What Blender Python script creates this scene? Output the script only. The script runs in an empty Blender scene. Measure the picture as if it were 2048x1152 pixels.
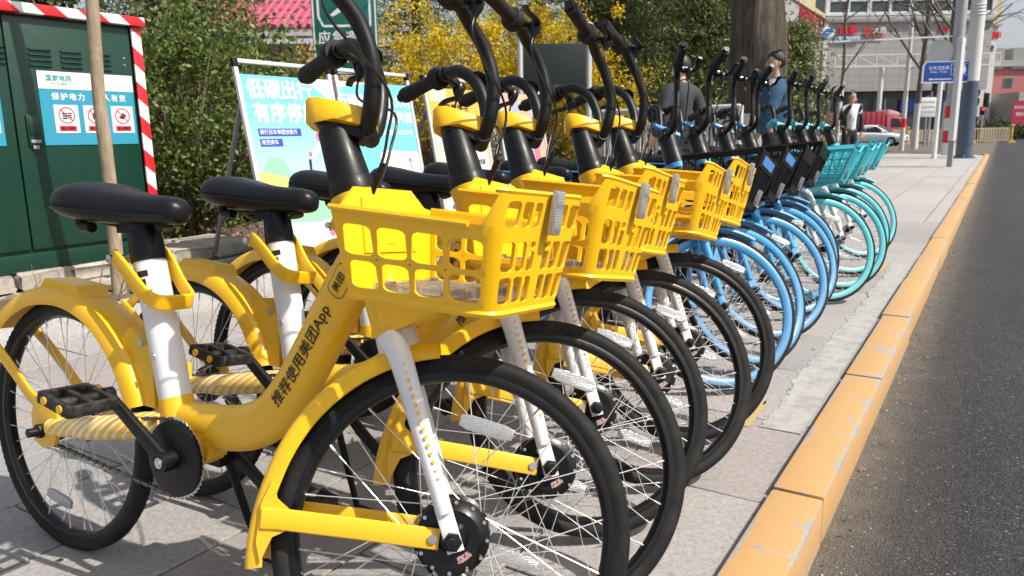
import bpy, bmesh, math, random
import numpy as np
from mathutils import Vector, Matrix
random.seed(7)
RNG = np.random.default_rng(11)
PI = math.pi
rad = math.radians
SC = bpy.context.scene
COL = SC.collection

# ------------------------------------------------------------------ camera, sky, sun, exposure
cam_d = bpy.data.cameras.new('camera')
cam = bpy.data.objects.new('camera', cam_d)
COL.objects.link(cam)
F_ = Vector((-0.5261, 0.8275, -0.1961)); R_ = Vector((0.8453, 0.5340, -0.0147)); U_ = Vector((-0.0925, 0.1735, 0.9805))
cam.matrix_world = Matrix(((R_.x, U_.x, -F_.x, 0), (R_.y, U_.y, -F_.y, 0), (R_.z, U_.z, -F_.z, 0.951), (0, 0, 0, 1)))
cam_d.sensor_width = 36
cam_d.lens = 36 * 1517 / 2048
cam_d.clip_start = 0.05
cam_d.clip_end = 2000
cam_d.dof.use_dof = True
cam_d.dof.focus_distance = 1.75
cam_d.dof.aperture_fstop = 9.0
SC.camera = cam

SUN_AZ = rad(8)          # measured from +X (the road side) towards +Y (along the street)
SUN_EL = rad(50)
w = bpy.data.worlds.new('World'); SC.world = w; w.use_nodes = True
wn = w.node_tree.nodes; wl = w.node_tree.links; wn.clear()
sky = wn.new('ShaderNodeTexSky'); sky.sky_type = 'NISHITA'; sky.sun_disc = False
sky.sun_elevation = SUN_EL
sky.sun_rotation = PI / 2 - SUN_AZ
sky.air_density = 1.0; sky.dust_density = 4.0; sky.ozone_density = 1.0
bg = wn.new('ShaderNodeBackground'); bg.inputs['Strength'].default_value = 0.112
out = wn.new('ShaderNodeOutputWorld')
hz = wn.new('ShaderNodeMix'); hz.data_type = 'RGBA'; hz.inputs[0].default_value = 0.35; hz.inputs[7].default_value = (6.6, 6.8, 7.2, 1)   # thin bright haze over the whole sky
wl.new(sky.outputs[0], hz.inputs[6]); wl.new(hz.outputs[2], bg.inputs[0]); wl.new(bg.outputs[0], out.inputs[0])
sl = bpy.data.lights.new('sun', 'SUN'); sl.energy = 5.0; sl.angle = rad(0.53); sl.color = (1.0, 0.94, 0.85)
sun = bpy.data.objects.new('sun', sl); COL.objects.link(sun)
sd = Vector((math.cos(SUN_EL) * math.cos(SUN_AZ), math.cos(SUN_EL) * math.sin(SUN_AZ), math.sin(SUN_EL)))
sun.rotation_euler = sd.to_track_quat('Z', 'Y').to_euler(); sun.location = sd * 30
vs = SC.view_settings
SC.display_settings.display_device = 'sRGB'
vs.view_transform = 'Standard'; vs.look = 'None'; vs.gamma = 1.0; vs.exposure = 0.30; vs.use_curve_mapping = False
SC.cycles.max_bounces = 8; SC.cycles.transparent_max_bounces = 12
SC.cycles.use_denoising = True

# ------------------------------------------------------------------ materials
def srgb(r, g, b):
    f = lambda c: (c / 255 / 12.92) if c / 255 <= 0.04045 else ((c / 255 + 0.055) / 1.055) ** 2.4
    return (f(r), f(g), f(b))

class Nt:
    def __init__(s, name, base=(0.5, 0.5, 0.5), rough=0.5, metal=0.0, coat=0.0, spec=0.5):
        m = bpy.data.materials.new(name); m.use_nodes = True
        s.m = m; s.n = m.node_tree.nodes; s.l = m.node_tree.links
        s.b = s.n['Principled BSDF']
        s.b.inputs['Base Color'].default_value = (*base, 1)
        s.b.inputs['Roughness'].default_value = rough
        s.b.inputs['Metallic'].default_value = metal
        s.b.inputs['Coat Weight'].default_value = coat
        s.b.inputs['Specular IOR Level'].default_value = spec
    def node(s, t, **k):
        n = s.n.new(t)
        for a, v in k.items(): setattr(n, a, v)
        return n
    def coord(s, kind='Object', scale=(1, 1, 1), rot=(0, 0, 0), loc=(0, 0, 0)):
        mp = s.node('ShaderNodeMapping')
        if kind == 'World': tc = s.node('ShaderNodeNewGeometry'); kind = 'Position'
        else: tc = s.node('ShaderNodeTexCoord')
        mp.inputs['Scale'].default_value = scale; mp.inputs['Rotation'].default_value = rot; mp.inputs['Location'].default_value = loc
        s.l.new(tc.outputs[kind], mp.inputs[0]); return mp.outputs[0]
    def own(s):
        """object space shifted by a number of the object's own, so that copies wear differently"""
        oi = s.node('ShaderNodeObjectInfo'); va = s.node('ShaderNodeVectorMath', operation='ADD'); sc_ = s.node('ShaderNodeMath', operation='MULTIPLY'); sc_.inputs[1].default_value = 40
        s.l.new(oi.outputs['Random'], sc_.inputs[0]); s.l.new(s.coord(), va.inputs[0]); s.l.new(sc_.outputs[0], va.inputs[1]); return va.outputs[0]
    def noise(s, vec, scale, detail=4, rough=0.55, dist=0):
        t = s.node('ShaderNodeTexNoise'); t.inputs['Scale'].default_value = scale; t.inputs['Detail'].default_value = detail
        t.inputs['Roughness'].default_value = rough; t.inputs['Distortion'].default_value = dist
        s.l.new(vec, t.inputs['Vector']); return t.outputs['Fac']
    def ramp(s, fac, stops, interp='LINEAR'):
        r = s.node('ShaderNodeValToRGB'); e = r.color_ramp.elements; r.color_ramp.interpolation = interp
        while len(e) < len(stops): e.new(0.5)
        for i, (p, c) in enumerate(stops):
            e[i].position = p; e[i].color = (*c, 1) if len(c) == 3 else c
        s.l.new(fac, r.inputs[0]); return r.outputs[0]
    def mix(s, fac, a, b, mode='MIX'):
        x = s.node('ShaderNodeMix', data_type='RGBA', blend_type=mode)
        for sock, v in ((x.inputs[0], fac), (x.inputs[6], a), (x.inputs[7], b)):
            if isinstance(v, (int, float)): sock.default_value = v
            elif isinstance(v, tuple): sock.default_value = (*v, 1)
            else: s.l.new(v, sock)
        return x.outputs[2]
    def math(s, op, a, b=None):
        x = s.node('ShaderNodeMath', operation=op)
        for sock, v in ((x.inputs[0], a), (x.inputs[1], b)):
            if v is None: continue
            if isinstance(v, (int, float)): sock.default_value = v
            else: s.l.new(v, sock)
        return x.outputs[0]
    def col(s, o): s.l.new(o, s.b.inputs['Base Color']); return s
    def rgh(s, o): s.l.new(o, s.b.inputs['Roughness']); return s
    def bump(s, h, strength=0.3, dist=0.002):
        b = s.node('ShaderNodeBump'); b.inputs['Strength'].default_value = strength; b.inputs['Distance'].default_value = dist
        s.l.new(h, b.inputs['Height']); s.l.new(b.outputs[0], s.b.inputs['Normal']); return s

def paint(name, c, rough=0.35, coat=0.3, dirt=0.25, dirtc=(0.25, 0.2, 0.13), sc=9):
    t = Nt(name, c, rough, 0, coat, 0.28 if max(c) < 0.02 else 0.5)
    t.b.inputs['Coat Roughness'].default_value = 0.15
    v = t.own()
    f = t.ramp(t.noise(v, sc, 8, 0.7), [(0.45, (0, 0, 0)), (0.75, (1, 1, 1))])
    f2 = t.math('MULTIPLY', f, dirt)
    c2 = t.mix(f2, c, dirtc)
    if max(c) > 0.05:                                                  # dust low down, fine scuffs everywhere
        sp_ = t.node('ShaderNodeSeparateXYZ'); t.l.new(t.coord('World'), sp_.inputs[0])
        low = t.math('MULTIPLY', t.ramp(sp_.outputs['Z'], [(0.05, (0.5, 0.5, 0.5)), (0.5, (0, 0, 0))]), t.noise(v, 16, 8, 0.75))
        c2 = t.mix(low, c2, (0.30, 0.24, 0.17))
        sv = t.node('ShaderNodeMapping'); sv.inputs['Scale'].default_value = (1, 1, 6); t.l.new(v, sv.inputs[0])
        c2 = t.mix(t.ramp(t.noise(sv.outputs[0], 55, 3, 0.4, 1.5), [(0.70, (0, 0, 0)), (0.73, (0.35, 0.35, 0.35))]), c2, tuple(x * 0.55 + 0.03 for x in c))
    t.col(c2)
    t.rgh(t.math('ADD', t.math('MULTIPLY', t.noise(v, 30, 5), 0.25), rough - 0.1))
    t.bump(t.noise(v, 60, 3), 0.04, 0.002)
    return t.m

def flat(name, c, rough=0.6, metal=0.0, var=0.15, sc=6, spec=0.5):
    t = Nt(name, c, rough, metal, 0, spec)
    if var:
        f = t.noise(t.coord(), sc, 6, 0.65)
        t.col(t.mix(f, tuple(x * (1 - var) for x in c), tuple(min(1, x * (1 + var)) for x in c)))
    return t.m

M = {}
YEL = (0.84, 0.475, 0.003)
M['yellow'] = paint('yellow_paint', YEL, 0.36, 0.25, 0.10, (0.35, 0.2, 0.03))
M['yplast'] = paint('yellow_plastic', (0.86, 0.495, 0.003), 0.40, 0.12, 0.10, (0.4, 0.22, 0.02), 14)
M['white'] = paint('white_paint', (0.72, 0.73, 0.74), 0.35, 0.3, 0.22, (0.36, 0.32, 0.27), 12)
M['black'] = paint('black_plastic', (0.0055, 0.0055, 0.006), 0.40, 0.03, 0.05, (0.09, 0.08, 0.07), 20)
M['blackgloss'] = paint('black_gloss', (0.005, 0.005, 0.0055), 0.30, 0.15, 0.03, (0.09, 0.08, 0.07), 20)
M['blue'] = paint('blue_paint', (0.030, 0.265, 0.55), 0.35, 0.3, 0.12, (0.2, 0.2, 0.2))
M['teal'] = paint('teal_paint', (0.065, 0.50, 0.57), 0.38, 0.2, 0.12, (0.2, 0.25, 0.25))
M['steel'] = flat('steel', (0.62, 0.62, 0.63), 0.28, 1.0, 0.2, 40)
M['chrome'] = flat('spoke_steel', (0.80, 0.80, 0.80), 0.33, 0.75, 0.1, 40)
M['greymetal'] = flat('grey_metal', (0.30, 0.31, 0.32), 0.5, 0.3, 0.2, 8)

t = Nt('tyre_rubber', (0.018, 0.018, 0.019), 0.72, 0, 0, 0.28)
v = t.coord(); f = t.ramp(t.noise(v, 14, 8, 0.7), [(0.45, (0.0075, 0.0075, 0.008)), (0.85, (0.034, 0.031, 0.027))])
t.col(f); t.bump(t.noise(v, 180, 2), 0.25, 0.001); M['tyre'] = t.m

t = Nt('saddle_vinyl', (0.007, 0.0075, 0.010), 0.40, 0, 0.02, 0.25); v = t.coord()
vo = t.node('ShaderNodeTexVoronoi'); vo.inputs['Scale'].default_value = 420; t.l.new(v, vo.inputs['Vector'])
t.bump(vo.outputs['Distance'], 0.12, 0.0006); t.rgh(t.math('ADD', t.math('MULTIPLY', t.noise(v, 25, 5), 0.22), 0.26))
M['saddle'] = t.m

t = Nt('reflector', (0.55, 0.56, 0.57), 0.2, 0.35, 0.5); v = t.coord()
vo = t.node('ShaderNodeTexVoronoi', distance='CHEBYCHEV'); vo.inputs['Scale'].default_value = 260; vo.inputs['Randomness'].default_value = 0.1; t.l.new(v, vo.inputs['Vector'])
t.col(t.ramp(vo.outputs['Distance'], [(0.0, (0.8, 0.8, 0.8)), (0.5, (0.25, 0.26, 0.27))])); t.bump(vo.outputs['Distance'], 0.8, 0.002); M['reflector'] = t.m

t = Nt('clear_plastic', (0.85, 0.82, 0.74), 0.12); t.b.inputs['Transmission Weight'].default_value = 0.85; t.b.inputs['IOR'].default_value = 1.3; M['clear'] = t.m

# yellow stay with white diagonal print
t = Nt('striped_paint', YEL, 0.36, 0, 0.25); v = t.coord()
wv = t.node('ShaderNodeTexWave', wave_type='BANDS', bands_direction='X'); wv.inputs['Scale'].default_value = 20; wv.inputs['Distortion'].default_value = 0.35; wv.inputs['Detail Scale'].default_value = 3
v2 = t.coord(rot=(0, rad(-46), 0)); t.l.new(v2, wv.inputs['Vector'])
sx = t.node('ShaderNodeSeparateXYZ'); t.l.new(v, sx.inputs[0])
band = t.ramp(sx.outputs['X'], [(0.05, (0, 0, 0)), (0.16, (0.42, 0.42, 0.42)), (0.30, (0.1, 0.1, 0.1))])
thr = t.math('SUBTRACT', wv.outputs['Fac'], t.math('SUBTRACT', 0.86, band))
t.col(t.mix(t.math('GREATER_THAN', thr, 0.0), YEL, (0.78, 0.74, 0.62))); M['striped'] = t.m

# ------------------------------------------------------------------ mesh helpers
def basis(d, up=(0, 0, 1)):
    d = Vector(d).normalized(); up = Vector(up)
    if abs(d.dot(up)) > 0.98 * up.length: up = Vector((1, 0, 0)) if abs(d.x) < 0.9 else Vector((0, 1, 0))
    s = d.cross(up).normalized(); return s, s.cross(d).normalized()

def spline(pts, n=6):
    P = [Vector(p) for p in pts]; o = []
    for i in range(len(P) - 1):
        a = P[max(i - 1, 0)]; b = P[i]; c = P[i + 1]; d = P[min(i + 2, len(P) - 1)]
        for k in range(n):
            t = k / n
            o.append(0.5 * ((2 * b) + (c - a) * t + (2 * a - 5 * b + 4 * c - d) * t * t + (3 * b - a - 3 * c + d) * t ** 3))
    o.append(P[-1]); return o

class G:
    def __init__(s): s.v = []; s.f = []
    def add(s, vs, fs):
        o = len(s.v); s.v += [tuple(p) for p in vs]; s.f += [tuple(i + o for i in q) for q in fs]; return s
    def box(s, c, d, R=None):
        x, y, z = (k / 2 for k in d); c = Vector(c)
        P = [Vector((a, b, e)) for a in (-x, x) for b in (-y, y) for e in (-z, z)]
        if R is not None: P = [R @ p for p in P]
        return s.add([c + p for p in P], [(0, 1, 3, 2), (4, 6, 7, 5), (0, 4, 5, 1), (2, 3, 7, 6), (0, 2, 6, 4), (1, 5, 7, 3)])
    def beam(s, a, b, wd, ht, up=(0, 0, 1)):
        a = Vector(a); b = Vector(b); d = (b - a); sd, u = basis(d, up)
        P = [p + sd * (i * wd / 2) + u * (j * ht / 2) for p in (a, b) for i, j in ((-1, -1), (1, -1), (1, 1), (-1, 1))]
        return s.add(P, [(3, 2, 1, 0), (4, 5, 6, 7), (0, 1, 5, 4), (1, 2, 6, 5), (2, 3, 7, 6), (3, 0, 4, 7)])
    def sweep(s, path, prof, up=(0, 0, 1), scales=None, cap=True, closed=True, fixed=True):
        """prof: 2-D points (side, up); frames keep their up close to the hint"""
        P = [Vector(p) for p in path]; n = len(P); m = len(prof); vs = []
        prev = None
        for i in range(n):
            d = (P[min(i + 1, n - 1)] - P[max(i - 1, 0)])
            if fixed or prev is None: sd, u = basis(d, up)
            else:
                d = d.normalized(); sd = (prev - d * prev.dot(d)).normalized(); u = sd.cross(d)
            prev = sd
            k = scales[i] if scales else 1
            kx, ky = k if isinstance(k, tuple) else (k, k)
            for a, b in prof: vs.append(P[i] + sd * (a * kx) + u * (b * ky))
        fs = []
        for i in range(n - 1):
            for j in range(m if closed else m - 1):
                fs.append((i * m + j, i * m + (j + 1) % m, (i + 1) * m + (j + 1) % m, (i + 1) * m + j))
        if cap and closed: fs += [tuple(range(m))[::-1], tuple((n - 1) * m + j for j in range(m))]
        return s.add(vs, fs)
    def tube(s, path, r, n=8, cap=True):
        prof = [(math.cos(2 * PI * j / n), math.sin(2 * PI * j / n)) for j in range(n)]
        sc = list(r) if isinstance(r, (list, tuple)) else [r] * len(path)
        return s.sweep(path, prof, scales=sc, cap=cap, fixed=False)
    def cyl(s, a, b, r0, r1=None, n=16): return s.tube([a, b], [r0, r0 if r1 is None else r1], n)
    def lathe(s, prof, o=(0, 0, 0), ax=(0, 0, 1), n=24, closed=False, cap=False, a0=0.0):
        o = Vector(o); ax = Vector(ax).normalized(); e, u = basis(ax); vs = []; m = len(prof)
        for i in range(n):
            a = a0 + 2 * PI * i / n; d = e * math.cos(a) + u * math.sin(a)
            for r, h in prof: vs.append(o + d * r + ax * h)
        fs = []
        for i in range(n):
            k = (i + 1) % n
            for j in range(m if closed else m - 1): fs.append((i * m + j, k * m + j, k * m + (j + 1) % m, i * m + (j + 1) % m))
        if cap: fs += [tuple(i * m for i in range(n)), tuple(i * m + m - 1 for i in range(n))[::-1]]
        return s.add(vs, fs)
    def prism(s, poly, o, ux, uy, th):
        o = Vector(o); ux = Vector(ux); uy = Vector(uy); nz = ux.cross(uy).normalized() * (th / 2); n = len(poly)
        vs = [o + ux * a + uy * b - nz for a, b in poly] + [o + ux * a + uy * b + nz for a, b in poly]
        return s.add(vs, [tuple(range(n))[::-1], tuple(range(n, 2 * n))] + [(i, (i + 1) % n, n + (i + 1) % n, n + i) for i in range(n)])
    def ball(s, c, r, n=12, m=8, sc=(1, 1, 1), R=None):
        vs = []; c = Vector(c)
        for i in range(m + 1):
            for j in range(n):
                p = Vector((math.sin(PI * i / m) * math.cos(2 * PI * j / n) * sc[0], math.sin(PI * i / m) * math.sin(2 * PI * j / n) * sc[1], math.cos(PI * i / m) * sc[2])) * r
                vs.append(c + (R @ p if R is not None else p))
        return s.add(vs, [(i * n + j, (i + 1) * n + j, (i + 1) * n + (j + 1) % n, i * n + (j + 1) % n) for i in range(m) for j in range(n)])
    def mesh(s, name, mat, ang=38, bevel=0, seg=2, merge=True):
        me = bpy.data.meshes.new(name); me.from_pydata(s.v, [], s.f)
        bm = bmesh.new(); bm.from_mesh(me)
        if merge: bmesh.ops.remove_doubles(bm, verts=bm.verts, dist=1e-5)
        bmesh.ops.dissolve_degenerate(bm, dist=1e-6, edges=bm.edges)
        bmesh.ops.recalc_face_normals(bm, faces=bm.faces)
        if bevel:
            es = [e for e in bm.edges if len(e.link_faces) == 2 and e.calc_face_angle(0) > rad(35)]
            bmesh.ops.bevel(bm, geom=es, offset=bevel, segments=seg, affect='EDGES', profile=0.6, clamp_overlap=True)
        bm.to_mesh(me); bm.free()
        if ang:
            me.polygons.foreach_set('use_smooth', [True] * len(me.polygons)); me.set_sharp_from_angle(angle=rad(ang))
        if mat is not None: me.materials.append(mat)
        me.update(); return me
    def obj(s, name, mat, parent=None, **k):
        return link(name, s.mesh(name, mat, **k), parent)

def link(name, me, parent=None, mat4=None, **props):
    o = bpy.data.objects.new(name, me); COL.objects.link(o)
    if parent is not None: o.parent = parent
    if mat4 is not None: o.matrix_local = mat4
    for k, v in props.items(): o[k] = v
    return o

def tag(o, label, cat, group=None, kind=None):
    if label: o['label'] = label
    if cat: o['category'] = cat
    if group: o['group'] = group
    if kind: o['kind'] = kind
    return o

def thing(name, label, cat, loc=(0, 0, 0), rz=0.0, group=None):
    o = bpy.data.objects.new(name, None); COL.objects.link(o); o.empty_display_size = 0.1
    o.location = loc; o.rotation_euler = (0, 0, rz)
    return tag(o, label, cat, group)

KIDS = {}
def copy_tree(o, parent=None):
    c = o.copy(); COL.objects.link(c)
    if parent is not None: c.parent = parent
    for ch in list(o.children): copy_tree(ch, c)
    return c

def text_mesh(body, size, bold=0.0, align='CENTER', thick=0.0, res=2, spacing=1.0):
    cu = bpy.data.curves.new('lettering', 'FONT'); cu.body = body; cu.size = size; cu.align_x = align; cu.align_y = 'CENTER'
    cu.extrude = thick; cu.resolution_u = res; cu.space_character = spacing
    ob = bpy.data.objects.new('lettering', cu); COL.objects.link(ob)
    dg = bpy.context.evaluated_depsgraph_get(); me = bpy.data.meshes.new_from_object(ob.evaluated_get(dg), depsgraph=dg)
    bpy.data.objects.remove(ob); bpy.data.curves.remove(cu)
    if bold:                                              # heavier strokes: shifted copies of the glyphs, each a hair above the other
        bm = bmesh.new(); d = bold * size
        for i, (a, b) in enumerate(((0, 0), (d, 0), (-d, 0), (0, d), (0, -d))):
            c = me.copy(); c.transform(Matrix.Translation((a, b, 0.00012 * i))); bm.from_mesh(c); bpy.data.meshes.remove(c)
        bm.to_mesh(me); bm.free()
    return me

def text(body, size, mat, parent, o, ux, uy, bold=0.0, align='CENTER', thick=0.0005, name='lettering', spacing=1.0):
    """lettering laid on the plane spanned by ux (reading direction) and uy (up), centred on o"""
    me = text_mesh(body, size, bold, align, thick, 2, spacing); me.materials.clear(); me.materials.append(mat)
    ux = Vector(ux).normalized(); uy = Vector(uy); uy = (uy - ux * uy.dot(ux)).normalized(); uz = ux.cross(uy); o = Vector(o)
    me.transform(Matrix(((ux.x, uy.x, uz.x, o.x), (ux.y, uy.y, uz.y, o.y), (ux.z, uy.z, uz.z, o.z), (0, 0, 0, 1))))
    return link(name, me, parent, kind='stuff')

def rrect(w_, h_, r, k=4):
    o = []
    for cx, cy, a0 in ((w_ / 2 - r, h_ / 2 - r, 0), (-w_ / 2 + r, h_ / 2 - r, 90), (-w_ / 2 + r, -h_ / 2 + r, 180), (w_ / 2 - r, -h_ / 2 + r, 270)):
        for i in range(k + 1):
            a = rad(a0 + 90 * i / k); o.append((cx + r * math.cos(a), cy + r * math.sin(a)))
    return o

# ------------------------------------------------------------------ shared bicycles
# bicycle space: x forward, y to the rider's left, z up, origin where the rear wheel meets the ground
WB = 1.085
RW = 0.30
S_PT = Vector((0.945, 0, 0.641)); S_AX = Vector((-0.385, 0, 0.923)).normalized()
STEERED = ('front_wheel', 'fork', 'front_fender', 'stem', 'stem_cap', 'handlebar', 'grip', 'brake_lever', 'brake_cable', 'bell')

def steer_matrix(d):
    return Matrix.Translation(S_PT) @ Matrix.Rotation(d, 4, S_AX) @ Matrix.Translation(-S_PT)

def tyre_mesh(c, r, k_=1.0):
    g = G(); n = 220; ro = r; c = Vector(c)
    prof = [(-0.0145, -0.031), (-0.0185, -0.022), (-0.0185, -0.014), (-0.0165, -0.0075), (-0.0115, -0.003), (-0.006, -0.0007), (0, 0), (0.006, -0.0007), (0.0115, -0.003), (0.0165, -0.0075), (0.0185, -0.014), (0.0185, -0.022), (0.0145, -0.031)]; prof = [(a * k_, b * (1 if k_ == 1 else 0.62)) for a, b in prof]
    vs = []; m = len(prof)
    for i in range(n):
        a = 2 * PI * i / n
        for j, (y, h) in enumerate(prof):
            k = 0.0028 if (j in (3, 4, 8, 9) and i % 2) else 0.0
            rr = ro + h - k
            vs.append(c + Vector((rr * math.cos(a), y, rr * math.sin(a))))
    g.add(vs, [(i * m + j, i * m + j + 1, ((i + 1) % n) * m + j + 1, ((i + 1) % n) * m + j) for i in range(n) for j in range(m - 1)])
    return g.mesh('tyre', M['tyre'], ang=50)

def rim_mesh(c, r, mat, slim=False):
    g = G()
    if slim:
        g.lathe([(r - 0.016, -0.0125), (r - 0.018, -0.0135), (r - 0.036, -0.0135), (r - 0.0445, -0.008), (r - 0.046, 0), (r - 0.0445, 0.008), (r - 0.036, 0.0135), (r - 0.018, 0.0135), (r - 0.016, 0.0125), (r - 0.022, 0.010), (r - 0.022, -0.010)], c, (0, 1, 0), 72, closed=True)
        return g.mesh('rim', mat, ang=40)
    g.lathe([(r - 0.028, -0.0138), (r - 0.030, -0.015), (r - 0.040, -0.014), (r - 0.0455, -0.007), (r - 0.047, 0), (r - 0.0455, 0.007), (r - 0.040, 0.014), (r - 0.030, 0.015), (r - 0.028, 0.0138), (r - 0.034, 0.011), (r - 0.034, -0.011)], c, (0, 1, 0), 72, closed=True)
    return g.mesh('rim', mat, ang=40)

def spoke_meshes(c, r, hub_r, fl):
    out = []; c = Vector(c); ri = r - 0.0460
    for side, lead in ((1, 1), (-1, 1), (1, -1), (-1, -1)):
        g = G(); a1 = {(1, 1): 0, (-1, 1): 10, (1, -1): 20, (-1, -1): 30}[(side, lead)]
        a0 = a1 - lead * 62
        p = Vector((hub_r * math.cos(rad(a0)), side * fl, hub_r * math.sin(rad(a0)))); q = Vector((ri * math.cos(rad(a1)), side * 0.004, ri * math.sin(rad(a1))))
        d = (q - p).normalized()
        g.tube([c + p, c + q - d * 0.014], 0.0009, 5); g.tube([c + q - d * 0.016, c + q + d * 0.003], 0.0019, 5)
        out.append(g.mesh('spoke', M['chrome'], merge=False))
    return out

def wheel(root, name, x, r, rim_mat, hub, single, motor):
    c = (x, 0, r)
    wobj = hub.obj(name, M['blackgloss'] if motor else M['black'], root, ang=35)
    slim = r > RW; link('tyre', tyre_mesh(c, r, 0.8 if slim else 1.0), wobj); link('rim', rim_mesh(c, r, rim_mat, slim), wobj)
    sp = spoke_meshes(c, r, 0.052 if motor else 0.026, 0.026 if motor else 0.028)
    if single:
        for k in range(9):
            mt = Matrix.Translation(Vector(c)) @ Matrix.Rotation(rad(-40 * k), 4, 'Y') @ Matrix.Translation(-Vector(c))
            for s in sp: link('spoke', s, wobj, mt)
    else:
        bm = bmesh.new()
        for k in range(9):
            mt = Matrix.Translation(Vector(c)) @ Matrix.Rotation(rad(-40 * k), 4, 'Y') @ Matrix.Translation(-Vector(c))
            for s in sp:
                t_ = s.copy(); t_.transform(mt); bm.from_mesh(t_); bpy.data.meshes.remove(t_)
        me = bpy.data.meshes.new('spoke_set'); bm.to_mesh(me); bm.free(); me.materials.append(M['chrome'])
        link('spoke_set', me, wobj, kind='stuff')
    # clear bar reflector clipped between the spokes
    for ang_, rr in (((78, 0.185), (258, 0.185)) if name == 'front_wheel' else ((262, 0.185),)):
        a = rad(ang_); d = Vector((math.cos(a), 0, math.sin(a))); tg = Vector((-d.z, 0, d.x))
        g = G(); g.prism([(-0.047, -0.009), (-0.03, -0.0135), (0.03, -0.0135), (0.047, -0.009), (0.047, 0.009), (0.03, 0.0125), (-0.03, 0.0125), (-0.047, 0.009)], Vector(c) + d * rr + Vector((0, -0.013, 0)), tg, d, 0.007)
        g.obj('wheel_reflector', M['reflector'], wobj, bevel=0.001)
    return wobj

def fender_strip(center, r, a0, a1, halfw, skirt, n=28, flare=None, th=0.0025):
    """mudguard: a shallow inverted U swept along an arc"""
    g = G(); c = Vector(center)
    out = [(-halfw, -skirt), (-halfw * 0.98, -skirt * 0.4), (-halfw * 0.8, -0.004), (-halfw * 0.4, 0), (halfw * 0.4, 0), (halfw * 0.8, -0.004), (halfw * 0.98, -skirt * 0.4), (halfw, -skirt)]
    inn = [(y * (1 - th / halfw), h - th) for y, h in out[::-1]]
    prof = out + inn; vs = []; m = len(prof)
    for i in range(n + 1):
        t_ = i / n; a = rad(a0 + (a1 - a0) * t_); ex, wk = flare(t_) if flare else (0, 1)
        for y, h in prof:
            rr = r + ex + h
            vs.append(c + Vector((rr * math.cos(a), y * wk, rr * math.sin(a))))
    fs = [(i * m + j, i * m + (j + 1) % m, (i + 1) * m + (j + 1) % m, (i + 1) * m + j) for i in range(n) for j in range(m)]
    fs += [tuple(range(m))[::-1], tuple(n * m + j for j in range(m))]
    g.add(vs, fs); return g

def plate_path(g, pts, wd, th, y, cap=True):
    """flat bar lying in the plane y = const"""
    P = [Vector((a, y, b)) for a, b in pts]
    prof = rrect(th, wd, th * 0.4, 2)
    g.sweep(P, [(a, b) for a, b in prof], up=(0, 1, 0), cap=cap) if False else g.sweep(P, [(b, a) for a, b in prof], up=(0, 1, 0), cap=cap)
    return g

# ---- the moulded basket: a lattice of rounded windows wrapped round a tapering rounded box
def cell(g, fn, s0, s1, t0, t1, hole, th=0.0055, k=5):
    """one window of the lattice, hole=(s0,s1,t0,t1) or None for a plain piece; fn maps (s,t,offset) to space"""
    if hole is None:
        ns = max(1, int(abs(s1 - s0) / (0.006 if (s0 > 0.9 and s1 < 1.1) or (s0 > 1.9 and s1 < 2.1) else 0.03))); P = []
        for o_ in (th / 2, -th / 2):
            for i in range(ns + 1):
                for j in range(2): P.append(fn(s0 + (s1 - s0) * i / ns, (t0, t1)[j], o_))
        b = 2 * (ns + 1); f = []
        for i in range(ns): f += [(2 * i, 2 * i + 2, 2 * i + 3, 2 * i + 1), (b + 2 * i, b + 2 * i + 1, b + 2 * i + 3, b + 2 * i + 2)]
        g.add(P, f); return
    h0, h1, g0, g1 = hole; cx, cy = (h0 + h1) / 2, (g0 + g1) / 2; w_, h_ = (h1 - h0), (g1 - g0)
    r = min(w_, h_) * 0.3
    inner = [(cx + a, cy + b) for a, b in rrect(w_, h_, r, k)]
    ring = [(cx + a, cy + b) for a, b in rrect(w_ + 0.006, h_ + 0.006, r + 0.003, k)]
    outer = []; q = k + 1
    corners = ((s1, t1), (s0, t1), (s0, t0), (s1, t0)); bx = ((h1, g1), (h0, g1), (h0, g0), (h1, g0))
    for c_ in range(4):
        X, Y = corners[c_]
        for i in range(q):
            u = i / k; a, b = ring[c_ * q + i]
            if c_ in (0, 2): outer.append((X, b + (Y - b) * min(1, 2 * u)) if u <= 0.5 else (X + (a - X) * (2 * u - 1), Y))
            else: outer.append((a + (X - a) * min(1, 2 * u), Y) if u <= 0.5 else (X, Y + (b - Y) * (2 * u - 1)))
    n = 4 * q; P = []
    for pts, o_ in ((outer, th / 2), (ring, th / 2), (inner, th * 0.22), (inner, -th * 0.22), (ring, -th / 2), (outer, -th / 2)):
        P += [fn(a, b, o_) for a, b in pts]
    f = []
    for L in range(5):
        for i in range(n): f.append((L * n + i, L * n + (i + 1) % n, (L + 1) * n + (i + 1) % n, (L + 1) * n + i))
    g.add(P, f)

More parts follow.
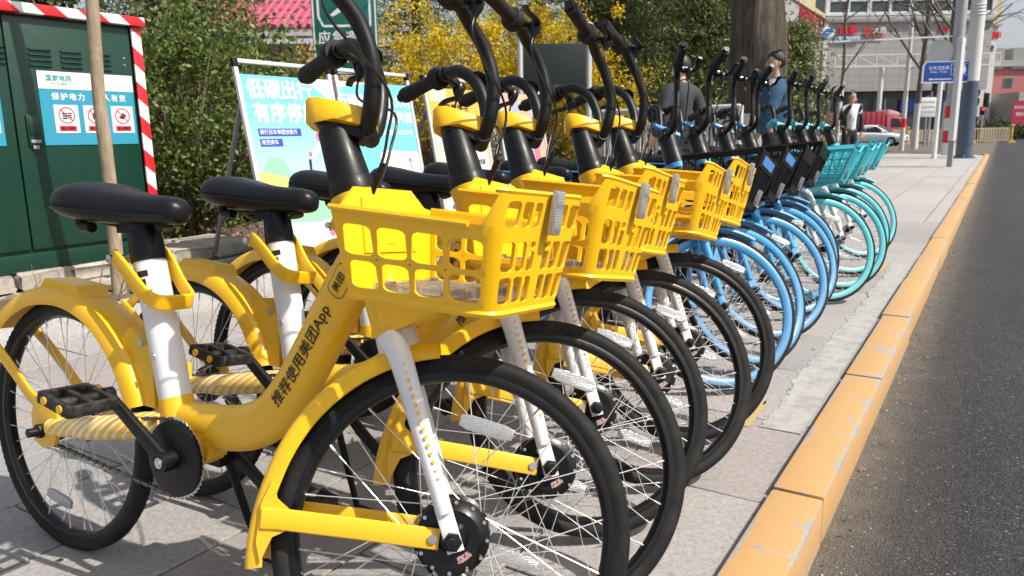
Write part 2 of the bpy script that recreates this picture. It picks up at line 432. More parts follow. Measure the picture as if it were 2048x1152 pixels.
def basket_yellow(root):
    zb, zt = 0.700, 0.838
    # half sizes bottom/top; the box tapers downwards, the rear face is nearly upright
    def ring_pt(s, t_):
        """s runs 0..1 right side rear->front, 1..2 front right->left, 2..3 left side front->rear; plan of a rounded box"""
        tt = t_
        xr = 0.945 - 0.022 * tt; xf = 1.205 + 0.020 * tt + (0.006 * max(0, tt - 1))
        hw = 0.110 + 0.024 * min(tt, 1.0) + 0.002 * max(0, tt - 1)
        rc = 0.027
        ls = xf - rc - xr; arc = PI * rc / 2; fr = 2 * (hw - rc)
        if s < 1: d = s * (ls + arc / 2)
        elif s < 2: d = ls + arc / 2 + (s - 1) * (fr + arc)
        else: d = ls + arc / 2 + fr + arc + (s - 2) * (ls + arc / 2)
        if d <= ls: return Vector((xr + d, -hw, 0)), Vector((0, -1, 0))
        d -= ls
        if d <= arc: a = d / rc; return Vector((xf - rc + rc * math.sin(a), -hw + rc - rc * math.cos(a), 0)), Vector((math.sin(a), -math.cos(a), 0))
        d -= arc
        if d <= fr: return Vector((xf, -hw + rc + d, 0)), Vector((1, 0, 0))
        d -= fr
        if d <= arc: a = d / rc; return Vector((xf - rc + rc * math.cos(a), hw - rc + rc * math.sin(a), 0)), Vector((math.cos(a), math.sin(a), 0))
        d -= arc
        return Vector((xf - rc - d, hw, 0)), Vector((0, 1, 0))
    def fn(s, t_, o_):
        p, nrm = ring_pt(s, t_); dip = 0
        z = zb + (zt - zb) * t_ - 0.018 * (p.x - 0.93) / 0.28 * (0.45 + 0.55 * min(1.0, t_))
        return (p.x + nrm.x * o_, p.y + nrm.y * o_, z)
    g = G()
    tl = [0.0, 0.075, 0.455, 0.865, 1.0]                      # bottom rim, two rows of windows, top rim
    side = [0.03, 0.265, 0.495, 0.73, 0.965]               # four windows on a side
    front = [1.03, 1.20, 1.34, 1.455, 1.545, 1.66, 1.80, 1.97]
    def strip(s0, s1, tt0, tt1, row):
        ms, mt = 0.022, 0.030
        if row in (0, 3) or s1 - s0 < 0.06: cell(g, fn, s0, s1, tt0, tt1, None); return
        cell(g, fn, s0, s1, tt0, tt1, (s0 + (s1 - s0) * 0.13, s1 - (s1 - s0) * 0.13, tt0 + mt, tt1 - mt))
    cuts = [0.0] + side + [1.0] + front + [2.0] + [3 - x for x in side[::-1]] + [3.0]
    for i in range(len(cuts) - 1):
        s0, s1 = cuts[i], cuts[i + 1]
        solid = s0 < 0.03 or s1 > 2.97 or (s0 > 0.96 and s1 < 1.035) or (s0 > 1.965 and s1 < 2.04)
        for r in range(4):
            if solid or r in (0, 3): cell(g, fn, s0, s1, tl[r], tl[r + 1], None)
            else:
                e = 0.115 if s1 - s0 < 0.2 else 0.075
                if s1 - s0 < 0.095:
                    cell(g, fn, s0, s1, tl[r], tl[r + 1], None); continue
                if r == 2 and 1.3 < s0 < 1.6 and s1 - s0 > 0.1:               # split windows either side of the middle of the front
                    tm = tl[2] + (tl[3] - tl[2]) * 0.68
                    cell(g, fn, s0, s1, tl[2], tm, (s0 + 0.015, s1 - 0.015, tl[2] + 0.03, tm - 0.02))
                    cell(g, fn, s0, s1, tm, tl[3], (s0 + 0.015, s1 - 0.015, tm + 0.015, tl[3] - 0.03)); continue
                cell(g, fn, s0, s1, tl[r], tl[r + 1], (s0 + (s1 - s0) * e, s1 - (s1 - s0) * e, tl[r] + 0.035, tl[r + 1] - 0.035))
    # the raised front with its own row of windows
    tf = [1.0, 1.29, 1.37]
    fcut = [1.0] + front[:4] + front[4:] + [2.0]
    for i in range(len(fcut) - 1):
        s0, s1 = fcut[i], fcut[i + 1]; w_ = s1 - s0
        mid = 1.3 < (s0 + s1) / 2 < 1.7
        top = 1.29
        cell(g, fn, s0, s1, 1.0, top, None if w_ < 0.095 else (s0 + 0.018, s1 - 0.018, 1.0, top - 0.02))
        cell(g, fn, s0, s1, top, tf[2], None)
    for sA, sB in ((0.93, 1.0), (2.0, 2.07)):               # shoulders that climb to the raised front
        for k in range(12):
            u0, u1 = sA + (sB - sA) * k / 12, sA + (sB - sA) * (k + 1) / 12
            rise = lambda s_: 0.37 * (max(0, min(1, ((s_ - 0.93) / 0.065 if s_ < 1.5 else (2.07 - s_) / 0.065)))) ** 1.2
            th = 0.0055; P = [fn(u, 1.0, o_) for o_ in (th / 2, -th / 2) for u in (u0, u1)] + [fn(u, 1.0 + rise(u), o_) for o_ in (th / 2, -th / 2) for u in (u0, u1)]
            g.add(P, [(0, 1, 5, 4), (2, 3, 7, 6), (4, 5, 7, 6)])
    # top and bottom edge beads
    path = [fn(3 * i / 90, 1.0, 0.004) for i in range(91)]
    path = [p for p, s_ in zip(path, [3 * i / 90 for i in range(91)]) if s_ < 0.9 or s_ > 2.1]
    for seg in (path[:len(path) // 2], path[len(path) // 2:]): g.tube(seg, 0.0052, 6)
    g.tube([fn(0.97 + 1.06 * i / 40, 1.37, 0.0) for i in range(41)], 0.0045, 6)
    g.tube([fn(3 * i / 90, 0.0, 0.0) for i in range(91)], 0.0065, 6)
    # rear panel with its tapered top, cut-outs and stiffening ribs
    yb, yt = 0.104, 0.130
    rx = lambda z: 0.945 - 0.022 * (z - zb) / (zt - zb)
    pts = [(-yb, zb), (yb, zb), (yt, zt), (yt - 0.02, zt + 0.004), (yt - 0.055, 0.872), (-yt + 0.055, 0.872), (-yt + 0.02, zt + 0.004), (-yt, zt)]
    g.prism(pts, (0.936, 0, 0), (-0.0001, 1, 0), (-0.16, 0, 1), 0.005) if False else None
    n = len(pts); P = [(rx(z) + o_, y, z) for o_ in (0.003, -0.003) for y, z in pts]
    g.add(P, [tuple(range(n)), tuple(range(n, 2 * n))[::-1]] + [(i, (i + 1) % n, n + (i + 1) % n, n + i) for i in range(n)])
    g.add([(rx(z) + o_, y, z) for o_ in (0.003, 0.006) for y, z in ((-0.07, 0.765), (0.07, 0.765), (0.066, 0.855), (-0.066, 0.855))], [(4, 5, 6, 7), (0, 1, 5, 4), (1, 2, 6, 5), (2, 3, 7, 6), (3, 0, 4, 7)])
    # floor frame
    for x in (0.955, 1.185): g.box((x, 0, zb - 0.012 * (x > 1)), (0.02, 0.19, 0.005))
    for y in (-0.088, 0.088): g.box((1.07, y, zb - 0.004), (0.23, 0.02, 0.0048))
    b = g.obj('basket', M['yplast'], root, ang=48)
    # clear ribbed tray in the bottom
    t_ = G(); t_.box((1.07, 0, zb + 0.008), (0.235, 0.18, 0.003))
    for k in range(5): t_.box((0.975 + 0.042 * k, 0, zb + 0.014), (0.002, 0.165, 0.010))
    for k in range(5): t_.box((1.06, -0.07 + 0.035 * k, zb + 0.0138), (0.2, 0.002, 0.009))
    for k in range(4): t_.beam((0.965, -0.07 + 0.035 * k, zb + 0.0137), (1.15, -0.035 + 0.035 * k, zb + 0.0137), 0.002, 0.008)
    t_.obj('basket_tray', M['clear'], b)
    for x, y in ((0.985, -0.06), (0.985, 0.06), (1.14, -0.06), (1.14, 0.06)): s_ = G(); s_.cyl((x, y, zb + 0.006), (x, y, zb + 0.022), 0.009, n=10); s_.obj('tray_bolt', M['steel'], b)
    r = G(); r.prism(rrect(0.026, 0.068, 0.006, 3), (1.246, 0.006, 0.842), (0, 1, 0), (0.10, 0, 1), 0.010)
    r.obj('reflector', M['reflector'], b, bevel=0.0015)
    # bracket below
    k_ = G(); k_.prism([(0.925, 0.615), (0.985, 0.640), (1.09, 0.690), (1.17, 0.698), (0.93, 0.698)], (0, 0, 0), (1, 0, 0), (0, 0, 1), 0.07)
    k_.obj('basket_bracket', M['yplast'], root, bevel=0.006)
    return b

def basket_bars(root, mat, label_mat, front_rise, zt=0.862, label=True, deep=0.16):
    """basket of moulded bars with a frame round every face"""
    zb = zt - deep; g = G()
    xr0, xr1, xf0, xf1 = 0.955, 0.925, 1.150, 1.215; hb, ht = 0.095, 0.135
    def P(u, v_, t_):  # u -1..1 across, v 0..1 rear->front, t 0..1 up
        x0 = xr0 + (xr1 - xr0) * t_; x1 = xf0 + (xf1 - xf0) * t_
        return Vector((x0 + (x1 - x0) * v_, u * (hb + (ht - hb) * t_), zb + (zt + front_rise * v_ ** 3 - zb) * t_))
    R_b = 0.0042
    def line(*a, r=R_b, n=6): g.tube([P(*q) for q in a], r, n)
    for t_ in (0, 1): line((-1, 0, t_), (-1, 1, t_), (1, 1, t_), (1, 0, t_), (-1, 0, t_), r=0.007 if t_ else 0.006)
    for t_ in (0.33, 0.66): line((-1, 0, t_), (-1, 1, t_), (1, 1, t_), (1, 0, t_))
    for k in range(7):
        u = -1 + 2 * k / 6; line((u, 1, 0), (u, 1, 1), r=0.0045 if 0 < k < 6 else 0.008)
        line((u, 0, 0), (u, 0, 1)); line((u, 0, 0), (u, 1, 0), r=0.003)
    for k in range(1, 6):
        for s_ in (-1, 1): line((s_, k / 6, 0), (s_, k / 6, 1))
    for k in range(5): line((-1, (k + .5) / 5, 0), (1, (k + .5) / 5, 0), r=0.003)
    # solid lower belt and wide front frame
    def quad(a, b, c, d, off=0.004):
        A, B, C, D = (P(*q) for q in (a, b, c, d)); nn = (B - A).cross(D - A).normalized() * off
        g.add([A - nn, B - nn, C - nn, D - nn, A + nn, B + nn, C + nn, D + nn], [(0, 1, 2, 3), (7, 6, 5, 4), (0, 4, 5, 1), (1, 5, 6, 2), (2, 6, 7, 3), (3, 7, 4, 0)])
    for s_ in (-1, 1):
        quad((s_, 0, 0), (s_, 1, 0), (s_, 1, 0.10), (s_, 0, 0.10)); quad((s_, 0, 0.90), (s_, 1, 0.90), (s_, 1, 1), (s_, 0, 1))
        if label: quad((s_, 1, 0), (s_ * 0.86, 1, 0), (s_ * 0.86, 1, 1), (s_, 1, 1), 0.006)
        else: line((s_, 1, 0.95), (s_ * 0.92, 1, 1.28), (s_ * 0.6, 1, 1.02), r=0.006)
    quad((-1, 1, 0), (1, 1, 0), (1, 1, 0.12), (-1, 1, 0.12))
    if label: quad((-1, 0, 0), (1, 0, 0), (1, 0, 0.9), (-1, 0, 0.9), 0.003); quad((-0.86, 1, 0.72), (0.86, 1, 0.72), (0.86, 1, 1), (-0.86, 1, 1), 0.005)
    b = g.obj('basket', mat, root, ang=45)
    if label:
        A, B, C, D = (P(*q) for q in ((-0.62, 1, 0.77), (0.62, 1, 0.77), (0.62, 1, 0.93), (-0.62, 1, 0.93))); nn = Vector((0.008, 0, 0))
        p = G(); p.add([A, B, C, D, A + nn, B + nn, C + nn, D + nn], [(0, 1, 2, 3), (7, 6, 5, 4), (0, 4, 5, 1), (1, 5, 6, 2), (2, 6, 7, 3), (3, 7, 4, 0)])
        p.obj('basket_plate', label_mat, b)
    r = G(); r.prism(rrect(0.03, 0.06, 0.005, 2), P(0.45 if label else -0.1, 1, 0.22) + Vector((0.011, 0, 0)), (0, 1, 0), (0.3, 0, 1), 0.012); r.obj('reflector', M['reflector'], b)
    k_ = G(); k_.prism([(0.925, 0.63), (0.985, 0.64), (1.13, zb - 0.012), (1.13, zb - 0.004), (0.93, zb - 0.004)], (0, 0, 0), (1, 0, 0), (0, 0, 1), 0.06)
    k_.obj('basket_bracket', mat, root, bevel=0.005)
    return b

def saddle(root, trim):
    secs = [(0.082, 0.066, 0.826, 0.024), (0.094, 0.094, 0.828, 0.034), (0.126, 0.106, 0.829, 0.040), (0.170, 0.100, 0.827, 0.041), (0.222, 0.076, 0.824, 0.040), (0.275, 0.053, 0.822, 0.037), (0.325, 0.042, 0.821, 0.034), (0.368, 0.036, 0.821, 0.031), (0.392, 0.026, 0.819, 0.024), (0.402, 0.010, 0.817, 0.012)]
    g = G(); n = 20; vs = []
    ss = spline([(a, b, c) for a, b, c, d in secs], 3); hh = spline([(a, d, 0) for a, b, c, d in secs], 3)
    for p, h in zip(ss, hh):
        for j in range(n):
            a = 2 * PI * j / n; ca, sa = math.cos(a), math.sin(a)
            y = math.copysign(abs(ca) ** 0.75, ca) * p.y; z = math.copysign(abs(sa) ** 0.8, sa) * h.y * (1.0 if sa > 0 else 0.95)
            dip = -0.003 * math.exp(-((p.x - 0.27) / 0.09) ** 2) * max(0, sa)
            vs.append((p.x, y, p.z - 0.006 + z * (1 if sa > 0 else 1) + dip + 0.008 * math.exp(-((p.x - 0.12) / 0.06) ** 2) * max(0, sa)))
    k = len(ss)
    g.add(vs, [(i * n + j, i * n + (j + 1) % n, (i + 1) * n + (j + 1) % n, (i + 1) * n + j) for i in range(k - 1) for j in range(n)] + [tuple(range(n))[::-1], tuple((k - 1) * n + j for j in range(n))])
    s = g.obj('saddle', M['saddle'], root, ang=70)
    b = G(); b.prism([(0.10, 0.790), (0.37, 0.795), (0.36, 0.806), (0.10, 0.806)], (0, 0, 0), (1, 0, 0), (0, 0, 1), 0.05)
    for y in (-0.022, 0.022): b.tube(spline([(0.12, y, 0.80), (0.16, y * 0.9, 0.782), (0.27, y * 0.9, 0.780), (0.345, y * 0.7, 0.797)], 4), 0.0042, 6)
    for y in (-0.045, 0.045): b.tube(spline([(0.125, y, 0.805), (0.128, y, 0.775), (0.165, y, 0.772)], 4), 0.012, 8)
    b.cyl((0.335, 0, 0.800), (0.345, 0, 0.775), 0.022, 0.018, 12)
    b.box((0.245, 0, 0.776), (0.05, 0.052, 0.026))
    b.obj('saddle_base', M['black'], s, bevel=0.002)
    if not trim:                                                    # welted seam round the lower edge
        t_ = G(); t_.tube([(p.x, -p.y * 1.0, p.z - 0.016) for p in ss[2:-4]], 0.0018, 5); t_.tube([(p.x, p.y * 1.0, p.z - 0.016) for p in ss[2:-4]], 0.0018, 5); t_.obj('saddle_seam', M['black'], s)
    if trim:
        t_ = G(); t_.tube([(p.x, -p.y * 0.985, p.z - 0.026) for p in ss[2:-4]], 0.0035, 6); t_.tube([(p.x, p.y * 0.985, p.z - 0.026) for p in ss[2:-4]], 0.0035, 6)
        t_.obj('saddle_trim', trim, s)
    return s

DT = spline([(0.908, 0, 0.800), (0.858, 0, 0.722), (0.808, 0, 0.638), (0.762, 0, 0.560), (0.716, 0, 0.490), (0.658, 0, 0.428), (0.590, 0, 0.396), (0.515, 0, 0.383), (0.440, 0, 0.377), (0.350, 0, 0.374)], 6)
DT_A, DT_B = 0.047, 0.030                                            # half depth, half thickness of the big tube

def on_tube(s, t_, path=DT, a=DT_A, b=DT_B, lift=0.0012):
    """point on the right-hand flank of the big tube: s metres along from its lower end, t across"""
    P = path[::-1]; d = 0
    for i in range(len(P) - 1):
        L = (P[i + 1] - P[i]).length
        if d + L >= s or i == len(P) - 2:
            k = (s - d) / L; p = P[i].lerp(P[i + 1], k); tn = (P[i + 1] - P[i]).normalized(); break
        d += L
    nr = Vector((-tn.z, 0, tn.x)); q = max(0.0, 1 - (t_ / a) ** 2)
    return p + nr * t_ + Vector((0, -(b * math.sqrt(q) + lift), 0))

def wrap_text(body, size, s0, mat, parent, bold=0.0, spacing=1.0):
    me = text_mesh(body, size, bold, 'LEFT', 0, 2, spacing); me.materials.clear(); me.materials.append(mat)
    for v_ in me.vertices:
        v_.co = on_tube(s0 + v_.co.x, v_.co.y)
    return link('lettering', me, parent, kind='stuff')

def handle_points(style):
    if style == 'y':
        return [(0.866, -0.022, 0.972), (0.872, -0.046, 1.005), (0.868, -0.062, 1.075), (0.838, -0.076, 1.142), (0.797, -0.105, 1.178), (0.768, -0.150, 1.189)], (0.660, -0.302, 1.176)
    return [(0.800, -0.020, 0.968), (0.805, -0.070, 0.975), (0.806, -0.098, 1.010), (0.800, -0.106, 1.075), (0.790, -0.112, 1.140), (0.780, -0.130, 1.172), (0.768, -0.160, 1.182)], (0.744, -0.305, 1.192)

def make_bike(style, label, group, single):
    """style 'y' yellow, 'b' blue, 't' teal"""
    st = dict(y=dict(frame=M['yellow'], rim=M['blackgloss'], fork=M['white'], cap=M['yellow']),
              b=dict(frame=M['blue'], rim=M['blue'], fork=M['blue'], cap=M['blue']),
              t=dict(frame=M['teal'], rim=M['teal'], fork=M['white'], cap=M['teal']))[style]
    root = thing('shared_bicycle', label, 'bicycle', group=group)
    r = RW if style == 'y' else 0.305
    # ---- frame
    g = G(); prof = [(math.cos(2 * PI * j / 20), math.sin(2 * PI * j / 20)) for j in range(20)]
    n = len(DT)
    g.sweep(DT, prof, up=(0, 1, 0) if False else (0, 0, 1), scales=[(DT_B * (0.9 if i < 3 else 1), DT_A * (0.82 + 0.18 * min(1, i / 8)) * (1 if i < n - 10 else 0.97)) for i in range(n)])
    g.cyl(S_PT + S_AX * -0.004, S_PT + S_AX * 0.135, 0.037, 0.034, 20); g.cyl(S_PT + S_AX * 0.130, S_PT + S_AX * 0.235, 0.036, 0.043, 20)
    g.cyl((0.445, -0.048, 0.318), (0.445, 0.048, 0.318), 0.030, n=18)
    g.prism([(0.405, 0.385), (0.52, 0.375), (0.505, 0.318), (0.44, 0.288), (0.39, 0.318)], (0, 0, 0), (1, 0, 0), (0, 0, 1), 0.05)
    g.prism([(0.335, 0.365), (0.46, 0.37), (0.405, 0.47), (0.35, 0.46)], (0, 0, 0), (1, 0, 0), (0, 0, 1), 0.045) if style != 'y' else g.cyl((0.392, 0, 0.372), (0.377, 0, 0.425), 0.040, 0.0345, 18)
    fr = g.obj('frame', st['frame'], root, ang=45)
    if style == 'y':
        wrap_text('推荐使用美团App', 0.0305, 0.372, M['ink'], fr, 0.012)
        wrap_text('美团', 0.0185, 0.638, M['ink'], fr, 0.014)
        lg = G(); pts = rrect(0.060, 0.040, 0.011, 4); m = len(pts)
        P = [on_tube(0.660 + a * k, b * k) for k in (1.0, 0.955) for a, b in pts]
        lg.add(P, [(i, (i + 1) % m, m + (i + 1) % m, m + i) for i in range(m)]); lg.obj('logo_outline', M['ink'], fr)
    if style == 'y':
        cv = G(); cv.tube(spline([on_tube(0.735, 0.018, lift=0.0), on_tube(0.775, 0.020, lift=0.004), on_tube(0.83, 0.026, lift=0.006), on_tube(0.88, 0.034, lift=0.01)], 4), 0.005, 8); cv.obj('cable_entry', M['black'], fr)
    # ---- stays and dropouts
    for s_ in (-1, 1):
        c = G(); c.tube(spline([(0.375, s_ * 0.022, 0.372), (0.27, s_ * 0.046, 0.352), (0.15, s_ * 0.055, 0.330), (0.03, s_ * 0.058, 0.312)], 5), [0.028] * 6 + [0.0265] * 5 + [0.022] * 5 if style == 'y' else 0.015, 14)
        c.obj('chain_stay', M['striped'] if style == 'y' else st['frame'], root)
        d = G(); d.prism([(-0.038, 0.272), (0.0, 0.258), (0.045, 0.272), (0.062, 0.320), (0.052, 0.372), (0.010, 0.388), (-0.028, 0.378), (-0.046, 0.330)], (0, s_ * 0.060, 0), (1, 0, 0), (0, 0, 1), 0.012)
        d.obj('dropout', st['frame'], root, bevel=0.004)
        b = G(); b.cyl((0, s_ * 0.055, r), (0, s_ * 0.098, r), 0.0105, n=12); b.cyl((0, s_ * 0.067, r), (0, s_ * 0.078, r), 0.017, n=6)
        b.obj('axle_nut', M['black'], root, bevel=0.001)
    # ---- seat tube, post, clamp
    a = Vector((0.377, 0, 0.425)); b = Vector((0.291, 0, 0.715)); ax = (b - a).normalized()
    g = G(); g.cyl(a, b, 0.0335, n=24); sm = M['white'] if style != 'b' else M['blue']
    tb = g.obj('seat_tube', sm, root)
    if style == 'y':
        q = G(); q.cyl((0.352, -0.0330, 0.513), (0.352, -0.038, 0.513), 0.0065, n=12); q.obj('bolt', M['steel'], tb)
        # white notice sticker with a small black pictogram wrapped on the tube
        for nm, z0, z1, w0, mt, lift in (('sticker', 0.205, 0.285, 0.62, M['paper'], 0.0006), ('pictogram', 0.258, 0.271, 0.34, M['ink'], 0.0010), ('pictogram', 0.238, 0.253, 0.13, M['ink'], 0.0010), ('pictogram', 0.226, 0.2285, 0.42, M['ink'], 0.0010), ('pictogram', 0.218, 0.2200, 0.42, M['ink'], 0.0010)):
            k = G(); e, u = basis(ax); m = 8; vs = []
            for z in (z0, z1):
                for i in range(m + 1):
                    th = -PI / 2 + 0.38 + w0 * (2 * i / m - 1)
                    vs.append(a + ax * z + Vector((math.cos(th) * ax.z, math.sin(th), -math.cos(th) * ax.x)) * (0.0335 + lift))
            k.add(vs, [(i, i + 1, m + 2 + i, m + 1 + i) for i in range(m)]); k.obj(nm, mt, tb)
    g = G(); g.cyl(b - ax * 0.01, b + ax * 0.055, 0.0365, 0.034, 20); g.cyl(b + ax * 0.05, b + ax * 0.095, 0.029, 0.027, 18); g.cyl(b + ax * 0.09, Vector((0.258, 0, 0.79)), 0.0265, 0.024, 16)
    g.obj('seat_post', M['black'], root, bevel=0.0015)
    if style == 'y':
        loop = spline([(0.205, -0.018, 0.706), (0.235, -0.040, 0.712), (0.275, -0.045, 0.690), (0.335, -0.045, 0.645), (0.372, -0.042, 0.630), (0.384, -0.020, 0.627), (0.384, 0.020, 0.627), (0.372, 0.042, 0.630), (0.335, 0.045, 0.660), (0.290, 0.045, 0.712), (0.255, 0.040, 0.728), (0.225, 0.018, 0.715)], 5)
        g = G(); g.sweep(loop, rrect(0.009, 0.033, 0.004, 3), up=(0.25, 0, 1))
        lv = g.obj('seat_clamp', M['yplast'], root, ang=50)
        q = G(); q.cyl((0.205, -0.036, 0.706), (0.205, 0.036, 0.706), 0.0095, n=14); q.obj('clamp_bolt', M['steel'], lv, bevel=0.001)
    saddle(root, None if style == 'y' else (M['blue'] if style == 'b' else M['teal']))
    # ---- rear fender and its stays
    fl = lambda t_: (0.012 * max(0, (t_ - 0.62) / 0.38), 1.0 + 0.12 * max(0, (0.4 - t_)))
    if style == 'y':
        g = fender_strip((0, 0, r), r + 0.030, 18, 144, 0.046, 0.040, 30, fl)
        g.prism([(-0.055, r + 0.325), (0.105, r + 0.305), (0.085, r + 0.338), (-0.035, r + 0.346)], (0, 0, 0), (1, 0, 0), (0, 0, 1), 0.070)
        g.prism([(0.20, 0.50), (0.285, 0.40), (0.345, 0.40), (0.335, 0.52), (0.262, 0.565)], (0, 0, 0), (1, 0, 0), (0, 0, 1), 0.052)
        fd = g.obj('rear_fender', M['yellow'], root, ang=45)
        for s_ in (-1, 1):
            k = G(); pl = spline([(-0.262, 0.500), (-0.205, 0.470), (-0.120, 0.415), (-0.055, 0.370), (0.010, 0.352)], 5)
            plate_path(k, [(p.x, p.y) for p in pl], 0.030, 0.008, s_ * 0.058); k.obj('fender_stay', M['yellow'], root, ang=50)
        q = G(); q.cyl((0.303, -0.026, 0.535), (0.303, -0.031, 0.535), 0.008, n=12); q.obj('bolt', M['steel'], fd)
    else:
        fender_strip((0, 0, r), r + 0.028, 30, 140, 0.034, 0.018, 24).obj('rear_fender', st['frame'], root, ang=45)
        for s_ in (-1, 1):
            k = G(); k.tube([(0.32, s_ * 0.025, 0.60), (0.0, s_ * 0.058, 0.33)], 0.009, 8); k.obj('seat_stay', st['frame'], root)
    # ---- wheels
    h = G(); h.lathe([(0.008, -0.055), (0.02, -0.05), (0.02, -0.034), (0.031, -0.032), (0.031, -0.026), (0.017, -0.02), (0.017, 0.02), (0.031, 0.026), (0.031, 0.032), (0.05, 0.034), (0.05, 0.05), (0.008, 0.055)], (0, 0, r), (0, 1, 0), 24)
    h.lathe([(0.0, -0.052), (0.034, -0.052), (0.034, -0.046), (0.0, -0.046)], (0, 0, r), (0, 1, 0), 22)
    wheel(root, 'rear_wheel', 0, r, st['rim'], h, single, False)
    h = G()
    if style == 'y':
        h.lathe([(0.0, -0.046), (0.020, -0.046), (0.026, -0.036), (0.044, -0.037), (0.053, -0.031), (0.061, -0.029), (0.062, -0.021), (0.057, -0.018), (0.057, 0.018), (0.062, 0.021), (0.061, 0.029), (0.053, 0.031), (0.044, 0.037), (0.026, 0.036), (0.020, 0.046), (0.0, 0.046)], (WB, 0, r), (0, 1, 0), 36)
    else:
        h.lathe([(0.0, -0.046), (0.02, -0.046), (0.031, -0.032), (0.031, -0.026), (0.02, -0.02), (0.02, 0.02), (0.031, 0.026), (0.031, 0.032), (0.02, 0.046), (0.0, 0.046)], (WB, 0, r), (0, 1, 0), 24)
    fw = wheel(root, 'front_wheel', WB, r, st['rim'], h, single, style == 'y')
    if style == 'y':
        for k in range(12):
            an = 2 * PI * k / 12; c = Vector((WB + 0.0565 * math.cos(an), -0.0292, r + 0.0565 * math.sin(an)))
            q = G(); q.cyl(c, c + Vector((0, -0.0045, 0)), 0.0034, n=6)
            if k == 0: mb = q.mesh('hub_bolt', M['steel']); c0 = c
            link('hub_bolt', mb, fw, Matrix.Translation(c - c0))
        for a0, a1, mt, nm in ((-72, -34, M['hublabel'], 'hub_label'), (118, 134, M['hublabel2'], 'hub_label')):
            q = G(); m = 6; vs = []
            for rr in (0.030, 0.041):
                for i in range(m + 1):
                    an = rad(a0 + (a1 - a0) * i / m); vs.append((WB + rr * math.cos(an), -0.0392, r + rr * math.sin(an)))
            q.add(vs, [(i, i + 1, m + 2 + i, m + 1 + i) for i in range(m)]); q.obj(nm, mt, fw)
    # ---- drivetrain
    cc = Vector((0.445, 0, 0.318))
    g = G(); g.lathe([(0.0, -0.060), (0.070, -0.060), (0.078, -0.057), (0.078, -0.053), (0.0, -0.053)], cc, (0, 1, 0), 48)
    ring = g.obj('chain_guard', M['black'], root, ang=40)
    g = G()
    m = 44; vs = []
    for i in range(2 * m):
        an = PI * i / m; rr = 0.085 if i % 2 else 0.0795
        vs += [cc + Vector((rr * math.cos(an), -0.048, rr * math.sin(an))), cc + Vector((rr * math.cos(an), -0.0515, rr * math.sin(an)))]
    g.add(vs, [(2 * i, 2 * ((i + 1) % (2 * m)), 2 * ((i + 1) % (2 * m)) + 1, 2 * i + 1) for i in range(2 * m)] + [tuple(range(0, 4 * m, 2)), tuple(range(1, 4 * m, 2))[::-1]])
    g.obj('chainring', M['steel'], root)
    g = G(); c0 = Vector((0, -0.0495, r))
    for sgn in (-1, 1):
        p0 = c0 + Vector((0, 0, sgn * 0.031)); p1 = cc + Vector((0, -0.0495, sgn * 0.081)); L = (p1 - p0).length; kk = int(L / 0.0127); d = (p1 - p0).normalized(); u = Vector((-d.z, 0, d.x))
        for i in range(kk):
            mid = p0 + d * (0.0127 * (i + 0.5)); wy = 0.0042 if i % 2 else 0.0026
            g.beam(mid - d * 0.0058, mid + d * 0.0058, 2 * wy, 0.0052); g.beam(mid + d * 0.0030, mid + d * 0.0095, 2 * wy, 0.0078) if i % 2 else None
    g.obj('chain', M['chain'], root, merge=False, kind=None) if False else link('chain', g.mesh('chain', M['chain'], merge=False), root, kind='stuff')
    for s_ in (-1, 1):
        tip = Vector((0.296, s_ * 0.098, 0.436)) if s_ < 0 else Vector((0.594, s_ * 0.098, 0.200))
        base = Vector((0.445, s_ * 0.075, 0.318))
        g = G(); mid = base.lerp(tip, 0.5); g.sweep([base, base.lerp(tip, 0.2), mid, tip], rrect(0.016, 0.030, 0.006, 3), up=(0, 1, 0), scales=[(1.1, 1.0), (1, 1.0), (0.9, 0.9), (0.8, 0.85)]) if False else g.sweep([base, base.lerp(tip, 0.2), mid, tip], rrect(0.032, 0.018, 0.007, 3), up=(0, 1, 0), scales=[(1.1, 1.1), (1, 1.0), (0.9, 0.9), (0.8, 0.85)])
        g.cyl(base + Vector((0, -s_ * 0.018, 0)), base + Vector((0, s_ * 0.014, 0)), 0.021, n=18); g.cyl(tip + Vector((0, -s_ * 0.010, 0)), tip + Vector((0, s_ * 0.010, 0)), 0.015, n=14)
        ck = g.obj('crank', M['black'], root, ang=40)
        q = G(); q.cyl(base + Vector((0, s_ * 0.0135, 0)), base + Vector((0, s_ * 0.0165, 0)), 0.011, n=14); q.cyl(base + Vector((0, s_ * 0.0165, 0)), base + Vector((0, s_ * 0.019, 0)), 0.007, n=6); q.obj('crank_bolt', M['steel'], ck)
        # open platform pedal: two side rails, three cross rails, spindle
        pc = tip + Vector((0, s_ * 0.062, 0)); ex = Vector((0.93, 0, -0.16)).normalized(); ez = Vector((-ex.z, 0, ex.x)); ey = Vector((0, 1, 0))
        g = G(); Rm = Matrix((ex, ey, ez)).transposed()
        for yy in (-0.045, 0.0, 0.045): g.box(pc + ey * yy * 1.0, (0.100, 0.0125, 0.024), Rm)
        for xx in (-0.040, 0.040): g.box(pc + ex * xx * 1.18, (0.0125, 0.100, 0.0235), Rm)
        g.cyl(pc - ey * s_ * 0.055, pc + ey * s_ * 0.048, 0.0095, n=12)
        pd = g.obj('pedal', M['pedal'], root, bevel=0.003)
        for xx in (-0.026, 0.026):
            q = G(); o_ = pc + ey * s_ * 0.0515 + ex * xx; q.cyl(o_, o_ + ey * s_ * 0.0025, 0.0085, n=14); q.obj('pedal_reflector', M['amber'], pd)
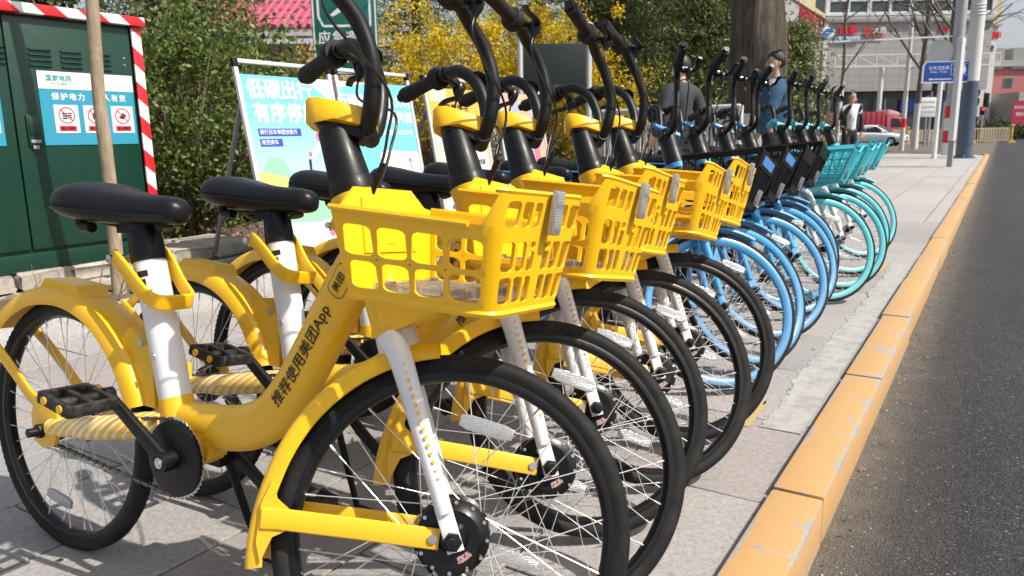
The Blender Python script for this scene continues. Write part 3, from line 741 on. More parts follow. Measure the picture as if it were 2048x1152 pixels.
    g = G(); g.tube([(0.43, 0.045, 0.30), (0.435, 0.085, 0.285), (0.475, 0.150, 0.040), (0.505, 0.172, 0.026)], [0.011, 0.010, 0.008, 0.008], 10); g.box((0.44, 0.055, 0.297), (0.05, 0.03, 0.04)); g.obj('kickstand', M['black'], root)
    # ---- steered half: fork, front fender, stem, handlebar
    crown = S_PT - S_AX * 0.012; axle = Vector((WB, 0, r))
    g = G(); g.cyl(crown - S_AX * 0.035, crown + S_AX * 0.012, 0.037, 0.034, 20)
    for s_ in (-1, 1):
        pth = spline([crown + Vector((0.0, s_ * 0.026, -0.018)), crown - S_AX * 0.05 + Vector((0, s_ * 0.046, 0)), crown - S_AX * 0.16 + Vector((0, s_ * 0.054, 0)), axle + S_AX * 0.045 + Vector((0, s_ * 0.056, 0))], 5)
        m = len(pth); g.tube(pth, [0.024 - 0.0105 * (i / (m - 1)) for i in range(m)], 14)
        g.sweep([axle + S_AX * 0.055 + Vector((0, s_ * 0.056, 0)), axle - S_AX * 0.018 + Vector((0, s_ * 0.056, 0))], rrect(0.009, 0.028, 0.003, 2), up=(1, 0, 0))
    fk = g.obj('fork', st['fork'], root, ang=45)
    for s_ in (-1, 1):
        q = G(); q.cyl(axle + Vector((0, s_ * 0.05, 0)), axle + Vector((0, s_ * 0.090, 0)), 0.0095, n=12); q.cyl(axle + Vector((0, s_ * 0.062, 0)), axle + Vector((0, s_ * 0.074, 0)), 0.0155, n=6); q.obj('fork_nut', M['black'], fk, bevel=0.001)
    if style == 'y':
        for k in range(15):                                           # printed row of yellow dashes down the blade
            t_ = k / 14; c = crown - S_AX * (0.062 + 0.19 * t_) + Vector((0.004 + 0.002 * t_, -(0.047 + 0.009 * min(1, 3 * t_)) - (0.0225 - 0.0085 * (0.15 + 0.65 * t_)), 0))
            e = 0.0022 if k in (0, 1, 13, 14) else 0.0032
            q = G(); q.prism(rrect(2 * e * 0.8, 2 * e, e * 0.5, 2), c, Vector((S_AX.z, 0, -S_AX.x)), S_AX, 0.0010); q.obj('dash_mark', M['yellow'], fk)
        ffl = lambda t_: (0.014 * max(0, (t_ - 0.70) / 0.30) ** 1.4, 1.0)
        g = fender_strip((WB, 0, r), r + 0.026, 100, 193, 0.037, 0.030, 28, ffl)
        fd = g.obj('front_fender', M['yplast'], root, ang=45)
        for s_ in (-1, 1):
            k = G(); plate_path(k, [(WB - 0.308, r + 0.008), (WB - 0.28, r + 0.009), (WB - 0.15, r + 0.004), (WB - 0.022, r - 0.002)], 0.034, 0.007, s_ * 0.0415 if False else s_ * 0.044)
            k.prism([(WB - 0.298, r + 0.070), (WB - 0.288, r + 0.040), (WB - 0.266, r + 0.024), (WB - 0.266, r - 0.008), (WB - 0.288, r - 0.020), (WB - 0.302, r - 0.060), (WB - 0.312, r - 0.030), (WB - 0.312, r + 0.03)], (0, s_ * 0.0405, 0), (1, 0, 0), (0, 0, 1), 0.006)
            k.obj('fender_arm', M['yplast'], fd, ang=45)
            q = G(); q.cyl((WB - 0.032, s_ * 0.046, r - 0.001), (WB - 0.032, s_ * 0.052, r - 0.001), 0.0075, n=12); q.obj('fender_bolt', M['steel'], fd)
    else:
        fender_strip((WB, 0, r), r + 0.024, 70, 165, 0.030, 0.014, 20).obj('front_fender', st['frame'], root, ang=45)
    g = G(); up = S_PT + S_AX * 0.36
    if style == 'y':
        g.cyl(S_PT + S_AX * 0.232, up, 0.0385, 0.031, 24); g.cyl(S_PT + S_AX * 0.232, S_PT + S_AX * 0.262, 0.041, 0.0395, 24)
        g.prism([(0.765, 0.980), (0.780, 0.972), (0.855, 0.955), (0.882, 0.968), (0.878, 0.995), (0.77, 1.0)], (0, 0, 0), (1, 0, 0), (0, 0, 1), 0.052)
    else:
        g.cyl(S_PT + S_AX * 0.19, S_PT + S_AX * 0.32, 0.043, 0.036, 20); g.tube(spline([S_PT + S_AX * 0.30, S_PT + S_AX * 0.345, (0.80, 0, 0.972), (0.835, 0, 0.975)], 4), [0.037] * 6 + [0.036] * 5 + [0.03] * 2, 16)
    g.obj('stem', M['black'], root, ang=45, bevel=0.003)
    if style == 'y':
        pl = [(0.752, -0.006), (0.756, 0.022), (0.775, 0.036), (0.805, 0.039), (0.855, 0.036), (0.873, 0.028), (0.878, 0.010), (0.878, -0.010), (0.873, -0.028), (0.855, -0.036), (0.805, -0.039), (0.775, -0.036), (0.756, -0.022)]
        g = G(); vs = []; m = len(pl)
        for zz, k in ((0.981, 0.96), (0.985, 1.0), (1.008, 1.0), (1.014, 0.94)):
            for x, y in pl: vs.append((0.815 + (x - 0.815) * k + (1.0 - zz) * 0.20, y * k, zz + (0.815 - x) * 0.10 - (0.012 if x < 0.78 and zz < 0.99 else 0)))
        g.add(vs, [(i * m + j, i * m + (j + 1) % m, (i + 1) * m + (j + 1) % m, (i + 1) * m + j) for i in range(3) for j in range(m)] + [tuple(range(m))[::-1], tuple(3 * m + j for j in range(m))])
        g.obj('stem_cap', M['yplast'], root, ang=40)
    else:
        g = G(); g.prism(rrect(0.12, 0.03 if style == 't' else 0.02, 0.006, 3), (0.80, 0, 1.0), (0.97, 0, -0.2), (0, 1, 0), 0.022 if style == 't' else 0.014)
        if style == 't': g.prism(rrect(0.034, 0.09, 0.006, 3), (0.745, 0, 1.005), (0.97, 0, -0.2), (0, 1, 0), 0.024)
        g.obj('stem_cap', st['cap'], root, bevel=0.003)
    hp, ge = handle_points(style); hs = spline(hp, 6); g = G()
    g.tube([Vector(p) for p in hs], 0.0150 if style == 'y' else 0.0125, 14); g.tube([Vector((p.x, -p.y, p.z)) for p in hs], 0.0150 if style == 'y' else 0.0125, 14)
    g.cyl((hp[0][0], -0.03, hp[0][2]), (hp[0][0], 0.03, hp[0][2]), 0.0165, n=14)
    for s_ in (-1, 1): g.cyl((hp[-1][0], -s_ * hp[-1][1], hp[-1][2]), (ge[0], -s_ * ge[1], ge[2]), 0.0115, n=10)
    g.obj('handlebar', M['black'], root, ang=50)
    for s_ in (-1, 1):
        A = Vector((hp[-1][0], -s_ * hp[-1][1] if s_ < 0 else -hp[-1][1], hp[-1][2])); B = Vector((ge[0], -ge[1], ge[2]))
        if s_ < 0: A.y = -abs(A.y); B.y = -abs(B.y)
        d = (B - A).normalized(); g = G()
        g.lathe([(0.0, 0.0), (0.021, 0.0), (0.0225, 0.008), (0.0215, 0.02), (0.0175, 0.026), (0.0165, 0.05), (0.0172, 0.08), (0.0178, 0.105), (0.0195, 0.112), (0.0185, 0.118), (0.006, 0.118), (0.006, 0.110), (0.0, 0.110)] if style != 'y' else
                [(0.0, 0.0), (0.026, 0.0), (0.028, 0.006), (0.028, 0.022), (0.025, 0.027), (0.0175, 0.029), (0.0170, 0.06), (0.0180, 0.10), (0.0200, 0.142), (0.0185, 0.150), (0.0, 0.150)], A + d * 0.02, d, 20)
        g.obj('grip', M['grip'] if style == 'y' else M['gripgrey'], root, ang=40)
        # lever: clamp arm forward of the bar, then a blade running out beside the grip
        fw_ = Vector((d.y * s_, -d.x * s_, 0)).normalized(); fw_ = Vector((abs(fw_.x), fw_.y, -0.25)).normalized()
        c0 = A + d * 0.008
        g = G(); g.lathe([(0.0125, -0.008), (0.018, -0.008), (0.018, 0.008), (0.0125, 0.008)], c0, d, 16, closed=True)
        g.sweep(spline([c0 + fw_ * 0.012, c0 + fw_ * 0.034 - d * 0.004, c0 + fw_ * 0.052 + d * 0.006], 4), rrect(0.022, 0.018, 0.005, 2), up=(0, 0, 1))
        g.lathe([(0.0, 0.012), (0.013, 0.010), (0.0165, 0.0), (0.014, -0.012), (0.006, -0.030), (0.004, -0.036), (0.0, -0.036)], c0 + fw_ * 0.05, (0, 0, 1), 14)
        g.sweep(spline([c0 + fw_ * 0.056, c0 + fw_ * 0.072 + d * 0.03, c0 + fw_ * 0.068 + d * 0.07, c0 + fw_ * 0.074 + d * 0.096], 4), rrect(0.016, 0.008, 0.003, 2), up=(0, 0, 1))
        lv = g.obj('brake_lever', M['blackgloss'], root, ang=45)
        q = G(); q.prism(rrect(0.018, 0.007, 0.002, 2), c0 + fw_ * 0.03 + Vector((0, 0, 0.0105)), fw_, d, 0.0015); q.obj('lever_clamp', M['steel'], lv)
        k0 = c0 + fw_ * 0.05 + Vector((0, 0, -0.022))
        g = G(); x1 = 0.905 if style == 'y' else 0.86
        g.tube(spline([k0, k0 + Vector((0.006, -s_ * 0.006, -0.055)), Vector((x1 - 0.006, s_ * 0.058, 1.035)), Vector((x1 - 0.002, s_ * 0.032, 0.96)), Vector((x1 - 0.010, s_ * 0.022, 0.90)), Vector((x1 - 0.025, s_ * 0.018, 0.855))], 6), 0.0027, 7)
        g.obj('brake_cable', M['cable'], root, ang=60)
    if style == 'y':
        g = G(); g.lathe([(0, 0.014), (0.014, 0.012), (0.021, 0.004), (0.022, 0.0), (0.0, 0.0)], (0.842, 0.077, 1.15), (0.3, 0.6, 0.7), 16); g.obj('bell', M['black'], root)
    # ---- basket
    if style == 'y': basket_yellow(root)
    elif style == 'b': basket_bars(root, M['blackgloss'], M['bluelabel'], 0.03)
    else: basket_bars(root, M['teal'], None, 0.02, 0.832, False, 0.145)
    return root

def pose(root, x, y, yaw, lean, d):
    Ry = Matrix.Rotation(yaw, 4, 'Z') @ Matrix.Rotation(-lean, 4, 'X')
    root.matrix_world = Matrix.Translation((x, y, 0.0)) @ Ry
    sm = steer_matrix(d)
    for ch in root.children:
        if ch.name.split('.')[0] in STEERED: ch.matrix_local = sm

M['ink'] = flat('ink', (0.012, 0.012, 0.012), 0.5, 0, 0)
M['paper'] = flat('sticker_paper', (0.72, 0.72, 0.72), 0.5, 0, 0.05)
M['grip'] = paint('grip_rubber', (0.014, 0.014, 0.015), 0.62, 0, 0.1, (0.06, 0.055, 0.05), 30)
M['gripgrey'] = M['grip']
M['pedal'] = paint('worn_black_plastic', (0.014, 0.014, 0.014), 0.55, 0, 0.5, (0.13, 0.125, 0.12), 45)
M['amber'] = flat('amber_reflector', (0.80, 0.45, 0.01), 0.25, 0, 0)
M['chain'] = flat('oily_chain', (0.16, 0.15, 0.14), 0.4, 0.8, 0.3, 60)
M['cable'] = flat('cable_housing', (0.012, 0.012, 0.012), 0.3, 0, 0)
M['bluelabel'] = flat('blue_label', (0.10, 0.30, 0.72), 0.35, 0, 0.05)
t = Nt('hub_print', (0.5, 0.1, 0.08), 0.4); v = t.coord(); t.col(t.ramp(t.noise(v, 420, 2), [(0.47, (0.38, 0.30, 0.30)), (0.53, (0.22, 0.02, 0.035))], 'CONSTANT')); M['hublabel'] = t.m
t = Nt('hub_sticker', (0.6, 0.5, 0.55), 0.4); v = t.coord(); t.col(t.ramp(t.noise(v, 160, 2), [(0.45, (0.68, 0.6, 0.66)), (0.55, (0.5, 0.08, 0.2))])); M['hublabel2'] = t.m

GY, GB, GT = 'yellow shared bicycles in the row', 'blue shared bicycles in the row', 'teal shared bicycles in the row'
# x, y of the rear contact, yaw, lean to the left on the kickstand, steering to the left
YELLOW = [((-1.797, 0.838, 0.053, 0.116, 0.60), 'yellow shared bicycle nearest of all, front wheel biggest and frame lettering readable in full'),
          ((-1.802, 1.156, 0.028, 0.182, 0.72), 'yellow shared bicycle directly behind the nearest one, second in the row'),
          ((-1.870, 1.504, 0.023, 0.185, 0.70), 'yellow shared bicycle in the middle of the five yellow ones'),
          ((-1.843, 1.810, 0.041, 0.200, 0.74), 'fourth yellow shared bicycle, last but one before the blue ones'),
          ((-1.868, 2.139, 0.046, 0.180, 0.64), 'last yellow shared bicycle, standing next to the first blue one')]
BLUE = [((-1.927, 2.671, 0.027, 0.265, 0.66), 'blue shared bicycle with blue rims right beside the last yellow one'),
        ((-1.917, 2.999, 0.035, 0.232, 0.9), 'second blue shared bicycle counted from the yellow ones'),
        ((-1.934, 3.467, 0.033, 0.229, 0.73), 'third blue shared bicycle, in the middle of the five blue ones'),
        ((-1.962, 3.987, 0.037, 0.212, 0.85), 'fourth blue shared bicycle, last but one before the teal ones'),
        ((-2.025, 4.19, 0.04, 0.205, 0.6), 'last blue shared bicycle, standing next to the first teal one')]
TEAL = [((-1.873, 4.444, 0.037, 0.155, 0.62), 'teal shared bicycle with teal rims right beside the last blue one'),
        ((-1.86, 4.844, 0.038, 0.154, 0.6), 'second teal shared bicycle counted from the blue ones'),
        ((-1.898, 5.391, 0.037, 0.156, 0.65), 'third teal shared bicycle, last but one in the row'),
        ((-1.932, 6.178, 0.039, 0.161, 0.68), 'teal shared bicycle at the far end of the row')]
for style, grp, rows, single in (('y', GY, YELLOW, True), ('b', GB, BLUE, False), ('t', GT, TEAL, False)):
    src = make_bike(style, rows[0][1], grp, single)
    todo = [src] + [copy_tree(src) for _ in rows[1:]]
    for o, (p, lab) in zip(todo, rows):
        o['label'] = lab; pose(o, *p)
        if style == 'b' and o not in todo[:2]:                       # only the first two blue ones carry the plate on the basket
            for ch in list(o.children_recursive):
                if ch.name.startswith('basket_plate'): bpy.data.objects.remove(ch)
# ------------------------------------------------------------------ ground: road, kerb, pavement, planting bed
def ground_mat(name, base, dark, light, sc, bump=0.3, rough=0.85, speck=None, big=0.35):
    t = Nt(name, base, rough); v = t.coord('World')
    a = t.noise(v, sc, 10, 0.75); b = t.noise(v, 0.9, 6, 0.6); c = t.noise(v, 5.5, 6, 0.65)
    col = t.ramp(a, [(0.3, dark), (0.5, base), (0.72, light)])
    col = t.mix(t.ramp(b, [(0.35, (0, 0, 0)), (0.7, (big, big, big))]), col, dark)
    col = t.mix(t.ramp(c, [(0.5, (0, 0, 0)), (0.8, (0.3, 0.3, 0.3))]), col, light)
    if speck:
        s = t.noise(v, 260, 2, 0.5); col = t.mix(t.ramp(s, [(0.62, (0, 0, 0)), (0.68, (0.7, 0.7, 0.7))]), col, speck)
    t.col(col); t.bump(a, bump, 0.004); return t

M['slab'] = ground_mat('paving_stone', (0.305, 0.29, 0.28), (0.185, 0.172, 0.165), (0.41, 0.395, 0.38), 60, 0.35, 0.8, (0.5, 0.47, 0.44)).m
M['slab2'] = ground_mat('paving_stone_pinkish', (0.28, 0.255, 0.245), (0.19, 0.168, 0.16), (0.37, 0.345, 0.33), 55, 0.35, 0.8, (0.5, 0.44, 0.42)).m
M['slab3'] = ground_mat('paving_stone_grey', (0.26, 0.255, 0.248), (0.175, 0.17, 0.165), (0.35, 0.342, 0.33), 65, 0.35, 0.8, (0.47, 0.45, 0.43)).m
M['concrete'] = ground_mat('pavement_concrete', (0.37, 0.35, 0.325), (0.27, 0.25, 0.23), (0.46, 0.44, 0.41), 70, 0.3, 0.85).m
M['bedding'] = ground_mat('joint_sand', (0.12, 0.11, 0.10), (0.06, 0.055, 0.05), (0.2, 0.18, 0.16), 40, 0.5).m
M['granite'] = ground_mat('granite', (0.36, 0.355, 0.345), (0.17, 0.165, 0.16), (0.55, 0.545, 0.53), 120, 0.2, 0.7, (0.6, 0.6, 0.58), 0.15).m
M['rubble'] = ground_mat('rough_stone', (0.42, 0.38, 0.33), (0.24, 0.21, 0.18), (0.55, 0.51, 0.46), 18, 0.9, 0.9).m

# asphalt: stone chips in dark binder
t = Nt('asphalt', (0.05, 0.05, 0.05), 0.8); v = t.coord()
vo = t.node('ShaderNodeTexVoronoi'); vo.inputs['Scale'].default_value = 150; t.l.new(v, vo.inputs['Vector'])
vc = t.node('ShaderNodeTexVoronoi'); vc.inputs['Scale'].default_value = 150; t.l.new(v, vc.inputs['Vector'])
sp = t.node('ShaderNodeSeparateColor'); t.l.new(vc.outputs['Color'], sp.inputs[0])
chips = t.ramp(sp.outputs[0], [(0.0, (0.012, 0.012, 0.0135)), (0.55, (0.031, 0.0305, 0.033)), (0.9, (0.070, 0.068, 0.071)), (0.99, (0.10, 0.095, 0.09)), (0.995, (0.30, 0.28, 0.26))])
gap = t.ramp(vo.outputs['Distance'], [(0.25, (1, 1, 1)), (0.65, (0.25, 0.25, 0.25))])
col = t.mix(1.0, chips, gap, 'MULTIPLY')
dust = t.ramp(t.noise(v, 1.3, 8, 0.7), [(0.45, (0, 0, 0)), (0.75, (0.25, 0.25, 0.25))])
col = t.mix(dust, col, (0.060, 0.057, 0.056))
lane = t.noise(t.coord(scale=(1.6, 0.05, 1)), 1.0, 4, 0.6); patch = t.mix(0.55, t.ramp(t.noise(v, 0.32, 5, 0.6, 0.6), [(0.40, (0.66, 0.66, 0.67)), (0.62, (1.15, 1.12, 1.09))]), t.ramp(lane, [(0.35, (0.7, 0.7, 0.7)), (0.65, (1.2, 1.18, 1.15))])); stain = t.ramp(t.noise(v, 2.6, 3, 0.5), [(0.66, (1, 1, 1)), (0.74, (0.62, 0.61, 0.6))]); patch = t.mix(1.0, patch, stain, 'MULTIPLY'); col = t.mix(1.0, col, patch, 'MULTIPLY')
sx = t.node('ShaderNodeSeparateXYZ'); t.l.new(v, sx.inputs[0])
edge = t.ramp(sx.outputs['X'], [(0.0, (0.75, 0.75, 0.75)), (0.16, (0.15, 0.15, 0.15)), (0.3, (0, 0, 0))])
col = t.mix(t.math('MULTIPLY', edge, t.noise(v, 9, 6, 0.7)), col, (0.25, 0.21, 0.17))
t.col(col); t.bump(t.math('SUBTRACT', 1.0, vo.outputs['Distance']), 0.7, 0.005); M['asphalt'] = t.m

# worn orange-yellow kerb paint over concrete
t = Nt('kerb_paint', (0.6, 0.35, 0.1), 0.75); v = t.coord('World')
n1 = t.noise(v, 7, 10, 0.72, 0.4); n2 = t.noise(v, 38, 8, 0.7)
pc = t.mix(t.noise(v, 3, 6), (0.50, 0.285, 0.098), (0.43, 0.262, 0.115))
pc = t.mix(t.ramp(n2, [(0.5, (0, 0, 0)), (0.72, (0.45, 0.45, 0.45))]), pc, (0.36, 0.24, 0.13))
con = t.mix(n2, (0.36, 0.345, 0.335), (0.24, 0.225, 0.21))
so = t.node('ShaderNodeSeparateXYZ'); t.l.new(t.coord(), so.inputs[0])
ex = t.math('SUBTRACT', 0.066, t.math('ABSOLUTE', so.outputs['X'])); ez = t.math('ABSOLUTE', t.math('SUBTRACT', 0.115, so.outputs['Z'])); ey = t.math('SUBTRACT', 0.562, t.math('ABSOLUTE', so.outputs['Y']))
arr = t.math('ADD', t.math('MAXIMUM', t.math('MINIMUM', ex, ey), ez), 0.0)                    # distance from the worn arrises
wear = t.math('MULTIPLY', t.ramp(arr, [(0.0, (1, 1, 1)), (0.018, (0, 0, 0))]), 0.18)
streak = t.math('MULTIPLY', t.noise(t.coord('World', (1, 1, 0.35)), 26, 8, 0.75), t.ramp(ez, [(0.03, (0, 0, 0)), (0.20, (1, 1, 1))]))
pc = t.mix(streak, pc, (0.17, 0.13, 0.095))
pc = t.mix(t.ramp(t.noise(v, 1.1, 6, 0.65), [(0.42, (0, 0, 0)), (0.75, (0.5, 0.5, 0.5))]), pc, (0.40, 0.27, 0.15))
t.col(t.mix(t.ramp(t.math('ADD', wear, t.math('ADD', n1, t.math('MULTIPLY', n2, 0.25))), [(0.715, (0, 0, 0)), (0.75, (1, 1, 1))]), pc, con))
t.bump(n2, 0.5, 0.004); M['kerbpaint'] = t.m

def sheet(name, poly, z, mat, kind='structure', cuts=0):
    g = G(); g.add([(a, b, z) for a, b in poly], [tuple(range(len(poly)))]); o = g.obj(name, mat, ang=0); o['kind'] = kind; return o

road = sheet('road', [(-0.297, -6), (160, -6), (160, 400), (-200, 400), (-200, 38.0), (-9, 38.0), (-1.2, 36.2), (-0.297, 33)], -0.10, M['asphalt'])
road.location = (-0.297, 0, 0)
for v_ in road.data.vertices: v_.co.x += 0.297
base = sheet('ground', [(-200, -60), (-0.44, -60), (-0.44, 33), (-1.3, 35.9), (-9, 37.5), (-200, 37.5)], -0.13, M['bedding'])

# kerb stones, each a block of its own, the far ones turning the corner
kerb = bpy.data.objects.new('kerb', None); COL.objects.link(kerb); kerb['kind'] = 'structure'
def block(name, c, d, rz, mat, parent, bev=0.008, seg=2, jitter=0.0):
    g = G(); g.box((0, 0, 0), d)
    me = g.mesh(name, mat, bevel=bev, seg=seg)
    if jitter:
        for v_ in me.vertices: v_.co += Vector((random.uniform(-1, 1), random.uniform(-1, 1), random.uniform(-1, 1))) * jitter
    return link(name, me, parent, Matrix.Translation(c) @ Matrix.Rotation(rz, 4, 'Z'))
y = -1.43
while y < 32.4:
    L = 1.125; dz = random.uniform(-0.004, 0.004)
    o = block('kerb_stone', (-0.3625 + random.uniform(-0.003, 0.003), y + L / 2, -0.085 + dz), (0.13, L - random.uniform(0.006, 0.011), 0.23), random.uniform(-0.003, 0.003), M['kerbpaint'], kerb, 0.009, 2)
    y += L
cx, cy, R_k = -3.4, y + 0.02, 3.04
for k in range(5):
    a = rad(9 + 17 * k); block('kerb_stone', (cx + R_k * math.cos(a), cy + R_k * math.sin(a), -0.085), (0.13, 0.89, 0.23), a, M['kerbpaint'], kerb, 0.009, 2)

# pavement of stone slabs: the near ones each a part, one sheet beyond
pav = sheet('pavement', [(-3.745, 9.04), (-0.435, 9.04), (-0.435, 33), (-0.6, 34.2), (-1.3, 35.3), (-3.4, 35.9), (-30, 35.9), (-30, 12), (-3.745, 12)], 0.0, None)
t = ground_mat('pavement_far', (0.36, 0.345, 0.33), (0.27, 0.255, 0.24), (0.45, 0.435, 0.415), 50, 0.25, 0.85)
v = t.coord(rot=(0, 0, PI / 2)); br = t.node('ShaderNodeTexBrick'); t.l.new(v, br.inputs['Vector'])
br.inputs['Scale'].default_value = 1; br.inputs['Brick Width'].default_value = 1.2; br.inputs['Row Height'].default_value = 0.6; br.inputs['Mortar Size'].default_value = 0.006
br.inputs['Color1'].default_value = (1, 1, 1, 1); br.inputs['Color2'].default_value = (0.9, 0.9, 0.9, 1); br.inputs['Mortar'].default_value = (0.35, 0.33, 0.3, 1)
old = t.b.inputs['Base Color'].links[0].from_socket; t.col(t.mix(1.0, old, br.outputs['Color'], 'MULTIPLY')); pav.data.materials.append(t.m)
kinds = [M['slab'], M['slab2'], M['slab3'], M['slab']]
def slab(x0, x1, y0, y1, mat, key, cache={}):
    k = (round(x1 - x0, 3), round(y1 - y0, 3), mat.name)
    if k not in cache:
        g = G(); g.box((0, 0, -0.03), (x1 - x0 - 0.006, y1 - y0 - 0.006, 0.06)); cache[k] = g.mesh('paving_slab', mat, bevel=0.003, seg=1)
    m4 = Matrix.Translation(((x0 + x1) / 2, (y0 + y1) / 2, random.uniform(-0.0022, 0.0022))) @ Matrix.Rotation(random.uniform(-0.003, 0.003), 4, 'X') @ Matrix.Rotation(random.uniform(-0.004, 0.004), 4, 'Y')
    link('paving_slab', cache[k], pav, m4)
xs = [-0.435, -0.86] + [-0.86 - 0.3205 * k for k in range(1, 10)]
xs[-1] = -3.742
for i in range(len(xs) - 1):
    yy = -0.335 if i else 0.70
    L = (0.305 if i % 2 else 0.605) if i else 0.6
    while yy < 9.03:
        y1 = min(yy + L, 9.035)
        if y1 - yy > 0.05: slab(xs[i + 1], xs[i], yy, y1, random.choice(kinds), None)
        yy = y1; L = 0.6
sheet('pavement_margin', [(-3.742, -8), (-0.435, -8), (-0.435, 0.69), (-0.86, 0.69), (-0.86, -0.338), (-3.742, -0.338)], -0.002, M['slab'])

# worn white bay line along the kerb with yellow corner patches (ragged edges cut in the sheet)
def wander(n, amp):
    o = [0.0] * (n + 1); step, a = 96, amp * 2.2
    while step >= 1:
        k = [random.uniform(-a, a) for _ in range(n // step + 3)]
        for i in range(n + 1): u = i / step; j = int(u); o[i] += k[j] + (k[j + 1] - k[j]) * (u - j)
        step //= 3; a *= 0.55
    return o
def ragged(name, x0, x1, y0, y1, z, mat, amp=0.012, n=120, left=1.0):
    wv_ = wander(n, amp)
    L = [(x0 + wv_[i], y0 + (y1 - y0) * i / n) for i in range(n + 1)]
    Rr = [(x1 + 0.35 * amp * (random.random() * 2 - 1), y0 + (y1 - y0) * i / n) for i in range(n + 1)]
    g = G(); vs = [(a, b, z) for a, b in L] + [(a, b, z) for a, b in Rr]
    g.add(vs, [(i, n + 1 + i, n + 2 + i, i + 1) for i in range(n)]); o = g.obj(name, mat, ang=0, merge=False); o['kind'] = 'structure'; return o
t = Nt('worn_white_line', (0.5, 0.49, 0.46), 0.8); v = t.coord('World'); n1 = t.noise(v, 13, 12, 0.8)
t.col(t.ramp(n1, [(0.42, (0.27, 0.26, 0.25)), (0.52, (0.345, 0.336, 0.322)), (0.75, (0.40, 0.392, 0.38))])); M['wornwhite'] = t.m
t = Nt('worn_yellow_line', (0.55, 0.4, 0.12), 0.8); v = t.coord(); n1 = t.noise(v, 16, 10, 0.75)
t.col(t.ramp(n1, [(0.38, (0.29, 0.27, 0.23)), (0.48, (0.38, 0.29, 0.12)), (0.7, (0.43, 0.32, 0.11))])); M['wornyellow'] = t.m
ragged('parking_line', -0.580, -0.452, 2.42, 6.10, 0.0036, M['wornwhite'], 0.008, 2000)
ragged('parking_line', -0.690, -0.612, 2.40, 2.66, 0.0030, M['wornyellow'], 0.007, 160)
ragged('parking_line', -0.670, -0.600, 5.72, 6.08, 0.0030, M['wornyellow'], 0.007, 160)
ragged('parking_line', -2.9, -2.8, 24.0, 27.5, 0.004, M['wornwhite'], 0.01, 20)
ragged('parking_line', -4.6, -2.8, 27.6, 27.75, 0.004, M['wornwhite'], 0.01, 20)

# granite edging of the planting bed, stone by stone, and the bed behind it
edging = bpy.data.objects.new('granite_edging', None); COL.objects.link(edging); edging['kind'] = 'structure'
y = -2.0
while y < 16:
    L = random.choice((0.9, 1.0, 1.0)); block('granite_block', (-3.815, y + L / 2, 0.0 + random.uniform(-0.003, 0.003)), (0.135, L - 0.008, 0.26), 0, M['granite'], edging, 0.006, 2); y += L
t = ground_mat('bed_soil', (0.10, 0.072, 0.048), (0.045, 0.032, 0.022), (0.20, 0.155, 0.11), 14, 1.0, 0.95, (0.24, 0.19, 0.14)); M['soil'] = t.m
n = 40; g = G(); vs = []
for i in range(n + 1):
    for j in range(n + 1):
        u = i / n; x = -3.88 - 60 * u ** 2.2; y = -8 + 44 * (j / n); vs.append((x, y, 0.10 + (0.05 * math.sin(x * 2.1 + y) * math.cos(y * 1.7) if u > 0 else 0) + random.uniform(-0.012, 0.012)))
g.add(vs, [(i * (n + 1) + j, i * (n + 1) + j + 1, (i + 1) * (n + 1) + j + 1, (i + 1) * (n + 1) + j) for i in range(n) for j in range(n)])
o = g.obj('soil_bed', M['soil'], ang=80, merge=False); o['kind'] = 'structure'
# dry leaves and twigs scattered over the soil
def scatter_leaves(name, cnt, xr, yr, z, size, mat):
    c = np.stack([RNG.uniform(*xr, cnt), RNG.uniform(*yr, cnt), z + RNG.uniform(0, 0.02, cnt)], 1)
    return leaf_cloud(name, c, size, mat, flatness=0.35)
# ------------------------------------------------------------------ plants
def leaf_cloud(name, c, size, mat, parent=None, flatness=1.0, aspect=0.5, sizevar=0.4):
    """many folded leaf faces at the points c, each with its own colour value"""
    n = len(c); nrm = RNG.normal(size=(n, 3)); nrm[:, 2] = np.abs(nrm[:, 2]) / max(flatness, 0.05) * 0.8
    nrm /= np.linalg.norm(nrm, axis=1)[:, None]
    a = RNG.normal(size=(n, 3)); a -= nrm * (a * nrm).sum(1)[:, None]; a /= np.linalg.norm(a, axis=1)[:, None]; b = np.cross(nrm, a)
    s = size * RNG.uniform(1 - sizevar, 1 + sizevar, n)[:, None]
    V = np.stack([c - a * s, c + b * s * aspect + nrm * s * 0.25, c + a * s, c - b * s * aspect + nrm * s * 0.25], 1).reshape(-1, 3)
    me = bpy.data.meshes.new(name); me.vertices.add(4 * n); me.vertices.foreach_set('co', V.ravel())
    me.loops.add(4 * n); me.loops.foreach_set('vertex_index', np.arange(4 * n)); me.polygons.add(n)
    me.polygons.foreach_set('loop_start', np.arange(0, 4 * n, 4)); me.polygons.foreach_set('loop_total', np.full(n, 4))
    at = me.attributes.new('tint', 'FLOAT', 'FACE'); at.data.foreach_set('value', RNG.uniform(0, 1, n))
    me.update(calc_edges=True); me.validate(); me.materials.append(mat)
    return link(name, me, parent)

def leaf_mat(name, stops, rough=0.5, trans=0.35):
    t = Nt(name, stops[0][1], rough); at = t.node('ShaderNodeAttribute', attribute_name='tint')
    c = t.ramp(at.outputs['Fac'], stops); t.col(c)
    tr = t.node('ShaderNodeBsdfTranslucent'); t.l.new(c, tr.inputs[0]); mx = t.node('ShaderNodeMixShader'); mx.inputs[0].default_value = trans
    o = t.n['Material Output']; t.l.new(t.b.outputs[0], mx.inputs[1]); t.l.new(tr.outputs[0], mx.inputs[2]); t.l.new(mx.outputs[0], o.inputs[0]); return t.m

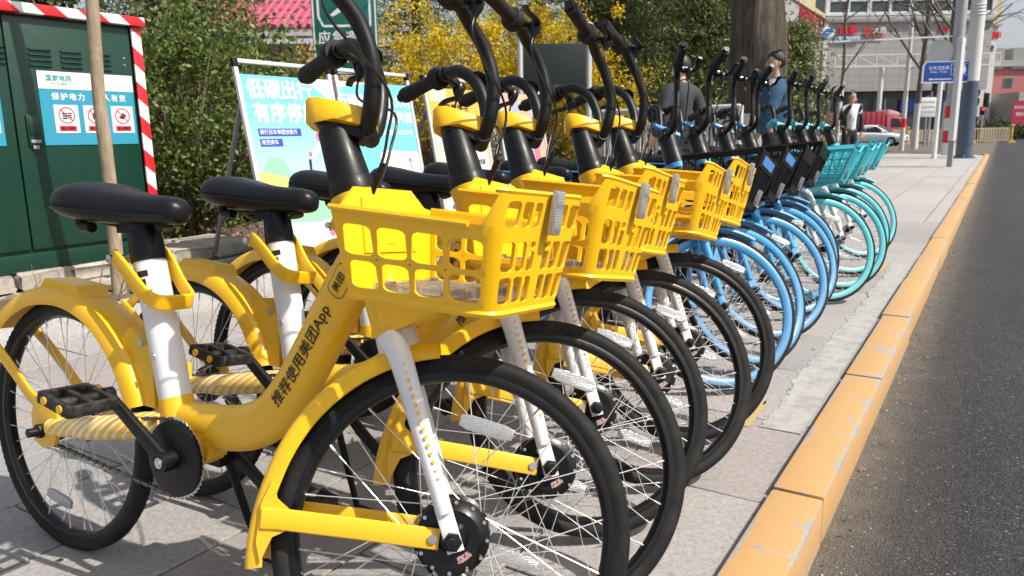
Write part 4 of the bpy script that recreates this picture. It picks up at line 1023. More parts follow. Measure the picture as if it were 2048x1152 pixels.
M['leaf_shrub'] = leaf_mat('shrub_leaf', [(0, (0.035, 0.065, 0.014)), (0.45, (0.090, 0.145, 0.028)), (0.9, (0.22, 0.28, 0.055)), (1, (0.22, 0.17, 0.07))])
M['leaf_dark'] = leaf_mat('dark_leaf', [(0, (0.025, 0.042, 0.013)), (0.6, (0.06, 0.09, 0.026)), (1, (0.13, 0.155, 0.045))])
M['leaf_fors'] = leaf_mat('forsythia_petal', [(0, (0.50, 0.34, 0.004)), (0.5, (0.74, 0.54, 0.008)), (0.85, (0.80, 0.64, 0.02)), (1, (0.22, 0.20, 0.03))], 0.5, 0.45)
M['needle'] = leaf_mat('conifer_needle', [(0, (0.05, 0.072, 0.022)), (0.55, (0.12, 0.155, 0.045)), (1, (0.27, 0.30, 0.085))], 0.6, 0.2)
M['dryleaf'] = leaf_mat('dry_leaf', [(0, (0.10, 0.06, 0.03)), (0.5, (0.22, 0.14, 0.07)), (1, (0.36, 0.27, 0.16))], 0.8, 0.15)
def bark(name, a, b, sc=18, st=1.0, vert=0.12):
    t = Nt(name, a, 0.9); v = t.coord(scale=(1, 1, vert)); n1 = t.noise(v, sc, 10, 0.75, 0.6); n2 = t.noise(t.coord(), 5, 5)
    c = t.ramp(n1, [(0.32, a), (0.68, b)]); t.col(t.mix(t.ramp(n2, [(0.4, (0, 0, 0)), (0.8, (0.4, 0.4, 0.4))]), c, a)); t.bump(n1, st, 0.02); return t
M['twig'] = bark('twig_bark', (0.10, 0.072, 0.05), (0.25, 0.19, 0.14), 25, 0.6).m
M['palebark'] = bark('pale_bark', (0.27, 0.205, 0.135), (0.50, 0.41, 0.29), 30, 0.8, 0.25).m
M['darkbark'] = bark('dark_bark', (0.016, 0.013, 0.011), (0.22, 0.175, 0.135), 22, 3.0, 0.09).m
M['greybark'] = bark('grey_bark', (0.075, 0.062, 0.052), (0.21, 0.18, 0.155), 16, 0.8).m
M['limewash'] = bark('limewash', (0.45, 0.43, 0.39), (0.74, 0.72, 0.68), 12, 0.7).m

def clumps(n, cen, radii, count, spread, hollow=0.55, top=0.0):
    """clump centres inside a shell, then leaves gathered round them: an uneven outline with gaps"""
    d = RNG.normal(size=(n, 3)); d /= np.linalg.norm(d, axis=1)[:, None]
    r = RNG.uniform(hollow, 1.0, n) ** 0.6 * (1 + 0.16 * RNG.normal(size=n)); C = d * r[:, None] * np.array(radii)
    C[:, 2] *= np.where(C[:, 2] < 0, 0.95, 1.0); idx = RNG.integers(0, n, count); sz = RNG.uniform(0.5, 1.4, n)
    P = C[idx] + RNG.normal(size=(count, 3)) * (spread * sz[idx])[:, None]
    return P + np.array(cen), C + np.array(cen)

def shoots(root_xy, z0, targets, r0, mat, parent, name='stems', bend=0.25, r1=0.003):
    g = G()
    for q in targets:
        b = Vector((root_xy[0] + random.uniform(-.12, .12), root_xy[1] + random.uniform(-.12, .12), z0)); q = Vector(q)
        m = b.lerp(q, 0.5) + Vector((random.uniform(-1, 1), random.uniform(-1, 1), random.uniform(0, 1))) * bend * (q - b).length * 0.4
        p = spline([b, m, q], 4); k = len(p); g.tube(p, [r0 + (r1 - r0) * i / (k - 1) for i in range(k)], 5)
    return link(name, g.mesh(name, mat, merge=False, ang=80), parent)

def shrub(name, label, cat, base, cen, radii, leaves, size, mat, n=90, spread=0.09, group=None, stems=26, aspect=0.5, r0=0.014, hollow=0.55, zmin=None):
    t_ = thing(name, label, cat, base, 0, group); b = Vector(base)
    P, C = clumps(n, Vector(cen) - b, radii, leaves, spread, hollow)
    if zmin is not None: P = P[P[:, 2] + b.z > zmin]
    leaf_cloud('foliage', P, size, mat, t_, 1.0, aspect)
    shoots((0, 0), 0, C[:stems], r0, M['twig'], t_)
    return t_

def branchy(g, p, d, L, r, depth, spread=0.55, kids=(2, 3), shrink=0.68, droop=0.0, tips=None, segs=4):
    pts = [p]; dd = d.normalized(); rr = [r]
    for i in range(segs):
        dd = (dd + Vector((random.gauss(0, 1), random.gauss(0, 1), random.gauss(0, 1) + droop)) * 0.11).normalized(); pts.append(pts[-1] + dd * L / segs); rr.append(r * (1 - 0.45 * (i + 1) / segs))
    g.tube(pts, rr, 6 if depth > 1 else 4, cap=False)
    if tips is not None: tips.append(pts[-1])
    if depth <= 0: return
    for k in range(random.randint(*kids)):
        i = random.randint(1, segs); s_, u = basis(dd); a = random.uniform(0, 2 * PI)
        nd = (dd + (s_ * math.cos(a) + u * math.sin(a)) * spread * random.uniform(0.6, 1.3)).normalized()
        branchy(g, pts[i], nd, L * shrink * random.uniform(0.75, 1.15), rr[i] * 0.62, depth - 1, spread, kids, shrink, droop, tips, segs)

def bare_tree(label, loc, h, r, lean=(0, 0), depth=4, wash=1.2, group='bare street trees', first=0.35, kids=(2, 3), seed=1):
    random.seed(seed); t_ = thing('bare_tree', label, 'tree', loc, 0, group); L = Vector((lean[0], lean[1], 1))
    top = L * h; n = 10; path = [L * (h * i / n) + Vector((random.uniform(-1, 1), random.uniform(-1, 1), 0)) * 0.012 * h * (i / n) for i in range(n + 1)]
    g = G(); kk = [(p, r * (1.12 if i == 0 else 1) * (1 - 0.62 * i / n)) for i, p in enumerate(path)]
    cut = [i for i, p in enumerate(path) if p.z > wash][0] if wash else 0
    if wash:
        p0, r0 = kk[cut - 1]; p1, r1 = kk[cut]; f = (wash - p0.z) / (p1.z - p0.z); mid = (p0.lerp(p1, f), r0 + (r1 - r0) * f)
        low = kk[:cut] + [mid]; up = [mid] + kk[cut:]
        w_ = G(); w_.tube([p for p, _ in low], [q for _, q in low], 12, cap=False); w_.obj('limewash', M['limewash'], t_)
    else: up = kk
    g.tube([p for p, _ in up], [q for _, q in up], 12, cap=False); g.obj('trunk', M['greybark'], t_)
    c = G()
    for i in range(2, n + 1):
        if path[i].z < first * h: continue
        for k in range(random.randint(*kids)):
            a = random.uniform(0, 2 * PI); d = Vector((math.cos(a), math.sin(a), random.uniform(0.5, 1.1)))
            branchy(c, path[i], d, h * random.uniform(0.18, 0.32), kk[i][1] * 0.5, depth - 2, 0.6)
    link('branches', c.mesh('branches', M['greybark'], merge=False, ang=80), t_, kind='stuff'); return t_

def conifer(label, loc, h, rad_, leaves, group=None, size=0.05, open_=1.0, z0=0.6, name='conifer_tree'):
    t_ = thing(name, label, 'tree', loc, 0, group)
    g = G(); g.tube([(0, 0, 0), (0.03, 0.02, h * 0.5), (0, 0, h * 0.97)], [0.16, 0.11, 0.02], 10); g.obj('trunk', M['darkbark'], t_)
    nb = 190; leaves = int(leaves * 2.6); pts = []; b = G()
    for k in range(nb):
        u = (k + 0.5) / nb; z = z0 + (h - z0) * u; L = rad_ * (1 - u) ** 0.75 * random.uniform(0.55, 1.1) + 0.1; a = k * 2.4 + random.uniform(-.4, .4)
        d = Vector((math.cos(a), math.sin(a), -0.15 + 0.25 * u)); e = Vector((0, 0, z)) + d * L; b.tube([(0, 0, z), Vector((0, 0, z)) + d * L * 0.5 + Vector((0, 0, 0.05)), e], [0.02, 0.014, 0.004], 4, cap=False)
        m = int(leaves / nb); tt = RNG.uniform(0.2, 1.05, m); base = np.array([0, 0, z]) + np.outer(tt, np.array(d) * L)
        pts.append(base + RNG.normal(size=(m, 3)) * (np.array([0.16, 0.16, 0.07]) * (0.4 + tt[:, None] * 0.8)) * open_)
    link('branches', b.mesh('branches', M['darkbark'], merge=False, ang=80), t_)
    leaf_cloud('foliage', np.concatenate(pts), size * 0.8, M['needle'], t_, 1.0, 0.24); return t_

scatter_leaves('leaf_litter', 9000, (-9.0, -3.9), (1.0, 11.0), 0.115, 0.028, M['dryleaf'])['kind'] = 'stuff'
# shrub behind the cabinet and the mass around it
shrub('evergreen_shrub', 'olive green twiggy shrub beside the green electricity cabinet', 'shrub', (-5.55, 3.85, 0.1), (-5.55, 3.85, 1.05), (0.68, 0.70, 0.78), 19000, 0.022, M['leaf_shrub'], 120, 0.10, 'shrubs behind the row', 60, r0=0.016)
shrub('evergreen_shrub', 'dark shrub rising behind the top of the electricity cabinet', 'shrub', (-7.2, 3.7, 0.1), (-7.2, 3.7, 1.55), (0.9, 1.4, 1.35), 12000, 0.040, M['leaf_dark'], 120, 0.16, 'shrubs behind the row', 30)
shrub('evergreen_shrub', 'green shrub behind the first notice board', 'shrub', (-6.5, 5.3, 0.1), (-6.5, 5.3, 1.15), (0.75, 0.9, 0.95), 9000, 0.034, M['leaf_shrub'], 90, 0.12, 'shrubs behind the row', 40)
conifer('tall dark conifer above the shrubs left of the pink roof', (-9.8, 7.0, 0.1), 5.2, 1.5, 15000, 'conifers in the park', 0.055)
for lab, x, y, rx, ry, rz, zc, cnt in (('yellow flowering forsythia behind the second and third notice boards', -7.2, 9.3, 1.25, 1.5, 1.25, 1.75, 12000),
                                  ('tall yellow flowering forsythia left of the dark information board', -6.6, 11.2, 1.2, 1.3, 1.5, 2.0, 12000),
                                  ('yellow flowering forsythia spilling round the dark information board', -5.3, 10.9, 0.8, 1.0, 1.1, 1.25, 7000),
                                  ('small yellow forsythia in front of the pink-roofed house', -9.2, 9.1, 0.7, 0.7, 0.7, 1.75, 3000)):
    shrub('forsythia_bush', lab, 'shrub', (x, y, 0.1), (x, y, zc), (rx, ry, rz), int(cnt * 1.1), 0.026, M['leaf_fors'], 150, 0.10, 'yellow flowering forsythias', 130, 0.55, 0.013, 0.3, 0.35)
for lab, x, y, h, r_, cnt in (('broad dark green conifer behind the dark information board', -6.6, 14.2, 5.4, 2.0, 20000), ('dense conifer to the left of the big dark trunk', -4.4, 13.6, 5.6, 1.7, 20000),
                      ('tall conifer rising far behind the forsythias', -12.7, 15.6, 8.0, 2.8, 14000), ('broad conifer far behind the dark information board', -11.2, 19.2, 8.5, 3.0, 14000), ('large conifer farther back between forsythia and trunk', -7.6, 18.5, 7.0, 2.4, 16000), ('slim conifer just right of the big dark trunk', -3.35, 15.2, 2.75, 0.75, 9000)):
    conifer(lab, (x, y, 0.1), h, r_, cnt, 'conifers in the park', 0.05 if h < 3 else 0.065, 1.2, 0.15)

# big whitewashed trunk
t_ = thing('street_tree', 'thick dark tree trunk with whitewashed foot behind the bicycles', 'tree', (-2.72, 10.15, 0.0))
g = G(); n = 12; path = [Vector((0.02 * math.sin(i), 0.02 * math.cos(i * 1.3), 1.18 + 4.2 * i / n)) for i in range(n + 1)]
def lobed(g, path, r, n=64, amp=0.085):
    vs = []; m = n
    for i, p in enumerate(path):
        for j in range(n):
            a = 2 * PI * j / n; rr = r[i] * (1 + amp * math.sin(5 * a + i * 0.3) * 0.7 + amp * 0.6 * math.sin(11 * a - i * 0.5) + random.uniform(-1, 1) * amp * 0.35)
            vs.append(p + Vector((rr * math.cos(a), rr * math.sin(a), 0)))
    g.add(vs, [(i * m + j, i * m + (j + 1) % m, (i + 1) * m + (j + 1) % m, (i + 1) * m + j) for i in range(len(path) - 1) for j in range(m)])
lobed(g, path, [0.315 + 0.02 * math.sin(i) for i in range(n + 1)]); g.obj('trunk', M['darkbark'], t_, ang=70)
g = G(); lobed(g, [Vector((0, 0, z)) for z in (-0.02, 0.15, 0.4, 0.7, 1.0, 1.19)], [0.42, 0.36, 0.335, 0.325, 0.32, 0.318]); g.obj('limewash', M['limewash'], t_, ang=70)
c = G(); tips = []
for k in range(7): branchy(c, Vector((0, 0, 4.2 + 0.2 * k)), Vector((math.cos(k * 2.2), math.sin(k * 2.2), 0.9)), 1.8, 0.12, 2)
link('branches', c.mesh('branches', M['darkbark'], merge=False, ang=80), t_)

# sapling in front of the cabinet, its trunk slightly crooked
t_ = thing('young_tree', 'pale slender young tree trunk in front of the green cabinet', 'tree', (-4.10, 2.34, 0.08)); g = G()
p = spline([(0, 0, 0), (0.02, 0.0, 0.35), (0.055, -0.01, 0.75), (0.09, -0.035, 1.1), (0.14, -0.045, 1.5), (0.20, -0.06, 2.0), (0.30, -0.1, 2.7), (0.36, -0.12, 3.3)], 4); k = len(p)
g.tube(p, [0.037 - 0.011 * i / (k - 1) + (0.010 if i == 0 else 0) + random.uniform(-0.0015, 0.0015) for i in range(k)], 14); g.ball((0.042, 0.026, 0.56), 0.017, 8, 6, (1, 1, 1.9)); g.obj('trunk', M['palebark'], t_, ang=80)
c = G()
for i in range(6): branchy(c, Vector(p[-6 + i]), Vector((math.cos(i * 2.1), math.sin(i * 2.1), 1.2)), 0.7, 0.014, 2)
link('branches', c.mesh('branches', M['palebark'], merge=False, ang=80), t_)
g = G()
for i in range(5): branchy(g, Vector((-4.15 + 0.1 * i, 1.9 + 0.09 * i, 0.09)), Vector((0.1, random.uniform(-.3, .3), 1)), 0.16, 0.006, 1)
tag(link('dead_twig', g.mesh('dead_twig', M['twig'], merge=False)), 'dry twigs sticking up from the soil below the cabinet', 'twigs', kind='stuff')

# bare trees by the far corner: (world x, y)
for i, (x, y, h, r, ln, lab) in enumerate(((-6.6, 39.5, 12.0, 0.085, (0.015, 0.0), 'slim bare tree with white foot right of the man in the white shirt'),
                                   (-3.75, 45.0, 13.0, 0.16, (0.01, 0), 'bare tree with white foot just left of the blue toilet sign'),
                                   (-2.35, 43.0, 14.0, 0.15, (0.0, 0.0), 'bare tree directly behind the post of the blue toilet sign'),
                                   (-2.0, 38.3, 14.0, 0.15, (0.008, 0), 'dark bare tree between the toilet sign and the white panel'))):
    bare_tree(lab, (x, y, 0), h, r, ln, 4, 2.3, 'bare street trees', 0.26, (1, 3), 21 + i)
bare_tree('bare spindly tree in front of the mall, left of the tall mall sign pole', (-15.5, 60.0, -0.1), 11.0, 0.16, (0, 0), 4, 0, 'bare street trees', 0.2, (2, 3), 31)
random.seed(99)
cnt = 130; gc = np.stack([-0.292 + np.abs(RNG.normal(0, 0.05, cnt)), RNG.uniform(0.9, 16, cnt), np.full(cnt, -0.094)], 1)
leaf_cloud('gutter_leaves', gc, 0.0085, M['dryleaf'], None, 0.25)['kind'] = 'stuff'
g = G()
for i in range(320):
    x, y = -0.290 + abs(random.gauss(0, 0.06)), random.uniform(0.9, 14); g.ball((x, y, -0.098), random.uniform(0.0015, 0.0045), 5, 3, (1, 1, 0.7))
link('gutter_grit', g.mesh('gutter_grit', M['granite'], merge=False), None, kind='stuff')
cnt = 70; pc_ = np.stack([RNG.uniform(-3.7, -0.5, cnt), RNG.uniform(0.3, 9, cnt), np.full(cnt, 0.006)], 1)
leaf_cloud('pavement_leaves', pc_, 0.012, M['dryleaf'], None, 0.25)['kind'] = 'stuff'
# ------------------------------------------------------------------ things behind the row
M['green'] = paint('dark_green_enamel', (0.002, 0.036, 0.021), 0.38, 0.2, 0.25, (0.01, 0.035, 0.025), 4)
M['red'] = flat('red_paint', (0.62, 0.02, 0.03), 0.45, 0, 0.1); M['signwhite'] = flat('sign_white', (0.72, 0.72, 0.72), 0.45, 0, 0.06)
M['cyan'] = flat('panel_blue', (0.03, 0.27, 0.40), 0.4, 0, 0.05); M['signgreen'] = flat('sign_green', (0.008, 0.13, 0.10), 0.4, 0, 0.1)
M['signblue'] = flat('sign_blue', (0.012, 0.07, 0.36), 0.35, 0, 0.12); M['alu'] = flat('aluminium_frame', (0.66, 0.67, 0.68), 0.35, 0.4, 0.1, 20)
M['tealink'] = flat('teal_ink', (0.05, 0.30, 0.30), 0.5, 0, 0); M['navy'] = flat('navy_ink', (0.03, 0.06, 0.35), 0.5, 0, 0)
t = Nt('hazard_film', (0.7, 0.7, 0.7), 0.35); v = t.coord(); sx = t.node('ShaderNodeSeparateXYZ'); t.l.new(v, sx.inputs[0])
ph = t.math('FRACT', t.math('MULTIPLY', t.math('ADD', sx.outputs['Y'], t.math('MULTIPLY', sx.outputs['Z'], 0.62)), 8.6)) if False else t.math('FRACT', t.math('ADD', t.math('MULTIPLY', sx.outputs['Y'], 4.1), t.math('MULTIPLY', sx.outputs['Z'], 4.9)))
t.col(t.mix(t.math('GREATER_THAN', ph, 0.5), (0.72, 0.71, 0.71), (0.66, 0.02, 0.03))); t.bump(t.noise(v, 30, 4), 0.25, 0.004); M['hazard'] = t.m

def board(g, c, ux, uy, w_, h_, th): g.prism([(-w_ / 2, -h_ / 2), (w_ / 2, -h_ / 2), (w_ / 2, h_ / 2), (-w_ / 2, h_ / 2)], c, ux, uy, th)

# electricity cabinet on its stone footing, doors facing the street
X0 = -4.5
cab = thing('electricity_cabinet', 'dark green electricity cabinet edged with red and white hazard tape', 'cabinet', (X0 - 0.35, 1.9, 0.25))
def cabo(g, name, mat, par=None, **k): g.v = [(x - cab.location.x, y - cab.location.y, z - cab.location.z) for x, y, z in g.v]; return g.obj(name, mat, par or cab, **k)
g = G(); g.box((X0 - 0.37, 1.86, 0.95), (0.70, 1.98, 1.40)); g.box((X0 - 0.36, 1.86, 1.665), (0.80, 2.06, 0.03)); g.box((X0 - 0.355, 1.86, 0.30), (0.72, 2.0, 0.10)); cabo(g, 'body', M['green'], bevel=0.006)
for ya, yb in ((0.90, 2.105), (2.115, 2.815)):
    g = G(); g.box((X0 - 0.013, (ya + yb) / 2, 0.995), (0.022, yb - ya, 1.25)); cabo(g, 'door', M['green'], bevel=0.005)
for y0 in (2.22, 2.39, 2.56, 1.62, 1.80, 1.98):
    for k in range(4):
        g = G(); z = 1.465 - 0.028 * k; L = 0.125
        g.add([(X0 - 0.002, y0, z), (X0 - 0.002, y0 + L, z), (X0 + 0.012, y0 + L - 0.008, z - 0.012), (X0 + 0.012, y0 + 0.008, z - 0.012), (X0 - 0.002, y0, z - 0.017), (X0 - 0.002, y0 + L, z - 0.017)], [(0, 1, 2, 3), (3, 2, 5, 4), (0, 3, 4), (1, 5, 2), (0, 4, 5, 1)])
        cabo(g, 'louvre', M['green'], bevel=0.002)
for c, d in (((X0 + 0.006, 2.855, 0.95), (0.014, 0.06, 1.36)), ((X0 - 0.004, 1.86, 1.662), (0.094, 2.08, 0.052)), ((X0 - 0.36, 2.879, 0.95), (0.72, 0.014, 1.36))):
    g = G(); g.box(c, d); cabo(g, 'hazard_tape', M['hazard'], bevel=0.003)
g = G(); g.box((X0 + 0.005, 2.195, 1.02), (0.018, 0.066, 0.165)); g.box((X0 + 0.016, 2.195, 1.045), (0.010, 0.050, 0.09)); cabo(g, 'lock_plate', M['green'], bevel=0.004)
g = G(); g.box((X0 + 0.016, 2.195, 0.962), (0.012, 0.052, 0.018)); g.box((X0 + 0.012, 2.195, 0.93), (0.01, 0.032, 0.02)); cabo(g, 'handle', M['greymetal'], bevel=0.003)
for y in (2.765,):
    for z in (1.445, 1.405): g = G(); g.cyl((X0 - 0.003, y, z), (X0 + 0.004, y, z), 0.006, n=10); cabo(g, 'rivet', M['steel'])
def notice(y0, y1, full):
    x = X0 + 0.001; ux, uy = Vector((0, 1, 0)), Vector((0, 0, 1)); L = y1 - y0
    def pt(dy, z, lift=0.0): return Vector((x + lift - cab.location.x, y0 + dy - cab.location.y, z - cab.location.z))
    g = G(); g.box((x, y0 + L / 2, 1.14), (0.005, L, 0.40)); p = cabo(g, 'notice_panel', M['cyan'])
    def lay(name, dy, z, w_, h_, mat, lift): g = G(); board(g, pt(dy, z, lift), ux, uy, w_, h_, 0.001); return g.obj(name, mat, p)
    lay('header', L / 2, 1.296, L, 0.095, M['signwhite'], 0.0035)
    text('国家电网', 0.036, M['tealink'], p, pt(0.115, 1.305, 0.0045), ux, uy, 0.02); text('STATE GRID', 0.0165, M['tealink'], p, pt(0.115, 1.277, 0.0045), ux, uy, 0.01)
    text('保护电力   人人有责', 0.043, M['signwhite'], p, pt(L / 2 + 0.005, 1.205, 0.0035), ux, uy, 0.02, spacing=1.25)
    for k in range(3):
        dy = 0.135 + 0.165 * k
        lay('warning_card', dy, 1.085, 0.135, 0.155, M['signwhite'], 0.0035)
        g = G(); g.lathe([(0.040, 0), (0.046, 0), (0.046, 0.001), (0.040, 0.001)], pt(dy, 1.105, 0.0045), (1, 0, 0), 28, closed=True); g.beam(pt(dy - 0.030, 1.135, 0.0052), pt(dy + 0.030, 1.075, 0.0052), 0.0008, 0.005, up=(0, 1, 1)); g.obj('prohibition_ring', M['red'], p)
        g = G()
        if k == 0:
            for q in range(3): g.box(pt(-0.012 + dy, 1.088 + 0.013 * q, 0.0045), (0.0006, 0.026, 0.009)); g.box(pt(0.017 + dy, 1.092 + 0.012 * q, 0.0045), (0.0006, 0.024, 0.007))
        elif k == 1: g.prism([(-0.024, 0.0), (0, 0.024), (0.024, 0), (0.016, 0), (0.016, -0.022), (0.005, -0.022), (0.005, -0.006), (-0.005, -0.006), (-0.005, -0.022), (-0.016, -0.022), (-0.016, 0)], pt(dy, 1.107, 0.0045), ux, uy, 0.0006)
        else: g.prism([(-0.025, -0.010), (0.005, -0.02), (0.026, 0.004), (0.012, 0.010), (0.004, 0.022), (-0.006, 0.008)], pt(dy, 1.105, 0.0045), ux, uy, 0.0006)
        g.obj('pictogram', M['ink'], p)
        lay('caption_bar', dy, 1.032, 0.095, 0.030, M['red'], 0.0045)
        text(('禁止堆物', '禁止搭建', '禁止攀爬')[k], 0.019, M['ink'], p, pt(dy, 1.032, 0.0054), ux, uy, 0.02)
notice(2.25, 2.80, True); notice(1.50, 2.05, True)
foot = thing('stone_footing', 'pale rough stone footing under the green electricity cabinet', 'footing', (-4.75, 1.9, 0.06))
y = 0.7
while y < 3.25:
    L = random.uniform(0.28, 0.5)
    for z, h_ in ((0.10, 0.11), (0.205, 0.09)):
        g = G(); g.box((0, 0, 0), (0.62 + random.uniform(-0.03, 0.03), L - 0.012, h_ - 0.006)); me = g.mesh('stone', M['rubble'], bevel=0.016, seg=2)
        for v_ in me.vertices: v_.co += Vector((random.uniform(-1, 1), random.uniform(-1, 1), random.uniform(-1, 1))) * 0.012
        link('stone', me, foot, Matrix.Translation((0.02 - (0.04 if z > .15 else 0), y + L / 2 - 1.9 + (0.12 if z > 0.15 else 0), z - 0.06)) @ Matrix.Rotation(random.uniform(-.03, .03), 4, 'Z'))
    y += L

# ---- four leaning notice boards in a row
t = Nt('poster_sky_blue', (0.2, 0.55, 0.65), 0.3); v = t.coord(); sx = t.node('ShaderNodeSeparateXYZ'); t.l.new(v, sx.inputs[0])
t.col(t.ramp(t.math('ADD', sx.outputs['Z'], 0.0), [(0.15, (0.72, 0.75, 0.72)), (0.55, (0.42, 0.68, 0.74)), (1.0, (0.16, 0.52, 0.66))])); M['poster1'] = t.m
M['poster2'] = flat('poster_turquoise', (0.16, 0.50, 0.56), 0.3, 0, 0.08, 2); M['poster3'] = flat('poster_white', (0.70, 0.69, 0.66), 0.3, 0, 0.03)
t = Nt('poster_collage', (0.6, 0.5, 0.5), 0.3); v = t.coord(); t.col(t.ramp(t.noise(v, 3.2, 1, 0.4), [(0.35, (0.30, 0.40, 0.46)), (0.45, (0.62, 0.30, 0.34)), (0.55, (0.70, 0.42, 0.16)), (0.65, (0.34, 0.36, 0.44))])); M['poster4'] = t.m
PC = {k: flat('print_' + k, c, 0.35, 0, 0) for k, c in dict(lime=(0.52, 0.68, 0.16), mint=(0.25, 0.60, 0.35), orange=(0.72, 0.40, 0.06), cream=(0.70, 0.62, 0.42), pink=(0.66, 0.16, 0.24), grey=(0.45, 0.46, 0.48), pale=(0.70, 0.72, 0.72), skin=(0.62, 0.36, 0.26)).items()}
def notice_board(y, label, poster, fill, wdt=0.80, x=-4.0, dx=0.23, top=1.44):
    b = thing('notice_board', label, 'notice board', (x + dx, y, 0.13), 0, 'notice boards in a row'); O = Vector((x + dx, y, 0.13)); ht = 1.22
    uy = Vector((-dx, 0, top - 0.13)).normalized(); ux = Vector((0, 1, 0)); nz = ux.cross(uy)
    P = lambda a, h, l=0.0: ux * a + uy * h + nz * l           # a along, h up the board, from its lower left corner
    H = (top - 0.13) / uy.z
    for a in (0.012, wdt - 0.012): g = G(); g.beam(P(a, 0), P(a, H), 0.03, 0.026, up=nz); g.obj('frame_post', M['alu'], b, bevel=0.005)
    g = G(); g.beam(P(0.03, H - 0.012), P(wdt - 0.03, H - 0.012), 0.026, 0.032, up=nz); g.obj('frame_rail', M['alu'], b, bevel=0.006)
    g = G(); g.beam(P(0.03, 0.05), P(wdt - 0.03, 0.05), 0.026, 0.028, up=nz); g.obj('frame_rail', M['alu'], b, bevel=0.006)
    for a in (0.012, wdt - 0.012): g = G(); g.beam(P(a, H - 0.05), P(a, H + 0.006), 0.036, 0.034, up=nz); g.obj('corner_cap', M['black'], b, bevel=0.006)
    for a in (0.02, wdt - 0.02): g = G(); q = P(a, H * 0.80, -0.02); g.beam(q, Vector((q.x - 0.55, a + 0.10, 0.0)), 0.022, 0.022); g.obj('leg', M['greymetal'], b)
    g = G(); board(g, P(wdt / 2, 0.06 + (H - 0.15) / 2, 0.0), ux, uy, wdt - 0.055, H - 0.15, 0.008); pn = g.obj('poster', poster, b)
    g = G(); c = P(wdt / 2, 0.06 + (H - 0.15) / 2, 0.0041); w2, h2 = (wdt - 0.055) / 2, (H - 0.15) / 2
    lay = lambda poly, mat, lift, nm='print': (lambda gg: (gg.add([P(a, h, lift) for a, h in poly], [tuple(range(len(poly)))]), gg.obj(nm, mat, pn, ang=0)))(G())
    tx = lambda s, size, mat, a, h, bold=0.03, al='LEFT', sp=1.0: text(s, size, mat, pn, P(a, h, 0.0062), ux, uy, bold, al, 0.0003, 'lettering', sp)
    fill(lay, tx, wdt, H); return b
circ = lambda cx, cy, r, n=18, a0=0, a1=360: [(cx + r * math.cos(rad(a0 + (a1 - a0) * i / n)), cy + r * math.sin(rad(a0 + (a1 - a0) * i / n))) for i in range(n + (0 if a1 - a0 >= 360 else 1))]
def f1(lay, tx, W_, H):
    lay([(W_ - 0.03, H - 0.09), (W_ - 0.03, H - 0.24), (W_ - 0.27, H - 0.09)], PC['pale'], 0.0045)
    tx('低碳出行', 0.135, M['signwhite'], 0.06, H - 0.185, 0.035); tx('有序停放', 0.135, M['signwhite'], 0.075, H - 0.335, 0.035)
    lay([(0.09, H - 0.475), (0.44, H - 0.475), (0.44, H - 0.425), (0.09, H - 0.425)], M['navy'], 0.0048); lay([(0.09, H - 0.54), (0.27, H - 0.54), (0.27, H - 0.49), (0.09, H - 0.49)], M['navy'], 0.0048)
    tx('骑行后车辆摆放整齐', 0.034, PC['pale'], 0.10, H - 0.45, 0.01); tx('规范停车', 0.034, PC['pale'], 0.10, H - 0.515, 0.01)
    lay(circ(0.18, 0.62, 0.105, 16, 0, 180) + [(0.075, 0.56), (0.285, 0.56)], PC['mint'], 0.0046); lay(circ(0.37, 0.575, 0.04), PC['mint'], 0.0047)
    lay([(0.03, 0.64), (0.14, 0.62), (0.30, 0.575), (0.50, 0.54), (W_ - 0.03, 0.555), (W_ - 0.03, 0.40), (0.03, 0.42)], PC['lime'], 0.0049)
    lay([(0.03, 0.33), (0.2, 0.30), (0.45, 0.28), (W_ - 0.03, 0.33), (W_ - 0.03, 0.42), (0.03, 0.43)], PC['mint'], 0.0051)
    lay([(0.03, 0.08), (W_ - 0.03, 0.08), (W_ - 0.03, 0.33), (0.45, 0.28), (0.2, 0.30), (0.03, 0.33)], M['signwhite'], 0.0053)
    lay(circ(0.595, 0.85, 0.035), PC['pink'], 0.0052)
    lay([(0.50, 0.71), (0.56, 0.74), (0.62, 0.80), (0.60, 0.83), (0.54, 0.77), (0.49, 0.75)], PC['pale'], 0.0055); lay(circ(0.485, 0.735, 0.018), PC['pink'], 0.0057)
    lay([(0.46, 0.70), (0.485, 0.70), (0.475, 0.60), (0.455, 0.60)], M['ink'], 0.0057); lay([(0.44, 0.60), (0.53, 0.60), (0.51, 0.50), (0.45, 0.50)], PC['pale'], 0.0057)
    lay([(0.645, 0.74), (0.69, 0.74), (0.70, 0.60), (0.655, 0.60)], M['ink'], 0.0057)
    lay(circ(0.555, 0.20, 0.028), PC['pink'], 0.0056); lay([(0.61, 0.18), (0.66, 0.18), (0.66, 0.235), (0.61, 0.235)], PC['mint'], 0.0056)
def f2(lay, tx, W_, H):
    lay([(0.03, H - 0.09), (0.03, H - 0.13), (0.4, H - 0.09)], PC['pale'], 0.0045)
    tx('低碳骑行 共享文明', 0.094, M['signwhite'], W_ - 0.035, H - 0.23, 0.03, 'RIGHT'); tx('规范停车 文明共创', 0.094, M['signwhite'], W_ - 0.035, H - 0.345, 0.03, 'RIGHT')
    tx('骑行后车辆摆放整齐 规范停车', 0.043, PC['pale'], W_ - 0.06, H - 0.46, 0.012, 'RIGHT')
    lay([(0.30, 0.08), (W_ - 0.03, 0.08), (W_ - 0.03, H - 0.61), (0.40, H - 0.585), (0.33, H - 0.61)], PC['pale'], 0.0047)
    lay(circ(0.66, 0.66, 0.02), PC['pink'], 0.0052); lay([(0.645, 0.64), (0.675, 0.64), (0.685, 0.54), (0.64, 0.54)], PC['mint'], 0.0052)
